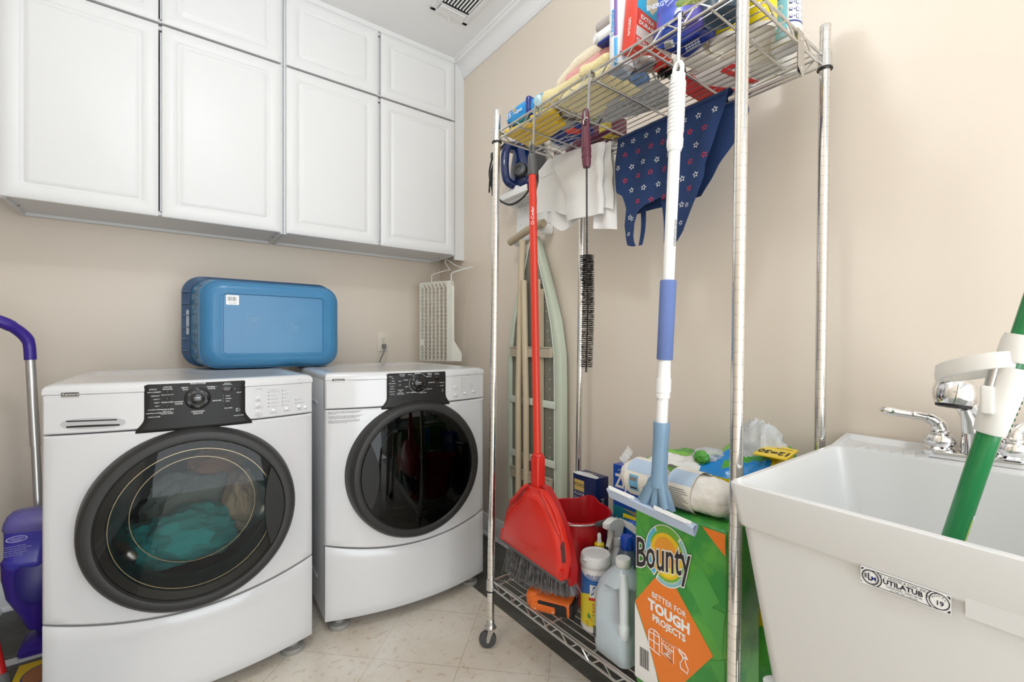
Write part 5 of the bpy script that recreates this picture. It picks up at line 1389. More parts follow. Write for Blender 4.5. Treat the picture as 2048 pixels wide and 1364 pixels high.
b = MB(); soft_pack(b, (1.000, .610, ZI + .052), (.085, .060, .034), .016, .006, 22, 61, R(8)); obj('plaid_sponge_pack', b, mat('green_plaid', (0.16, 0.27, 0.05), 0.5, var=(38, (0.55, 0.52, 0.20), 0.45, 0.52)), origin=(1.0, .585, ZI), label='green and yellow checked soft pack between the royal blue bag and the dark tub', cat='pack', angle=60)
t = thing('dark_tub', 'dark slate-blue round tub on the top shelf behind the near post', 'tub', (1.025, .520, ZI))
b = MB(); b.lathe([(0, .004), (.036, .004), (.040, 0), (.044, .004), (.047, .060), (.048, .110)], (1.014, .545, ZI), n=40); obj('tub_body', b, mat('slate_blue_plastic', (0.055, 0.085, 0.12), 0.3), t)
b = MB(); b.lathe([(.0495, .105), (.050, .112), (.049, .122), (.043, .125), (0, .125)], (1.014, .545, ZI), n=40); obj('lid', b, mat('slate_lid', (0.07, 0.10, 0.14), 0.3), t)


def bottle(name, label, c, r, h, body, base=None, cap=None, group=None, neck=.4):
    t = thing(name, label, 'bottle', (c[0], c[1], ZI), 0, group)
    b = MB(); b.lathe([(0, .003), (r * .80, .002), (r * .93, 0), (r, .006), (r, h * .70), (r * .92, h * .78), (r * neck, h * .90), (r * neck, h * .93)], (c[0], c[1], ZI), n=32); obj('bottle_body', b, body, t)
    if base: b = MB(); b.lathe([(r * 1.012, .010), (r * 1.015, .012), (r * 1.015, h * .62), (r * 1.012, h * .63)], (c[0], c[1], ZI), n=32); obj('sleeve', b, base, t)
    if cap: b = MB(); b.lathe([(r * neck * 1.15, h * .90), (r * neck * 1.15, h), (0, h)], (c[0], c[1], ZI), n=24); obj('cap', b, cap, t)
    return t


M_YELP = mat('yellow_plastic', (0.80, 0.62, 0.01), 0.3)
M_IVB = mat('off_white_plastic', (0.76, 0.71, 0.62), 0.35)
bottle('white_bottle', 'white bottle with yellow sleeve left of the near post, beside the dark tub', (1.108, .590), .037, .20, M_IVB, M_YELP, M_YELP)
bottle('white_bottle', 'white bottle with yellow sleeve just right of the near post on the top shelf', (1.140, .520), .037, .20, M_IVB, M_YELP, M_YELP)
t = thing('label_canister', 'white and pale blue canister with washing symbols at the right end of the top shelf', 'canister', (1.205, .478, ZI))
KC = Vector((1.255, .5065, ZI)); kr_ = .0345
def kp(u, v, k=0.0): a = R(226) + u / kr_; return (KC.x + (kr_ + .0006 + k) * math.cos(a), KC.y + (kr_ + .0006 + k) * math.sin(a), KC.z + v)
b = MB(); b.lathe([(0, .002), (kr_ - .003, .001), (kr_, .004), (kr_, .165), (kr_ - .003, .170)], KC, n=36); obj('canister_body', b, mat('white_card_drum', (0.78, 0.78, 0.78), 0.35), t)
b = MB(); b.lathe([(kr_ + .001, .160), (kr_ + .001, .178), (kr_ - .004, .182), (0, .182)], KC, n=36); obj('lid', b, M_SKY, t)
b = MB()
def kband(a0, a1, z0, z1, mi, k=0.0): b.grid(lambda u, v: kp(lerp(a0, a1, u), lerp(z0, z1, v), k), 10, 1, mi=mi)
kband(-.040, -.012, .012, .112, 0); kband(-.042, .044, .113, .119, 1, .0001); kband(-.042, .044, .050, .054, 2, .0001)
for r_ in range(3):
    z = .098 - r_ * .0175
    kband(-.008, -.001, z - .004, z + .004, 2, .0002); kband(-.0072, -.0018, z - .0005, z + .0032, 3, .0003); b.text('+', .009, lambda u, v: kp(.0040 + u, z + v, .0002), 0, 0, mi=2, bold=.02)
    kband(.008, .016, z - .005, z + .005, 2, .0002); kband(.0092, .0148, z - .0038, z + .0038, 3, .0003)
    for q in range(4): kband(.022, .036 - .003 * (q % 2), z - .005 + q * .003, z - .0042 + q * .003, 4, .0002)
for q in range(7): kband(-.034, -.015 - .003 * (q % 3), .020 + q * .004, .0212 + q * .004, 4, .0002)
b.poly([kp(-.028 + .007 * math.cos(2 * PI * k / 16), .090 + .009 * math.sin(2 * PI * k / 16), .0003) for k in range(16)], mi=3)
obj('label_print', b, [mat('aqua_print', (0.25, 0.60, 0.72), 0.4), mat('blue_print', (0.02, 0.16, 0.50), 0.4), mat('navy_ink', (0.03, 0.06, 0.25), 0.4), M_WTXT, mat('pale_ink', (0.45, 0.48, 0.55), 0.5)], t)
b = MB(); b.rbox((1.318, .580, ZI + .065), (.098, .100, .130), .022, 5); b.lathe([(.030, 0), (.018, .03), (.018, .05)], (1.318, .58, ZI + .125), n=20)
obj('white_jug', b, mat('milky_plastic', (0.70, 0.68, 0.62), 0.4), origin=(1.29, .53, ZI), label='off-white jug with a broad flat bottom at the right rear of the top shelf', cat='jug')
t = thing('striped_bag', 'white plastic shopping bag with red stripes lying on the rear of the top shelf', 'bag', (1.28, .66, ZI))
b = MB(); soft_pack(b, (1.265, .690, ZI + .015), (.175, .175, .030), .014, .005, 16, 71, R(6)); obj('bag', b, mat('white_carrier_film', (0.76, 0.70, 0.66), 0.35, bump=(30, 0.3, 0.006)), t, angle=60)
b = MB()
for pl_ in ([(1.150, .735), (1.172, .712), (1.235, .718), (1.345, .665), (1.350, .690), (1.345, .775), (1.19, .775)], [(1.200, .640), (1.350, .612), (1.352, .628), (1.21, .655)], [(1.20, .620), (1.215, .604), (1.225, .625), (1.205, .640)]):
    b.prism(pl_, lambda u, v, h: (u, v, h), ZI - .0012, ZI + .004)
obj('red_stripe', b, mat('red_film', (0.62, 0.015, 0.015), 0.35), t)
t = thing('white_plate_pack', 'flat off-white packet in the middle of the top shelf seen through the wires', 'packet', (1.14, .665, ZI))
b = MB(); soft_pack(b, (1.135, .672, ZI + .022), (.090, .075, .036), .012, .004, 18, 77, R(-6)); obj('packet', b, M_IVB, t, angle=60)
t = thing('printed_sheet', 'grey sheet of paper with printed table lying on the wires of the top shelf', 'paper', (1.17, .93, ZI))
pp = [(1.115, 1.060), (1.165, 1.082), (1.262, .840), (1.190, .790), (1.098, .782), (1.080, .90)]
b = MB(); b.prism(pp, lambda u, v, h: (u, v, h), ZI - .0004, ZI + .0004); obj('sheet', b, mat('grey_newsprint', (0.50, 0.49, 0.47), 0.8), t)
b = MB(); random.seed(9)
for k in range(9):
    for q in range(13):
        if random.random() < .3: continue
        y = 1.045 - q * .019; x = 1.112 + k * .0125 + (1.06 - y) * .16
        if x > 1.232 or (y < .83 and x > 1.19): continue
        b.box((x, y, ZI - .0008), (.0016 if k % 3 else .006, .010 if k % 3 else .0015, .0002))
for q in range(5): b.box((1.125 + q * .022, .935, ZI - .0008), (.0006, .20, .0002))
obj('table_print', b, M_KTXT, t)
b = MB(); b.box((1.135, 1.048, ZI - .0008), (.012, .013, .0002)); obj('green_mark', b, mat('olive_print', (0.35, 0.36, 0.05), 0.6), t)
t = thing('wooden_brush', 'wooden hand brush with black bristles among the wires of the top shelf', 'brush', (1.10, .765, ZI))
b = MB(); b.M = Matrix.Translation((1.085, .757, ZI + .020)) @ Matrix.Rotation(R(-38), 4, 'Z'); b.rbox((0, 0, 0), (.13, .042, .020), .009, 4); obj('brush_back', b, mat('pale_wood', (0.42, 0.28, 0.17), 0.5, var=(20, (0.30, 0.19, 0.10), .4, .7)), t)
b = MB(); random.seed(4)
for k in range(260):
    u = random.uniform(-.008, .062); v = random.uniform(-.017, .017); m_ = Matrix.Rotation(R(-38), 3, 'Z'); p = Vector((1.085, .757, 0)) + m_ @ Vector((u, v, 0)); z1 = ZI + .012
    b.tube([(p.x, p.y, z1), (p.x + random.gauss(.004, .002), p.y + random.gauss(0, .003), z1 - .020 + random.uniform(-.002, .002))], [.0009, .0006], 3, caps=False)
o = obj('brush_bristles', b, M_BLACK, t); o['kind'] = 'stuff'
t = thing('metal_ladle', 'grey metal ladle bowl lying upside down beside the red box on the top shelf', 'ladle', (1.0, .765, ZI))
b = MB(); b.lathe([(0, .002), (.020, .003), (.030, .008), (.034, .016), (.0345, .019), (.032, .018)], (1.030, .768, ZI - .001), n=32); b.tube([(1.060, .775, ZI + .016), (1.12, .80, ZI + .02)], .004, 8); obj('bowl', b, M_STEEL, t)
b = MB(); soft_pack(b, (1.075, .822, ZI + .012), (.055, .05, .022), .009, .003, 25, 81, R(20)); obj('blue_sponge', b, mat('blue_sponge_foam', (0.17, 0.28, 0.47), 0.95, bump=(180, 0.8, 0.005)), origin=(1.075, .822, ZI), label='grey-blue sponge between the pale yellow towel and the wooden brush', cat='sponge', angle=70)
b = MB(); soft_pack(b, (1.005, .835, ZI + .004), (.07, .045, .007), .003, .001, 25, 83, R(12)); obj('grey_pouch', b, mat('grey_blue_film', (0.32, 0.38, 0.44), 0.25), origin=(1.005, .835, ZI), label='flat grey pouch under the spray can on the top shelf wires', cat='pouch', angle=70)
t = thing('navy_snack_bag', 'dark blue plastic bag with red and white print on the top shelf wires', 'bag', (1.16, 1.19, ZI))
b = MB(); soft_pack(b, (1.155, 1.195, ZI + .020), (.115, .160, .038), .017, .007, 20, 91, R(14)); obj('bag', b, M_NAVYF, t, angle=60)
b = MB()
b.prism([(1.110, 1.165), (1.135, 1.178), (1.165, 1.155), (1.155, 1.130), (1.118, 1.135)], lambda u, v, h: (u, v, h), ZI - .0008, ZI + .003); obj('red_panel', b, M_REDC, t)
b = MB(); b.text('Glass Ovens', .017, lambda u, v: (1.150 + u * .33 - v * .9, 1.205 - u * .95 - v * .3, ZI - .0010), 0, .0, bold=.02); b.text('& Appliances', .014, lambda u, v: (1.172 + u * .33 - v * .9, 1.205 - u * .95 - v * .3, ZI - .0010), 0, .0, bold=.02); obj('lettering', b, M_WTXT, t)
b = MB(); soft_pack(b, (1.110, 1.145, ZI + .028), (.070, .080, .050), .020, .012, 26, 95, R(30)); obj('clear_wrap', b, M_CLRF, t, angle=60)
b = MB(); soft_pack(b, (1.195, 1.275, ZI + .018), (.075, .06, .032), .012, .010, 26, 97, R(5)); obj('clear_wrap', b, M_CLRF, t, angle=60)
t = thing('puzzle_box', 'maroon cardboard box with yellow and white print at the rear of the top shelf', 'box', (1.30, 1.19, ZI))
b = MB(); b.rbox((1.295, 1.195, ZI + .036), (.085, .235, .070), .002, 2); obj('carton', b, mat('maroon_card', (0.13, 0.018, 0.045), 0.4), t)
b = MB()
b.prism([(1.2545, 1.085), (1.2545, 1.125), (1.285, 1.118), (1.300, 1.082)], lambda u, v, h: (u, v, h), ZI - .0004, ZI + .0009, mi=1)
b.prism([(1.262, 1.165), (1.262, 1.195), (1.335, 1.195), (1.335, 1.165)], lambda u, v, h: (u, v, h), ZI - .0004, ZI + .0009, mi=2)
b.prism([(1.262, 1.205), (1.262, 1.31), (1.335, 1.31), (1.335, 1.205)], lambda u, v, h: (u, v, h), ZI - .0004, ZI + .0009, mi=3)
b.prism([(.2530 + 1, 1.078), (1.2530, 1.135), (1.2530, 1.135), (1.2530, 1.078)][:2] + [(1.2522, 1.135), (1.2522, 1.078)], lambda u, v, h: (u, v, h), ZI + .02, ZI + .06, mi=1)
for (x, y, r_) in ((1.285, 1.140, .010), (1.305, 1.128, .008), (1.320, 1.105, .008), (1.295, 1.105, .006)): b.tube([(x + r_ * math.cos(a), y + r_ * math.sin(a), ZI - .0008) for a in [PI / 6 * j for j in range(10)]], .0014, 4)
obj('print', b, [M_WTXT, mat('yellow_print', (0.80, 0.60, 0.04), 0.5), M_KTXT, mat('plum_print', (0.06, 0.02, 0.12), 0.5)], t)

# ------------------------------------------------------------ things on the bottom shelf
ZB = ZS + 0.0022
# red bucket
t = thing('bucket', 'red plastic bucket with grey-gripped wire handle on the bottom shelf behind the dustpan', 'bucket', (1.13, 1.136, ZB))
BC = Vector((1.130, 1.136, 0)); bt = .518
def spout(a): d = (a - R(20) + PI) % (2 * PI) - PI; return max(0, 1 - (d / .42) ** 2) ** 2
b = MB()
def bk(rr, z, lift=0.0):
    return [(BC.x + (rr + .018 * spout(2 * PI * k / 64) * max(0, (z - .42) / .10)) * math.cos(2 * PI * k / 64), BC.y + (rr + .018 * spout(2 * PI * k / 64) * max(0, (z - .42) / .10)) * math.sin(2 * PI * k / 64), z + lift * (.012 * spout(2 * PI * k / 64))) for k in range(64)]
b.loft([bk(.080, ZB + .004), bk(.083, ZB), bk(.088, ZB + .006), bk(.117, bt - .03), bk(.118, bt - .012, .5), bk(.123, bt - .008, 1), bk(.1245, bt - .002, 1), bk(.122, bt, 1), bk(.117, bt - .002, 1), bk(.1145, bt - .02, .6), bk(.085, ZB + .012)], cap0=True, cap1=True)
obj('bucket_body', b, mat('bucket_red_plastic', (0.46, 0.008, 0.014), 0.28), t)
hp = []
for k in range(25):
    a = PI * k / 24; hp.append((BC.x + .128 * math.cos(a) * .55 - .128 * math.sin(a) * .80, BC.y + .128 * math.cos(a) * .80 * -1 - .128 * math.sin(a) * .62, bt - .012 + .006 * math.sin(a)))
hp2 = [(BC.x + .128 * (math.cos(a) * .80 - math.sin(a) * .62), BC.y + .128 * (-math.cos(a) * .60 - math.sin(a) * .80), bt - .014 + .010 * math.sin(a)) for a in [PI * (-.28 + 1.1 * k / 24) for k in range(25)]]
b = MB(); b.tube(hp2, .0028, 8); obj('wire_handle', b, M_STEEL, t)
b = MB(); b.tube(hp2[8:15], [.008] + [.0095] * 5 + [.008], 12); obj('hand_grip', b, mat('charcoal_grip', (0.07, 0.07, 0.072), 0.5), t)
b = MB(); soft_pack(b, (1.085, 1.130, bt - .060), (.095, .12, .03), .013, .008, 22, 15, R(20)); obj('white_rag', b, M_WCLOTH, origin=(1.085, 1.13, bt - .07), label='white rag inside the red bucket', cat='rag', angle=70)

t = thing('navy_box', 'navy cardboard box with a gold lettered panel standing behind the red bucket', 'box', (1.30, 1.22, ZB))
b = MB(); b.rbox((1.298, 1.220, (ZB + .592) / 2), (.070, .118, .592 - ZB), .0015, 2); obj('carton', b, mat('navy_card', (0.010, 0.022, 0.10), 0.32), t)
fx = 1.2625; F = lambda u, v: (fx - .0002, 1.279 - u, v)
b = MB(); b.poly([(fx, 1.272, .530), (fx, 1.220, .530), (fx, 1.220, .572), (fx, 1.272, .572)][::-1]); obj('gold_panel', b, mat('gold_print', (0.62, 0.45, 0.12), 0.4), t)
b = MB(); b.text('FCHO', .019, F, .033, .552, mi=1, bold=.01); b.text('FLOOR', .017, F, .007, .518, align='LEFT'); b.text('GAP', .017, F, .007, .500, align='LEFT'); b.text('FILLER', .017, F, .007, .482, align='LEFT')
b.text('FCHO', .026, lambda u, v: (1.298 + v, 1.1607, .480 - u), 0, 0, mi=2, bold=.01); b.text('FCHO', .014, lambda u, v: (1.31 + v, 1.22 + u * -1, .5923), 0, 0, mi=2)
obj('lettering', b, [M_WTXT, M_KTXT, mat('pale_gold_print', (0.72, 0.64, 0.38), 0.4)], t)
b = MB(); b.prism([(1.262, 1.282), (1.290, 1.276), (1.300, 1.23), (1.286, 1.165), (1.266, 1.158), (1.258, 1.20), (1.257, 1.25)], lambda u, v, h: (u, v, h + .002 * noise.noise(Vector((u * 60, v * 60, 0)))), .5932, .5950); obj('tape', b, mat('pale_tape', (0.72, 0.74, 0.76), 0.3), t)

t = thing('zip_bag_box', 'blue and teal box of zip bags marked JUMBO behind the white squeegee head', 'box', (1.31, .96, ZB))
b = MB(); b.rbox((1.312, .992, (ZB + .664) / 2), (.066, .200, .664 - ZB), .0015, 2); obj('carton', b, mat('royal_blue_card', (0.012, 0.075, 0.42), 0.3), t)
fx2 = 1.2785; F = lambda u, v: (fx2 - .0004, 1.090 - u, v)
b = MB(); b.poly([(fx2, 1.0915, .40), (fx2, .888, .40), (fx2, .888, .520), (fx2, 1.0915, .520)][::-1]); b.poly([(fx2 - .0002, 1.050, .517), (fx2 - .0002, 1.0, .505), (fx2 - .0002, .95, .455), (fx2 - .0002, .89, .45), (fx2 - .0002, .89, .517)][::-1], mi=1)
obj('front_panel_print', b, [mat('teal_print', (0.02, 0.22, 0.30), 0.4), mat('tan_print', (0.45, 0.30, 0.16), 0.5)], t)
b = MB(); b.text('Zip', .066, F, .008, .606, align='LEFT', bold=.03, sx=.72); b.text('loc', .060, F, .078, .603, align='LEFT', bold=.03, sx=.8); b.text('FLEXIBLE', .020, F, .05, .560, align='LEFT', bold=.02, mi=1); b.text('1', .022, F, .045, .490, bold=.03); b.text('JUMBO', .022, F, .045, .470, bold=.02); b.text('brand', .010, F, .02, .648, align='LEFT'); b.box((fx2 - .0004, 1.045, .637), (.0004, .035, .0025))
obj('lettering', b, [M_WTXT, M_YEL], t)
t = thing('pod_bag', 'glossy blue and white plastic bag below the teal JUMBO box', 'bag', (1.238, .945, ZB))
b = MB(); soft_pack(b, (1.237, .942, (ZB + .515) / 2), (.066, .106, .515 - ZB), .024, .005, 22, 25); obj('bag', b, mat('royal_blue_film', (0.01, 0.10, 0.55), 0.18), t, angle=60)
b = MB(); b.prism([(1.000, .500), (.888, .470), (.888, .486), (.95, .512), (1.000, .514)], lambda u, v, h: (h, u, v), 1.2005, 1.2035); b.prism([(1.0, .514), (.94, .516), (.94, .526), (1.0, .526)], lambda u, v, h: (h + .02, u, v), 1.2005, 1.2035, mi=1)
obj('print_band', b, [M_WTXT, M_YELP], t)

t = thing('spray_bottle', 'white trigger spray bottle standing between the bucket and the blue-capped bottle', 'spray bottle', (1.172, .986, ZB))
SB = Vector((1.172, .986, 0))
b = MB(); b.lathe([(0, 0), (.030, 0), (.033, .004), (.033, .12), (.031, .155), (.022, .185), (.0145, .200), (.0145, .214)], (SB.x, SB.y, ZB), n=32); obj('bottle_body', b, M_WPLAST, t)
sm = Matrix.Translation((SB.x, SB.y, ZB)) @ Matrix.Rotation(R(0), 4, 'Z')
b = MB(); b.lathe([(.0165, .212), (.0170, .216), (.0170, .236), (.013, .240)], (SB.x, SB.y, ZB), n=24); b.M = sm; b.prism([(-.050, .292), (-.050, .276), (-.040, .274), (-.018, .262), (-.013, .238), (.013, .238), (.018, .262), (.024, .275), (.020, .288), (-.010, .300), (-.030, .300)], lambda u, v, h: (u, h, v), -.0125, .0125)
head = obj('spray_head', b, M_WPLAST, t, angle=30)
b = MB(); b.M = sm; b.prism([(-.034, .274), (-.024, .270), (-.026, .250), (-.034, .226), (-.040, .212), (-.044, .214), (-.036, .240)], lambda u, v, h: (u, h, v), -.008, .008); obj('trigger', b, M_WPLAST, head)
b = MB(); b.M = sm; b.rbox((-.053, 0, .284), (.010, .020, .018), .002, 2); obj('nozzle', b, M_WPLAST, head)

t = thing('glue_bottle', 'small bottle with yellow collar and white nozzle just behind the wipes canister', 'bottle', (1.113, 1.008, ZB))
b = MB(); b.lathe([(0, 0), (.015, 0), (.0165, .004), (.0165, .20), (.013, .215)], (1.113, 1.008, ZB), n=20); obj('bottle_body', b, M_WPLAST, t)
b = MB(); b.lathe([(.0150, .206), (.0165, .212), (.0160, .222), (.010, .228)], (1.113, 1.008, ZB), n=20); obj('collar', b, M_YELP, t)
b = MB(); b.lathe([(.009, .224), (.0065, .240), (.0068, .250), (.004, .256), (0, .256)], (1.113, 1.008, ZB), n=16); obj('nozzle', b, M_WPLAST, t)

t = thing('blue_cap_bottle', 'clear dark bottle with royal blue cap half hidden behind the water jug', 'bottle', (1.144, .922, ZB))
b = MB(); b.lathe([(0, 0), (.034, 0), (.037, .004), (.037, .165), (.034, .195), (.022, .222), (.0175, .232)], (1.144, .922, ZB), n=32); obj('bottle_body', b, mat('dark_clear_liquid', (0.10, 0.13, 0.18), 0.08, spec=0.6), t)
b = MB(); b.lathe([(.019, .226), (.020, .230), (.0195, .262), (.016, .268), (0, .269)], (1.144, .922, ZB), n=24); obj('cap', b, mat('royal_blue_cap', (0.01, 0.07, 0.50), 0.25), t)
b = MB(); a0 = R(215)
def lp_(u, v): a = a0 + u / .0372; return (1.144 + .0374 * math.cos(a), .922 + .0374 * math.sin(a), ZB + v)
b.poly([lp_(.019 * math.cos(2 * PI * k / 20), .165 + .022 * math.sin(2 * PI * k / 20)) for k in range(20)]); obj('round_label', b, mat('peach_label', (0.72, 0.55, 0.38), 0.4), t)

# disinfecting wipes canister
t = thing('wipes_canister', 'white, blue and yellow canister of disinfecting wipes on the bottom shelf', 'canister', (1.052, .967, ZB))
LC = Vector((1.052, .967, ZB)); lr = .0455
def lc(u, v, k=0.0): a = R(228) + u / lr; return (LC.x + (lr + .0004 + k) * math.cos(a), LC.y + (lr + .0004 + k) * math.sin(a), LC.z + v)
b = MB(); b.lathe([(0, .002), (lr - .006, .002), (lr - .004, 0), (lr, .005), (lr, .192), (lr - .002, .196)], LC, n=48); obj('canister_body', b, M_WPLAST, t)
b = MB(); b.lathe([(lr + .001, .191), (lr + .0025, .194), (lr + .0025, .204), (lr + .001, .207), (lr + .0008, .219), (lr - .003, .2245), (lr - .007, .225), (lr - .009, .2225), (.012, .2225), (0, .2232)], LC, n=48); b.rbox(lc(-.038, .217, .001), (.012, .012, .006), .002, 2)
lid = obj('lid', b, mat('milky_white_lid', (0.74, 0.74, 0.74), 0.3), t)
def lband(b, a0, a1, f0, f1, mi, k=0.0, n=20): b.grid(lambda u, v: lc(lerp(a0, a1, u), lerp(f0(u), f1(u), v), k), n, 4, mi=mi)
b = MB()
wd_ = .0715
lband(b, -wd_, wd_, lambda u: .105, lambda u: .176 - .016 * math.sin(PI * u), 0); lband(b, -wd_, wd_, lambda u: .020, lambda u: .118 - .030 * (2 * abs(u - .36)) ** 1.5, 1, .0001)
lband(b, -wd_, wd_, lambda u: .178 - .016 * math.sin(PI * u), lambda u: .180 - .016 * math.sin(PI * u), 0)
lband(b, -.022, .060, lambda u: .108, lambda u: .146 - .004 * u, 2, .0003); lband(b, -.026, .060, lambda u: .098 + .006 * u, lambda u: .106 + .004 * math.sin(PI * u), 3, .0003)
obj('label', b, [mat('label_blue', (0.015, 0.13, 0.45), 0.35), mat('label_yellow', (0.82, 0.66, 0.03), 0.35), M_WTXT, mat('label_red', (0.62, 0.03, 0.02), 0.4)], t, angle=70)
b = MB()
LT = lambda u, v: lc(u, v, .0006)
b.text('Lysol', .038, LT, -.020, .1265, align='LEFT', bold=.035, shear=.25); b.text('KILLS COLD & FLU', .0088, LT, .004, .1715, bold=.03)
b.text('KILLS 99.9%', .010, LT, -.014, .088, align='LEFT', mi=1, bold=.02); b.text('OF VIRUSES', .010, LT, -.014, .078, align='LEFT', mi=1, bold=.02); b.text('& BACTERIA', .010, LT, -.014, .068, align='LEFT', mi=1, bold=.02)
b.text('DISINFECTING', .0085, LT, -.016, .056, align='LEFT', mi=2); b.text('WIPES', .0085, LT, .004, .047, align='LEFT', mi=2, bold=.01); b.text('80', .012, LT, .004, .031, align='LEFT', mi=3, bold=.02); b.text('LEMON & LIME BLOSSOM', .0036, LT, -.018, .0395, align='LEFT', mi=3); b.text('TESTED & PROVEN TO KILL', .0042, LT, .004, .1655)
for k in range(5): b.text('xxxxxxx', .0, LT, 0, 0) if False else lband(b, -.036, -.024 - .003 * (k % 2), lambda u: .034 - k * .004, lambda u: .0352 - k * .004, 3, .0005, 3)
obj('lettering', b, [mat('label_ink_blue', (0.02, 0.08, 0.36), 0.4), MATS['label_red'], mat('label_ink_green', (0.03, 0.16, 0.05), 0.4), mat('label_ink_olive', (0.35, 0.26, 0.02), 0.4)], t)
b = MB()
for (u, v, r_, mi) in ((-.0245, .049, .0055, 1), (-.0185, .044, .0045, 0), (-.026, .055, .004, 1)): b.poly([LT(u + r_ * math.cos(2 * PI * k / 14), v + r_ * math.sin(2 * PI * k / 14)) for k in range(14)], mi=mi)
obj('fruit_print', b, [mat('lemon_print', (0.80, 0.50, 0.03), 0.4), mat('leaf_print', (0.08, 0.30, 0.05), 0.4)], t)

# water jug
t = thing('water_jug', 'translucent white gallon jug of water standing beside the green paper towel pack', 'jug', (1.026, .842, ZB))
JM = Matrix.Translation((1.0245, .8385, ZB)) @ Matrix.Rotation(R(-3), 4, 'Z')
M_JUG = mat('translucent_jug_plastic', (0.48, 0.55, 0.60), 0.25, sss=0.4, spec=0.5)
def jl(h, z, r):
    out = []; cut = .034 * smooth((z - .085) / .018) * smooth((.206 - z) / .014)
    for u, v in rrect(0, 0, h, h, r, 6):
        d = (-u - v) / 2 ** .5; lim = h * 1.17 - cut
        if cut > 0 and d > lim: u += (d - lim) / 2 ** .5; v += (d - lim) / 2 ** .5
        out.append((u, v, z))
    return out
b = MB(); b.M = JM
b.loft([jl(.050, .004, .02), jl(.056, 0, .022), jl(.0615, .006, .024), jl(.063, .03, .024), jl(.0625, .085, .024), jl(.0625, .092, .024), jl(.0625, .098, .024), jl(.0625, .104, .024), jl(.0625, .150, .026), jl(.062, .172, .03), jl(.058, .192, .036), jl(.055, .200, .037), jl(.050, .209, .037), jl(.038, .226, .034), jl(.023, .239, .0218), jl(.0195, .243, .0193), jl(.0195, .250, .0193)], cap0=True)
obj('jug_body', b, M_JUG, t, angle=60)
b = MB(); b.M = JM @ Matrix.Rotation(R(45), 4, 'Z')
b.tube(spline([(-.028, 0, .226), (-.044, 0, .212), (-.058, 0, .190), (-.066, 0, .160), (-.069, 0, .125), (-.069, 0, .098), (-.060, 0, .078)], 6), [.012] * 6 + [.0135] * 20 + [.016] * 11, 14); obj('handle', b, mat('milky_jug_handle', (0.68, 0.73, 0.76), 0.3, sss=0.3), t)
b = MB(); b.M = JM; b.lathe([(.0205, .243), (.0215, .246), (.0215, .262), (.0195, .265), (0, .265)], (0, 0, 0), n=28); obj('cap', b, mat('pale_cap', (0.74, 0.76, 0.76), 0.35), t)
b = MB(); b.M = JM
for k in range(14): b.box((-.0628, .050, .040 + .0022 * k), (.0006, .010, .0009 if k % 3 else .0016))
obj('barcode', b, M_KTXT, t)

# orange power tool
t = thing('orange_tool', 'orange and black battery tool lying on the bottom shelf under the broom', 'tool', (.995, 1.10, ZB))
TM = Matrix.Translation((.992, 1.098, ZB + .036)) @ Matrix.Rotation(R(-62), 4, 'Z') @ Matrix.Rotation(R(6), 4, 'X')
M_OR = mat('orange_plastic', (0.68, 0.13, 0.012), 0.35)
b = MB(); b.M = TM; b.rbox((0, 0, 0), (.150, .072, .058), .020, 5); b.rbox((-.060, 0, .004), (.05, .062, .062), .02, 4); obj('housing', b, M_OR, t)
b = MB(); b.M = TM; b.rbox((.010, -.030, -.002), (.100, .018, .040), .008, 4); b.rbox((.070, 0, -.002), (.016, .066, .048), .008, 3); grip = obj('rubber_grip', b, M_CHAR, t)
b = MB(); b.M = TM; b.rbox((-.020, -.036, -.004), (.085, .012, .026), .006, 3); obj('side_cover', b, M_OR, t)
b = MB(); b.M = TM; b.rbox((.030, .008, .0285), (.040, .030, .0015), .0005, 1); b.rbox((-.038, .018, .0315), (.046, .010, .0015), .0005, 1); plq = obj('label_plate', b, M_BLACK, t)
b = MB(); b.M = TM
for k in range(7): b.box((.031, -.003 + k * .0036, .0295), (.030 - .005 * (k % 3), .0014, .0003))
for (x, z) in ((-.045, -.008), (.015, -.006)): b.cyl((x, -.0425, z), (x, -.0431, z), .003, 8)
obj('label_print', b, mat('pale_orange_print', (0.75, 0.55, 0.40), 0.5), t)

# paper towel packs
M_GREENF = mat('green_film', (0.035, 0.26, 0.045), 0.22, bump=(26, 0.28, 0.004), var=(9, (0.09, 0.36, 0.05), 0.46, 0.56))
M_ORF = mat('orange_film', (0.80, 0.20, 0.02), 0.26, bump=(26, 0.2, 0.003))
M_WHF = mat('white_film', (0.80, 0.79, 0.77), 0.25, bump=(26, 0.2, 0.003))
M_BLF = mat('blue_film', (0.01, 0.22, 0.58), 0.22, bump=(26, 0.3, 0.004))
M_YLF = mat('yellow_film', (0.82, 0.58, 0.01), 0.25, bump=(26, 0.2, 0.003))
M_LGF = mat('light_green_film', (0.20, 0.48, 0.07), 0.25, bump=(26, 0.3, 0.004))
t = thing('paper_towel_pack', 'green and orange paper towel pack with black brand name on the bottom shelf', 'paper towels', (1.02, .62, ZB))
FX = .950
b = MB(); b.rbox((1.0255, .621, (ZB + .698) / 2), (.150, .248, .698 - ZB), .016, 4); obj('wrapper', b, M_GREENF, t, angle=50)
def fp(b, pts, k, mi=0): b.poly([(FX - .0004 - .0003 * k, y, z) for y, z in pts], mi)
b = MB(); fp(b, [(0.681, 0.524), (0.624, 0.528), (0.5305, 0.415), (0.598, 0.319), (.664, .268), (.676, .298), (.700, .363), (0.7385, 0.443)][::1], 0)
fp(b, [(0.557, 0.690), (0.5035, 0.690), (0.5035, 0.642)], 0); obj('orange_panel', b, M_ORF, t)
b = MB(); fp(b, [(0.7395, 0.440), (.700, .360), (.676, .295), (.664, .252), (.7395, .252)], 1); obj('white_panel', b, M_WHF, t)
b = MB()
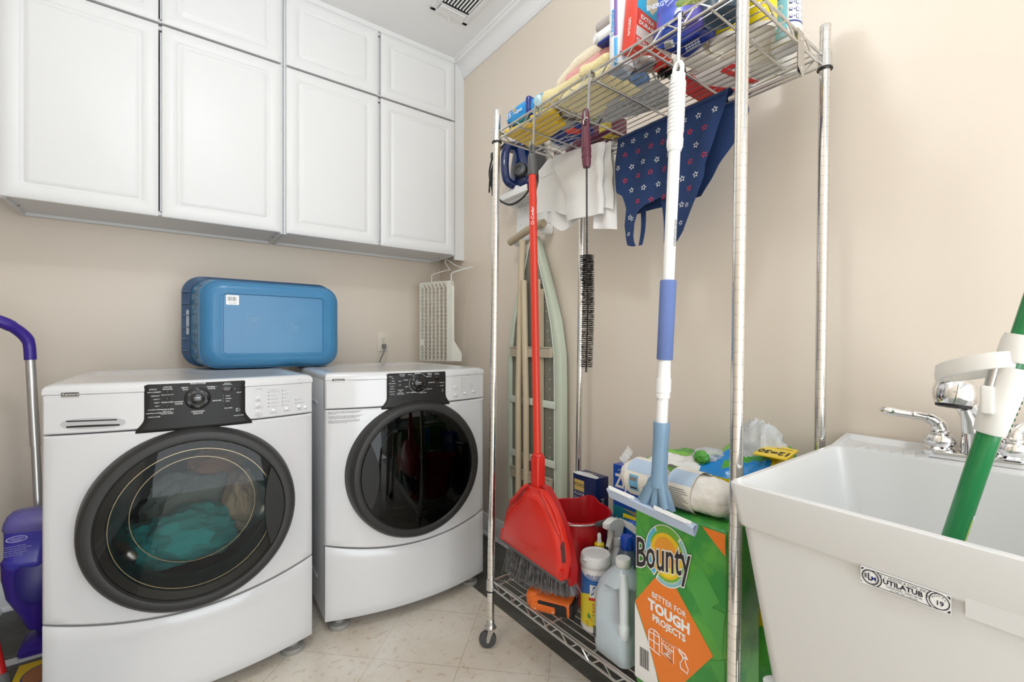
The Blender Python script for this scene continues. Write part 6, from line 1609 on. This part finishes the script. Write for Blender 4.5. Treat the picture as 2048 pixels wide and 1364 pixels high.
for (kk, pts) in enumerate(([(.735, .66), (.690, .595), (.735, .54)], [(.56, .60), (.515, .54), (.555, .50), (.60, .55)], [(.575, .52), (.51, .43), (.505, .52)], [(.66, .685), (.60, .66), (.64, .62), (.70, .66)], [(.54, .40), (.505, .35), (.505, .42)])): fp(b, pts, -.9 + .3 * kk)
obj('leaf_facets', b, mat('mid_green_film', (0.07, 0.34, 0.06), 0.24), t)
cy, cz = .648, .590
def disc(b, ry, rz, k, mi, a0=0, a1=360, oy=0, oz=0, r_in=None):
    n = 40; P_ = lambda a, q: (cy + oy + ry * q * math.cos(R(a)), cz + oz + rz * q * math.sin(R(a)))
    if r_in is None: fp(b, [P_(lerp(a0, a1, j / n), 1) for j in range(n)], k, mi); return
    for j in range(n):
        q0, q1 = lerp(a0, a1, j / n), lerp(a0, a1, (j + 1) / n); fp(b, [P_(q0, 1), P_(q1, 1), P_(q1, r_in), P_(q0, r_in)], k, mi)
b = MB()
disc(b, .0590, .0735, 2, 0, -55, 300, 0, .0, .74); disc(b, .0565, .0710, 3, 1, -52, 55, 0, 0, .80); disc(b, .0565, .0710, 3, 2, 58, 130, 0, 0, .74); disc(b, .0565, .0710, 3, 3, 134, 296, 0, 0, .88); disc(b, .0485, .0610, 3.5, 2, 20, 296, 0, 0, .80)
disc(b, .0440, .0540, 4, 4); disc(b, .0360, .0420, 5, 5, 0, 360, 0, -.006); disc(b, .0300, .0350, 6, 6, 0, 360, .002, .008)
obj('swirl_emblem', b, [M_WHF, mat('sky_print', (0.10, 0.45, 0.70), 0.35), mat('leaf_green_print', (0.16, 0.42, 0.05), 0.35), mat('pale_sky_print', (0.25, 0.50, 0.55), 0.35), mat('amber_print', (0.80, 0.50, 0.02), 0.35), mat('yellow_ink', (0.85, 0.68, 0.03), 0.35), mat('orange_ink', (0.78, 0.32, 0.03), 0.35)], t)
def FT(k, slope=0.0, y0=.642): return lambda u, v: (FX - .0004 - .0003 * k, y0 - u, v + u * slope)
b = MB()
for (s_, u, h, dz, sx_) in (('B', -.0925, .104, .004, .56), ('ounty', -.0610, .104, .006, .50)):
    for (k, bo_, m_) in ((8, .045, 0), (10, .012, 1)): b.text(s_, h, FT(k, .19, .6435), u, .5800 + dz, bold=bo_, sx=sx_, mi=m_, align='LEFT')
obj('brand_lettering', b, [mat('white_outline_print', (0.80, 0.79, 0.77), 0.35), mat('near_black_print', (0.022, 0.020, 0.020), 0.35)], t)
b = MB()
b.text('BETTER FOR', .0195, FT(2, -.09), 0, .477, bold=.012, sx=.86); b.text('TOUGH', .034, FT(2, -.09), 0, .449, bold=.05, sx=.92); b.text('PROJECTS', .0225, FT(2, -.09), 0, .4215, bold=.035, sx=.90)
def ln(pts, r=.0011, closed=False): b.tube([(FX - .0012, y, z) for y, z in pts], r, 5, closed=closed)
# window, oven and spray bottle line drawings
ln([(.697, .352), (.697, .386)] + [(.682 + .015 * math.cos(R(a)), .386 + .011 * math.sin(R(a))) for a in range(0, 181, 20)] + [(.667, .348)]); ln([(.700, .350), (.664, .343)]); ln([(.682, .397), (.682, .350)]); ln([(.697, .386), (.667, .386)]); ln([(.697, .369), (.667, .367)])
ln([(.660, .390), (.628, .383), (.628, .345), (.660, .352)], closed=True); ln([(.660, .377), (.628, .371)]); ln([(.653, .370), (.635, .367), (.635, .352), (.653, .356)], closed=True); ln([(.648, .357), (.641, .365)]); ln([(.645, .356), (.638, .362)])
for q in range(4): ln([(.655 - .007 * q, .3835 - .0014 * q), (.6535 - .007 * q, .3832 - .0014 * q)], .0014)
ln([(.615, .386), (.598, .382), (.592, .374), (.600, .375), (.602, .370), (.606, .377), (.612, .380)], .0016, True); ln([(.604, .371), (.606, .364), (.611, .356), (.609, .345), (.592, .341), (.590, .352), (.596, .362), (.598, .371)], closed=True)
for q in range(6): ln([(.618 + .004 * (q % 3), .384 + .003 * (q // 3)), (.6188 + .004 * (q % 3), .3842 + .003 * (q // 3))], .0008)
obj('slogan_and_icons', b, M_WTXT, t)
b = MB(); random.seed(14)
y = .724
while y > .697:
    w_ = random.choice((.0006, .0012, .0018)); fp(b, [(y, .335), (y - w_, .3345), (y - w_, .286), (y, .287)], 2); y -= w_ + random.choice((.0006, .0012))
obj('barcode', b, M_KTXT, t)

t = thing('paper_towel_bundle', 'large torn green, blue and yellow paper towel pack behind the front one', 'paper towels', (1.26, .69, ZB))
b = MB(); PX0, PX1, PY0, PY1 = 1.170, 1.345, .492, .885
b.rbox(((PX0 + PX1) / 2, (PY0 + PY1) / 2, (ZB + .745) / 2), (PX1 - PX0, PY1 - PY0, .745 - ZB), .012, 3); obj('wrapper', b, M_GREENF, t)
cols = [M_GREENF, M_WHF, M_BLF, M_YLF, M_LGF, M_CLRF]
b = MB(); NU, NV = 46, 26
def tp(u, v):   # u along the length (far to near), v front to back
    y = lerp(PY1, PY0, u); x = lerp(PX0, PX1, v)
    h = .752 + .010 * math.sin(PI * v) + .040 * smooth((u - .28) / .45) * smooth(v / .5) + .026 * math.exp(-((u - .62) / .10) ** 2 - ((v - .75) / .3) ** 2) + .030 * smooth((u - .72) / .2) * v
    cr_ = .011 * noise.noise(Vector((u * 9, v * 6, 1))) + .007 * noise.noise(Vector((u * 22, v * 15, 5)))
    e_ = min(u, 1 - u, v, 1 - v); k = smooth(e_ / .08)
    return (x, y, lerp(.738, h, k) + cr_ * k)
vs = [tp(i / NU, j / NV) for i in range(NU + 1) for j in range(NV + 1)]
for i in range(NU):
    for j in range(NV):
        u, v = (i + .5) / NU, (j + .5) / NV; w_ = noise.noise(Vector((u * 5, v * 4, 9))) * .05
        if u + w_ < .30: m_ = 0 if v + w_ > .55 else (4 if v + w_ > .40 else 1)
        elif u + w_ < .45: m_ = 0 if v + w_ > .66 else 1
        elif u + w_ < .62: m_ = 0 if v > .75 else (4 if v + w_ > .45 else 2)
        elif u + w_ < .76: m_ = 5 if v + w_ > .35 else (0 if v + w_ > .18 else 2)
        elif u + w_ < .88: m_ = 4 if v + w_ > .45 else (2 if v + w_ < .30 else 0)
        else: m_ = 3 if v + w_ < .80 else 0
        a = i * (NV + 1) + j; b.add([vs[a], vs[a + NV + 1], vs[a + NV + 2], vs[a + 1]], [(0, 1, 2, 3)], m_)
# weld the top skin
def weld(b):
    idx = {}; nv = []; mp_ = []
    for p in b.v:
        k = tuple(round(t_, 6) for t_ in p)
        if k not in idx: idx[k] = len(nv); nv.append(p)
        mp_.append(idx[k])
    b.v = nv; b.f = [[mp_[i] for i in f_] for f_ in b.f]
weld(b); obj('torn_top', b, cols, t, angle=75)
b = MB()
def ff(pts, mi): b.prism(pts, lambda u, v, h: (h, u, v), PX0 - .0012, PX0 + .001, mi)
ff([(.884, .700), (.70, .68), (.70, .56), (.884, .56)], 3); ff([(.884, .744), (.69, .744), (.69, .700), (.884, .722)], 0); ff([(.884, .722), (.69, .700), (.70, .684), (.884, .708)], 1); ff([(.69, .744), (.656, .744), (.686, .66), (.70, .69)], 1); ff([(.685, .660), (.655, .742), (.494, .742), (.494, .40), (.66, .40), (.70, .55)], 2)
obj('front_colours', b, [M_LGF, M_WHF, M_YLF, M_BLF], t)
def crumple(name, c, r, seed, m_):
    b = MB(); c_ = Vector(c)
    def fn(u, v):
        a = 2 * PI * u; e = PI * (v - .5) * .998; d = Vector((math.cos(e) * math.cos(a), math.cos(e) * math.sin(a), math.sin(e)))
        k = 1 + .5 * (noise.ridged_multi_fractal(d * 2.2 + Vector((seed, 0, 0)), 1, 2, 4, 1, 2) - .8) * .5
        return (c_.x + d.x * r[0] * k, c_.y + d.y * r[1] * k, max(.742, c_.z + d.z * r[2] * k))
    b.grid(fn, 40, 26, cu=True); return obj(name, b, m_, t, angle=75)
crumple('torn_film', (1.285, .585, .785), (.040, .062, .090), 4, M_CLRF); crumple('torn_film', (1.245, .70, .772), (.040, .05, .022), 8, M_CLRF); crumple('green_film_tuft', (1.200, .705, .775), (.014, .020, .018), 12, M_GREENF)
b = MB(); TT = lambda u, v: (1.240 + v * .95 - u * .0, .523 + u + v * .05, .822 + v * .12); 
b.prism([(-.040, -.050), (.040, -.050), (.040, .035), (-.015, .045), (-.040, .02)], lambda u, v, h: tuple(Vector(TT(-u, v)) + Vector((-.1, 0, 1)) * h), -.002, .001); obj('offer_panel', b, M_YLF, t)
b = MB(); b.text('12=30', .038, lambda u, v: tuple(Vector(TT(u, -v)) + Vector((-.1, 0, 1)) * .0016), 0, .014, bold=.035, sx=.78); b.text('REGULAR', .009, lambda u, v: tuple(Vector(TT(u, -v)) + Vector((-.1, 0, 1)) * .0016), -.012, -.022); obj('lettering', b, M_KTXT, t)
b = MB(); b.text('SELECT-A-SIZE', .016, lambda u, v: (1.165 - .0 + v * .3, .60 - u, .722 + v), 0, 0, bold=.02) ; b.text('2X MORE', .014, lambda u, v: (1.165, .565 - u, .700 + v), 0, 0, bold=.02); obj('lettering', b, M_WTXT, t)


def refill(label, y0, y1, seed, sleeve, plain):
    """bag of white cotton with a printed card sleeve, lying on the front pack"""
    t = thing('mop_refill', label, 'refill pack', (1.02, (y0 + y1) / 2, .70))
    b = MB(); L_ = y0 - y1; cx_, cz_ = 1.008, .7425
    def fn(u, v):
        a = 2 * PI * u; s_ = v; r_ = .0455 * (max(.02, 1 - (abs(2 * s_ - 1)) ** 4)) ** .5
        n_ = 1 + .10 * noise.noise(Vector((math.cos(a) * 2 + seed, math.sin(a) * 2, s_ * 5))) + .05 * noise.noise(Vector((math.cos(a) * 7 + seed, math.sin(a) * 7, s_ * 14)))
        return (cx_ + r_ * n_ * 1.08 * math.cos(a), y0 - L_ * s_, max(.6995, cz_ + r_ * n_ * math.sin(a) * .95))
    b.grid(fn, 44, 34, cu=True); obj('cotton_bag', b, mat('cotton_in_film', (0.82, 0.79, 0.74), 0.45, bump=(90, 0.7, 0.005)), t, angle=75)
    s0, s1 = sleeve; b = MB(); pr = MB()
    def sf(u, v, k=0.0):
        a = lerp(R(262), R(40), u); y = y0 - L_ * lerp(s0, s1, v)
        return (cx_ + (.0545 + k) * math.cos(a), y, cz_ + (.0495 + k) * math.sin(a))
    b.grid(lambda u, v: sf(u, v), 24, 4); b.grid(lambda u, v: sf(u, v, -.0008), 24, 4); obj('card_sleeve', b, mat('ivory_card', (0.80, 0.76, 0.68), 0.5), t, angle=75)
    pr.grid(lambda u, v: sf(lerp(.50, .72, u), lerp(.02, .98, v), .0004), 10, 2)
    def st(u, v): return sf(v, u, .0006)
    for k in range(11):
        vv = .20 + k * .024
        if not plain: pr.grid(lambda u, v: sf(vv + u * .008, lerp(.10 + .05 * (k % 3), .90 - .07 * (k % 4), v), .0006), 1, 4, mi=1)
    if not plain:
        pr.text('Rapide! ¡Rápido! Fast!', .0125, lambda u, v: sf(.150 - v * 5.2, .5 + u * 10.5 * -1 * -1, .0006), 0, 0, mi=2, bold=.02, sx=.70)
    else:
        pr.grid(lambda u, v: sf(lerp(.24, .46, u), lerp(.16, .46, v), .0006), 6, 2, mi=3); pr.grid(lambda u, v: sf(lerp(.27, .30, u), lerp(.20, .42, v), .0008), 2, 2, mi=4); pr.grid(lambda u, v: sf(lerp(.38, .43, u), lerp(.20, .42, v), .0008), 2, 2, mi=1)
        for k in range(6): pr.grid(lambda u, v: sf(.18 + k * .03 + u * .008, lerp(.60, .95 - .05 * (k % 3), v), .0006), 1, 4, mi=1)
    obj('sleeve_print', pr, [mat('powder_blue_print', (0.46, 0.58, 0.74), 0.5), mat('brown_grey_ink', (0.22, 0.19, 0.17), 0.6), mat('royal_ink', (0.02, 0.08, 0.40), 0.5), mat('light_blue_ink', (0.16, 0.42, 0.66), 0.5), M_KTXT], t)
    if plain:
        b = MB(); b.grid(lambda u, v: (cx_ + .01 + .035 * (u - .5), y0 - .004 + .018 * v, .775 + .028 * (u - .4) + .014 * v + .004 * math.sin(u * 20)), 10, 3); obj('bag_tail', b, M_CLRF, t)
    return t


refill('white mop refill with a blue-printed card sleeve left of the squeegee neck', .818, .682, 3, (.30, .99), True)
refill('white mop refill with a torn card sleeve right of the squeegee neck', .662, .515, 7, (.05, .50), False)

# ------------------------------------------------------------ utility tub
t = thing('utility_tub', 'white plastic utility sink tub against the right wall', 'sink', (1.13, .17, 0))
TA = Vector((-.062, -.998, 0)); TB = Vector((1, 0, 0)); TO = Vector((.840, .4405, 0)); TL, TW = .585, .618
def T(a, b_, z): p = TO + TA * a + TB * b_; return (p.x, p.y, z)
def tl(i, z, r=.02, ib=None, i0=0.0):
    ib = i if ib is None else ib
    return [T(u, v, z) for u, v in rrect(TL / 2, (TW - ib + i) / 2, TL / 2 - i, (TW - ib - i) / 2, r, 6)]
b = MB(); RZ = .840
# outer shell, rim, basin (the basin leaves a deck at the back)
DK = .112
loops = [tl(.085, .385, .04), tl(.064, .395, .03), tl(.058, .41, .028), tl(.016, .757, .022), tl(.0115, .7605, .020), tl(.009, .765, .020), tl(.0, .833, .014), tl(0, .838, .014), tl(.0025, RZ, .014), tl(.0085, RZ, .014)]
inner = [tl(.0120, RZ, .018, DK), tl(.0145, .837, .020, DK), tl(.020, .80, .025, DK), tl(.064, .53, .05, DK + .02), tl(.080, .505, .055, DK + .04), tl(.105, .497, .05, DK + .06)]
b.loft(loops + inner, cap0=True, cap1=True)
tub = obj('tub', b, M_TUB, t, angle=35)
b = MB()     # front band step to the right of the maker's label
b.add([T(.322, .0086, .768), T(TL - .012, .0086, .768), T(TL - .014, .0112, .742), T(.322, .0112, .742), T(.322, .03, .768), T(TL - .012, .03, .768), T(TL - .014, .03, .739), T(.322, .03, .739)], [(0, 1, 2, 3), (3, 2, 6, 7), (0, 3, 7, 4), (1, 5, 6, 2)])
obj('band_step', b, M_TUB, t)
b = MB()     # back ledge with soap ridges and splash lip
def ledge(a0, a1, pts): b.prism(pts, lambda u, v, h: T(h, u, v), a0, a1)
ledge(.012, TL - .012, [(TW - DK + .004, RZ - .004), (TW - DK + .004, RZ + .001), (TW - .022, RZ + .004), (TW - .014, RZ + .018), (TW - .002, RZ + .018), (TW - .002, RZ - .004)])
b.prism([(TW - .125, RZ - .001), (TW - .018, RZ + .0165), (TW - .002, RZ + .018), (TW - .002, RZ - .002)], lambda u, v, h: T(h, u, v), .004, .016)
obj('back_ledge', b, M_TUB, t)
for k in range(6):
    a0 = .050 + k * .0235; b = MB()
    b.add([T(a0, TW - DK + .010, RZ + .0012), T(a0 + .022, TW - DK + .010, RZ + .0075), T(a0 + .022, TW - DK + .010, RZ + .0005), T(a0 - .008, TW - DK + .055, RZ + .0018), T(a0 + .014, TW - DK + .055, RZ + .0085), T(a0 + .014, TW - DK + .055, RZ + .0012)], [(0, 1, 2), (3, 5, 4), (0, 3, 4, 1), (1, 4, 5, 2)])
    obj('soap_ridge', b, M_TUB, t)
for (a, c) in ((.06, .06), (TL - .06, .06), (.06, TW - .06), (TL - .06, TW - .06)):
    b = MB(); b.tube([T(a, c, 0), T(a, c, .47)], [.016, .020], 16); obj('leg', b, M_TUB, t)
b = MB(); b.lathe([(0, .4985), (.030, .4985), (.040, .4990), (.042, .4975)], T(TL / 2, .24, 0), n=28); obj('drain', b, M_STEEL, t)
# maker's label: drawn in (u, v) metres on the front band
lt = MB(); LA, LZ = .2085, .7510
def lab(u, v, k=0.0): return T(LA + u, .0078 - .024 * v - k, LZ + v)
b = MB(); b.prism([(-.0005, -.0125), (.1000, -.0125), (.1000, .0128), (-.0005, .0128)], lambda u, v, h: lab(u, v, h), -.0015, .0002)
sticker = obj('label', b, M_WPLAST, t)
b = MB()
def lq(pts, mi=0, k=.0005): b.poly([lab(u, v, k) for u, v in pts], mi)
def ring(cx_, cz_, ru, rv, w_, a0=0, a1=360, mi=0):
    n = 40
    for j in range(n):
        a, c = R(lerp(a0, a1, j / n)), R(lerp(a0, a1, (j + 1) / n))
        lq([(cx_ + ru * math.cos(a), cz_ + rv * math.sin(a)), (cx_ + ru * math.cos(c), cz_ + rv * math.sin(c)), (cx_ + (ru - w_) * math.cos(c), cz_ + (rv - w_) * math.sin(c)), (cx_ + (ru - w_) * math.cos(a), cz_ + (rv - w_) * math.sin(a))], mi)
lq([(.014, .0112), (.088, .0112), (.088, .0104), (.014, .0104)]); lq([(.014, -.0104), (.088, -.0104), (.088, -.0112), (.014, -.0112)])
ring(.0115, 0, .0108, .0110, .0013); ring(.0115, 0, .0090, .0092, .0005); ring(.0115, 0, .0142, .0140, .0014, -52, 52); ring(.0885, 0, .0108, .0110, .0012); ring(.0885, 0, .0140, .0140, .0012, 128, 232)
for (u, v, su, sv) in ((.0005, .0112, 1, -1), (.0995, .0112, -1, -1), (.0995, -.0112, -1, 1)): lq([(u, v), (u + .0038 * su, v), (u, v + .0042 * sv)])
b.text('E', .0085, lambda u, v: lab(u, v, .0006), .0062, .0003, bold=.02); b.text('L', .0150, lambda u, v: lab(u, v, .0006), .0108, 0, bold=.02, sx=.7); b.text('M', .0085, lambda u, v: lab(u, v, .0006), .0157, -.001, bold=.02, mi=1); b.text('®', .003, lambda u, v: lab(u, v, .0006), .0008, -.0098)
b.text('E. L. MUSTEE & SONS, INC.', .0050, lambda u, v: lab(u, v, .0006), .0505, .0072, sx=.92); b.text('UTILATUB', .0096, lambda u, v: lab(u, v, .0006), .0490, .0007, bold=.03, sx=1.02); b.text('®', .004, lambda u, v: lab(u, v, .0006), .0765, .0015)
b.text('CLEVELAND, OHIO 44142', .0038, lambda u, v: lab(u, v, .0006), .0505, -.0052, sx=.95); b.text('U.S. PAT. NO. 3,364,503', .0032, lambda u, v: lab(u, v, .0006), .0505, -.0088, sx=.95)
b.text('19', .0088, lambda u, v: lab(u, v, .0006), .0888, -.0026, bold=.02)
for k, ch in enumerate('MODEL'):
    a = R(150 - k * 30); b.text(ch, .0040, lambda u, v: lab(.0885 + (.0073 + v) * math.cos(a) + u * math.sin(a), (.0073 + v) * math.sin(a) - u * math.cos(a), .0006), 0, 0)
obj('label_print', b, [mat('navy_black_ink', (0.012, 0.012, 0.03), 0.4), mat('ink_blue', (0.01, 0.02, 0.22), 0.4)], sticker)

# faucet
t = thing('faucet', 'chrome two-handle faucet with spray head on the back ledge of the white tub', 'faucet', (1.40, .186, RZ + .004))
ZF = RZ + .0035
b = MB(); b.M = Matrix.Translation((1.398, .186, ZF)) @ Matrix.Rotation(R(3.5), 4, 'Z')
b.loft([[(u, v, z) for u, v in rrect(0, 0, hx, hy, .022, 6)] for (hx, hy, z) in ((.027, .085, 0), (.028, .086, .004), (.0275, .0855, .013), (.024, .082, .0155))], cap0=True, cap1=True)
obj('deck_plate', b, M_CHROME, t)
def handle(y, sgn, ang):
    c = Vector((1.398 + (y - .148) * .0, y, ZF + .0150)); b = MB()
    b.lathe([(.0255, 0), (.0275, .003), (.0255, .006), (.024, .008), (.0285, .016), (.0285, .024), (.024, .033), (.017, .036), (.0165, .038), (.0195, .0395), (.0195, .042), (.0165, .0435), (.0155, .046)], c, n=36)
    h = obj('handle', b, M_CHROME, t)
    b = MB(); d = Vector((math.cos(ang), math.sin(ang), 0)); z = Vector((0, 0, 1))
    b.tube(spline([c + z * .044, c + z * .056 + d * .003, c + z * .067 + d * .014, c + z * .072 + d * .030, c + z * .074 + d * .045], 6), [.0155] * 8 + [.0125] * 8 + [.0095] * 9, 16)
    b.tube([c + z * .074 + d * .045, c + z * .0741 + d * .047, c + z * .0743 + d * .050], [.0115, .0115, .0085], 16)
    b.tube([c + z * .0743 + d * .050, c + z * .077 + d * .075, c + z * .080 + d * .092, c + z * .081 + d * .099, c + z * .0815 + d * .104, c + z * .082 + d * .108], [.0085, .0098, .0108, .0095, .005, .0015], 16)
    obj('lever', b, M_CHROME, h)
handle(.242, 1, R(112)); handle(.130, -1, R(-62))
b = MB(); c = Vector((1.396, .186, ZF + .012))
b.tube([c, c + Vector((0, 0, .020)), c + Vector((-.002, 0, .050)), c + Vector((-.006, .002, .082)), c + Vector((-.018, .007, .105)), c + Vector((-.034, .013, .122))], [.024, .0225, .0205, .0195, .0200, .0205], 24)
b.tube([c + Vector((-.020, .004, .052)), c + Vector((-.026, .006, .080)), c + Vector((-.036, .010, .102))], [.013, .011, .008], 16)
sp_ = obj('spout', b, M_CHROME, t)
b = MB(); b.lathe([(.0208, 0), (.0212, .0015), (.0208, .003)], c + Vector((-.030, .0115, .118)), (-.62, .2, .6), 24); obj('spout_ring', b, M_BLACK, sp_)
b = MB(); hc = Vector((1.350, .210, .997)); ha = Vector((-.16, .05, -1)).normalized()
b.lathe([(0, -.030), (.016, -.0285), (.027, -.023), (.034, -.012), (.0365, .004), (.0350, .018), (.031, .029), (.0295, .031)], hc, ha, 36); b.tube([c + Vector((-.030, .0115, .118)), hc + Vector((.012, -.010, .002))], [.0205, .0235], 20)
hd_ = obj('spray_head', b, M_CHROME, t)
b = MB(); b.lathe([(.0298, .0305), (.0290, .036), (.024, .0375), (0, .038)], hc, ha, 36); obj('nozzle_plate', b, M_CHAR, hd_)

# mop with a white wringer cup leaning in the tub
t = thing('twist_mop', 'green-handled mop with white plastic wringer cup leaning in the tub', 'mop', (1.05, .22, .50))
M0 = Vector((1.050, .2275, .500)); M1 = Vector((1.050, .056, 1.250)); md = (M1 - M0).normalized()
def mp(z): return M0 + (M1 - M0) * ((z - M0.z) / (M1.z - M0.z))
M_GRN = mat('green_lacquer', (0.010, 0.20, 0.055), 0.22, coat=0.2)
b = MB(); b.tube([mp(.50), mp(.985)], .0150, 24); b.tube([mp(.985), mp(1.48), mp(1.486)], [.0135, .0135, .0105], 24); pole = obj('pole', b, M_GRN, t)
b = MB(); pr = Vector((-.55, -.83, -.2)).normalized(); e1 = (pr - md * pr.dot(md)).normalized(); e2 = md.cross(e1)
def mlab(u, v, k=0.0): a = u / .0150; return tuple(mp(.80) + md * v + (e1 * math.cos(a) + e2 * math.sin(a)) * (.0152 + k))
b.grid(lambda u, v: mlab(lerp(.004, .022, u), lerp(-.030, .022, v)), 8, 2, mi=1); b.grid(lambda u, v: mlab(lerp(.002, .007, u), lerp(-.030, .014, v), .0001), 4, 2, mi=2)
b.text('LIBMAN', .0125, lambda u, v: mlab(.0145 - v, -.006 + u, .0003), 0, 0, bold=.03, sx=.72, mi=0)
obj('sticker', b, [M_REDC, M_WPLAST, mat('lime_print', (0.30, 0.50, 0.08), 0.4)], pole)
M_WRG = mat('cream_white_plastic', (0.80, 0.78, 0.73), 0.3)
b = MB()
b.tube([mp(.955), mp(.957), mp(1.00), mp(1.035), mp(1.062)], [.0180, .0195, .0215, .0235, .0250], 32, caps=False); b.tube([mp(1.062), mp(1.035), mp(.957), mp(.955)], [.0232, .0215, .0175, .0180], 32, caps=False)
b.tube([mp(1.070), mp(1.072), mp(1.100), mp(1.112)], [.0205, .0215, .0215, .0195], 28)
cup = obj('wringer_cup', b, M_WRG, t)
b = MB()
for k in range(11):
    z = .965 + k * .0092; a = R(52); q = mp(z) + (e1 * math.cos(a) + e2 * math.sin(a)) * (lerp(.0186, .0240, (z - .955) / .107) + .0012); b.tube([q - md * .0022, q + md * .0022], .0022, 6)
obj('ratchet_slots', b, mat('dark_green_gap', (0.008, 0.07, 0.025), 0.5), cup)
b = MB()   # hand loop: a flat ring reaching left from the cup
hb = mp(1.072); HC = hb + Vector((-.012, .0, .0)); u1 = Vector((.28, .95, -.28)).normalized(); u2 = Vector((-.93, .25, -.05)).normalized()
lo = []
for k in range(40):
    a = 2 * PI * k / 40; r1 = .046 * (1 + .10 * math.cos(a)); lo.append(HC + u1 * (.044 + r1 * math.cos(a)) + u2 * (.024 * math.sin(a)) + Vector((0, 0, .006 * math.sin(a))))
loops = []
for k in range(40):
    p = lo[k]; o_ = (p - (HC + u1 * .044)).normalized(); z = Vector((0, 0, 1)); w_ = .0055; h_ = .0125
    loops.append([tuple(p + o_ * w_ + z * h_), tuple(p + o_ * w_ * 1.3 - z * h_ * .3), tuple(p + o_ * w_ - z * h_), tuple(p - o_ * w_ - z * h_), tuple(p - o_ * w_ * 1.1 + z * h_ * .2), tuple(p - o_ * w_ + z * h_)])
b.loft(loops + [loops[0]]); obj('hand_loop', b, M_WRG, cup, angle=50)
b = MB(); b.tube([hb + Vector((-.020, .016, .0)), mp(1.015) + Vector((-.020, .014, 0))], .0055, 10); obj('steel_rod', b, M_STEEL, cup)
b = MB(); b.rbox(mp(1.010) + Vector((-.019, .012, 0)), (.016, .016, .045), .004, 3); obj('rod_socket', b, M_WRG, cup)
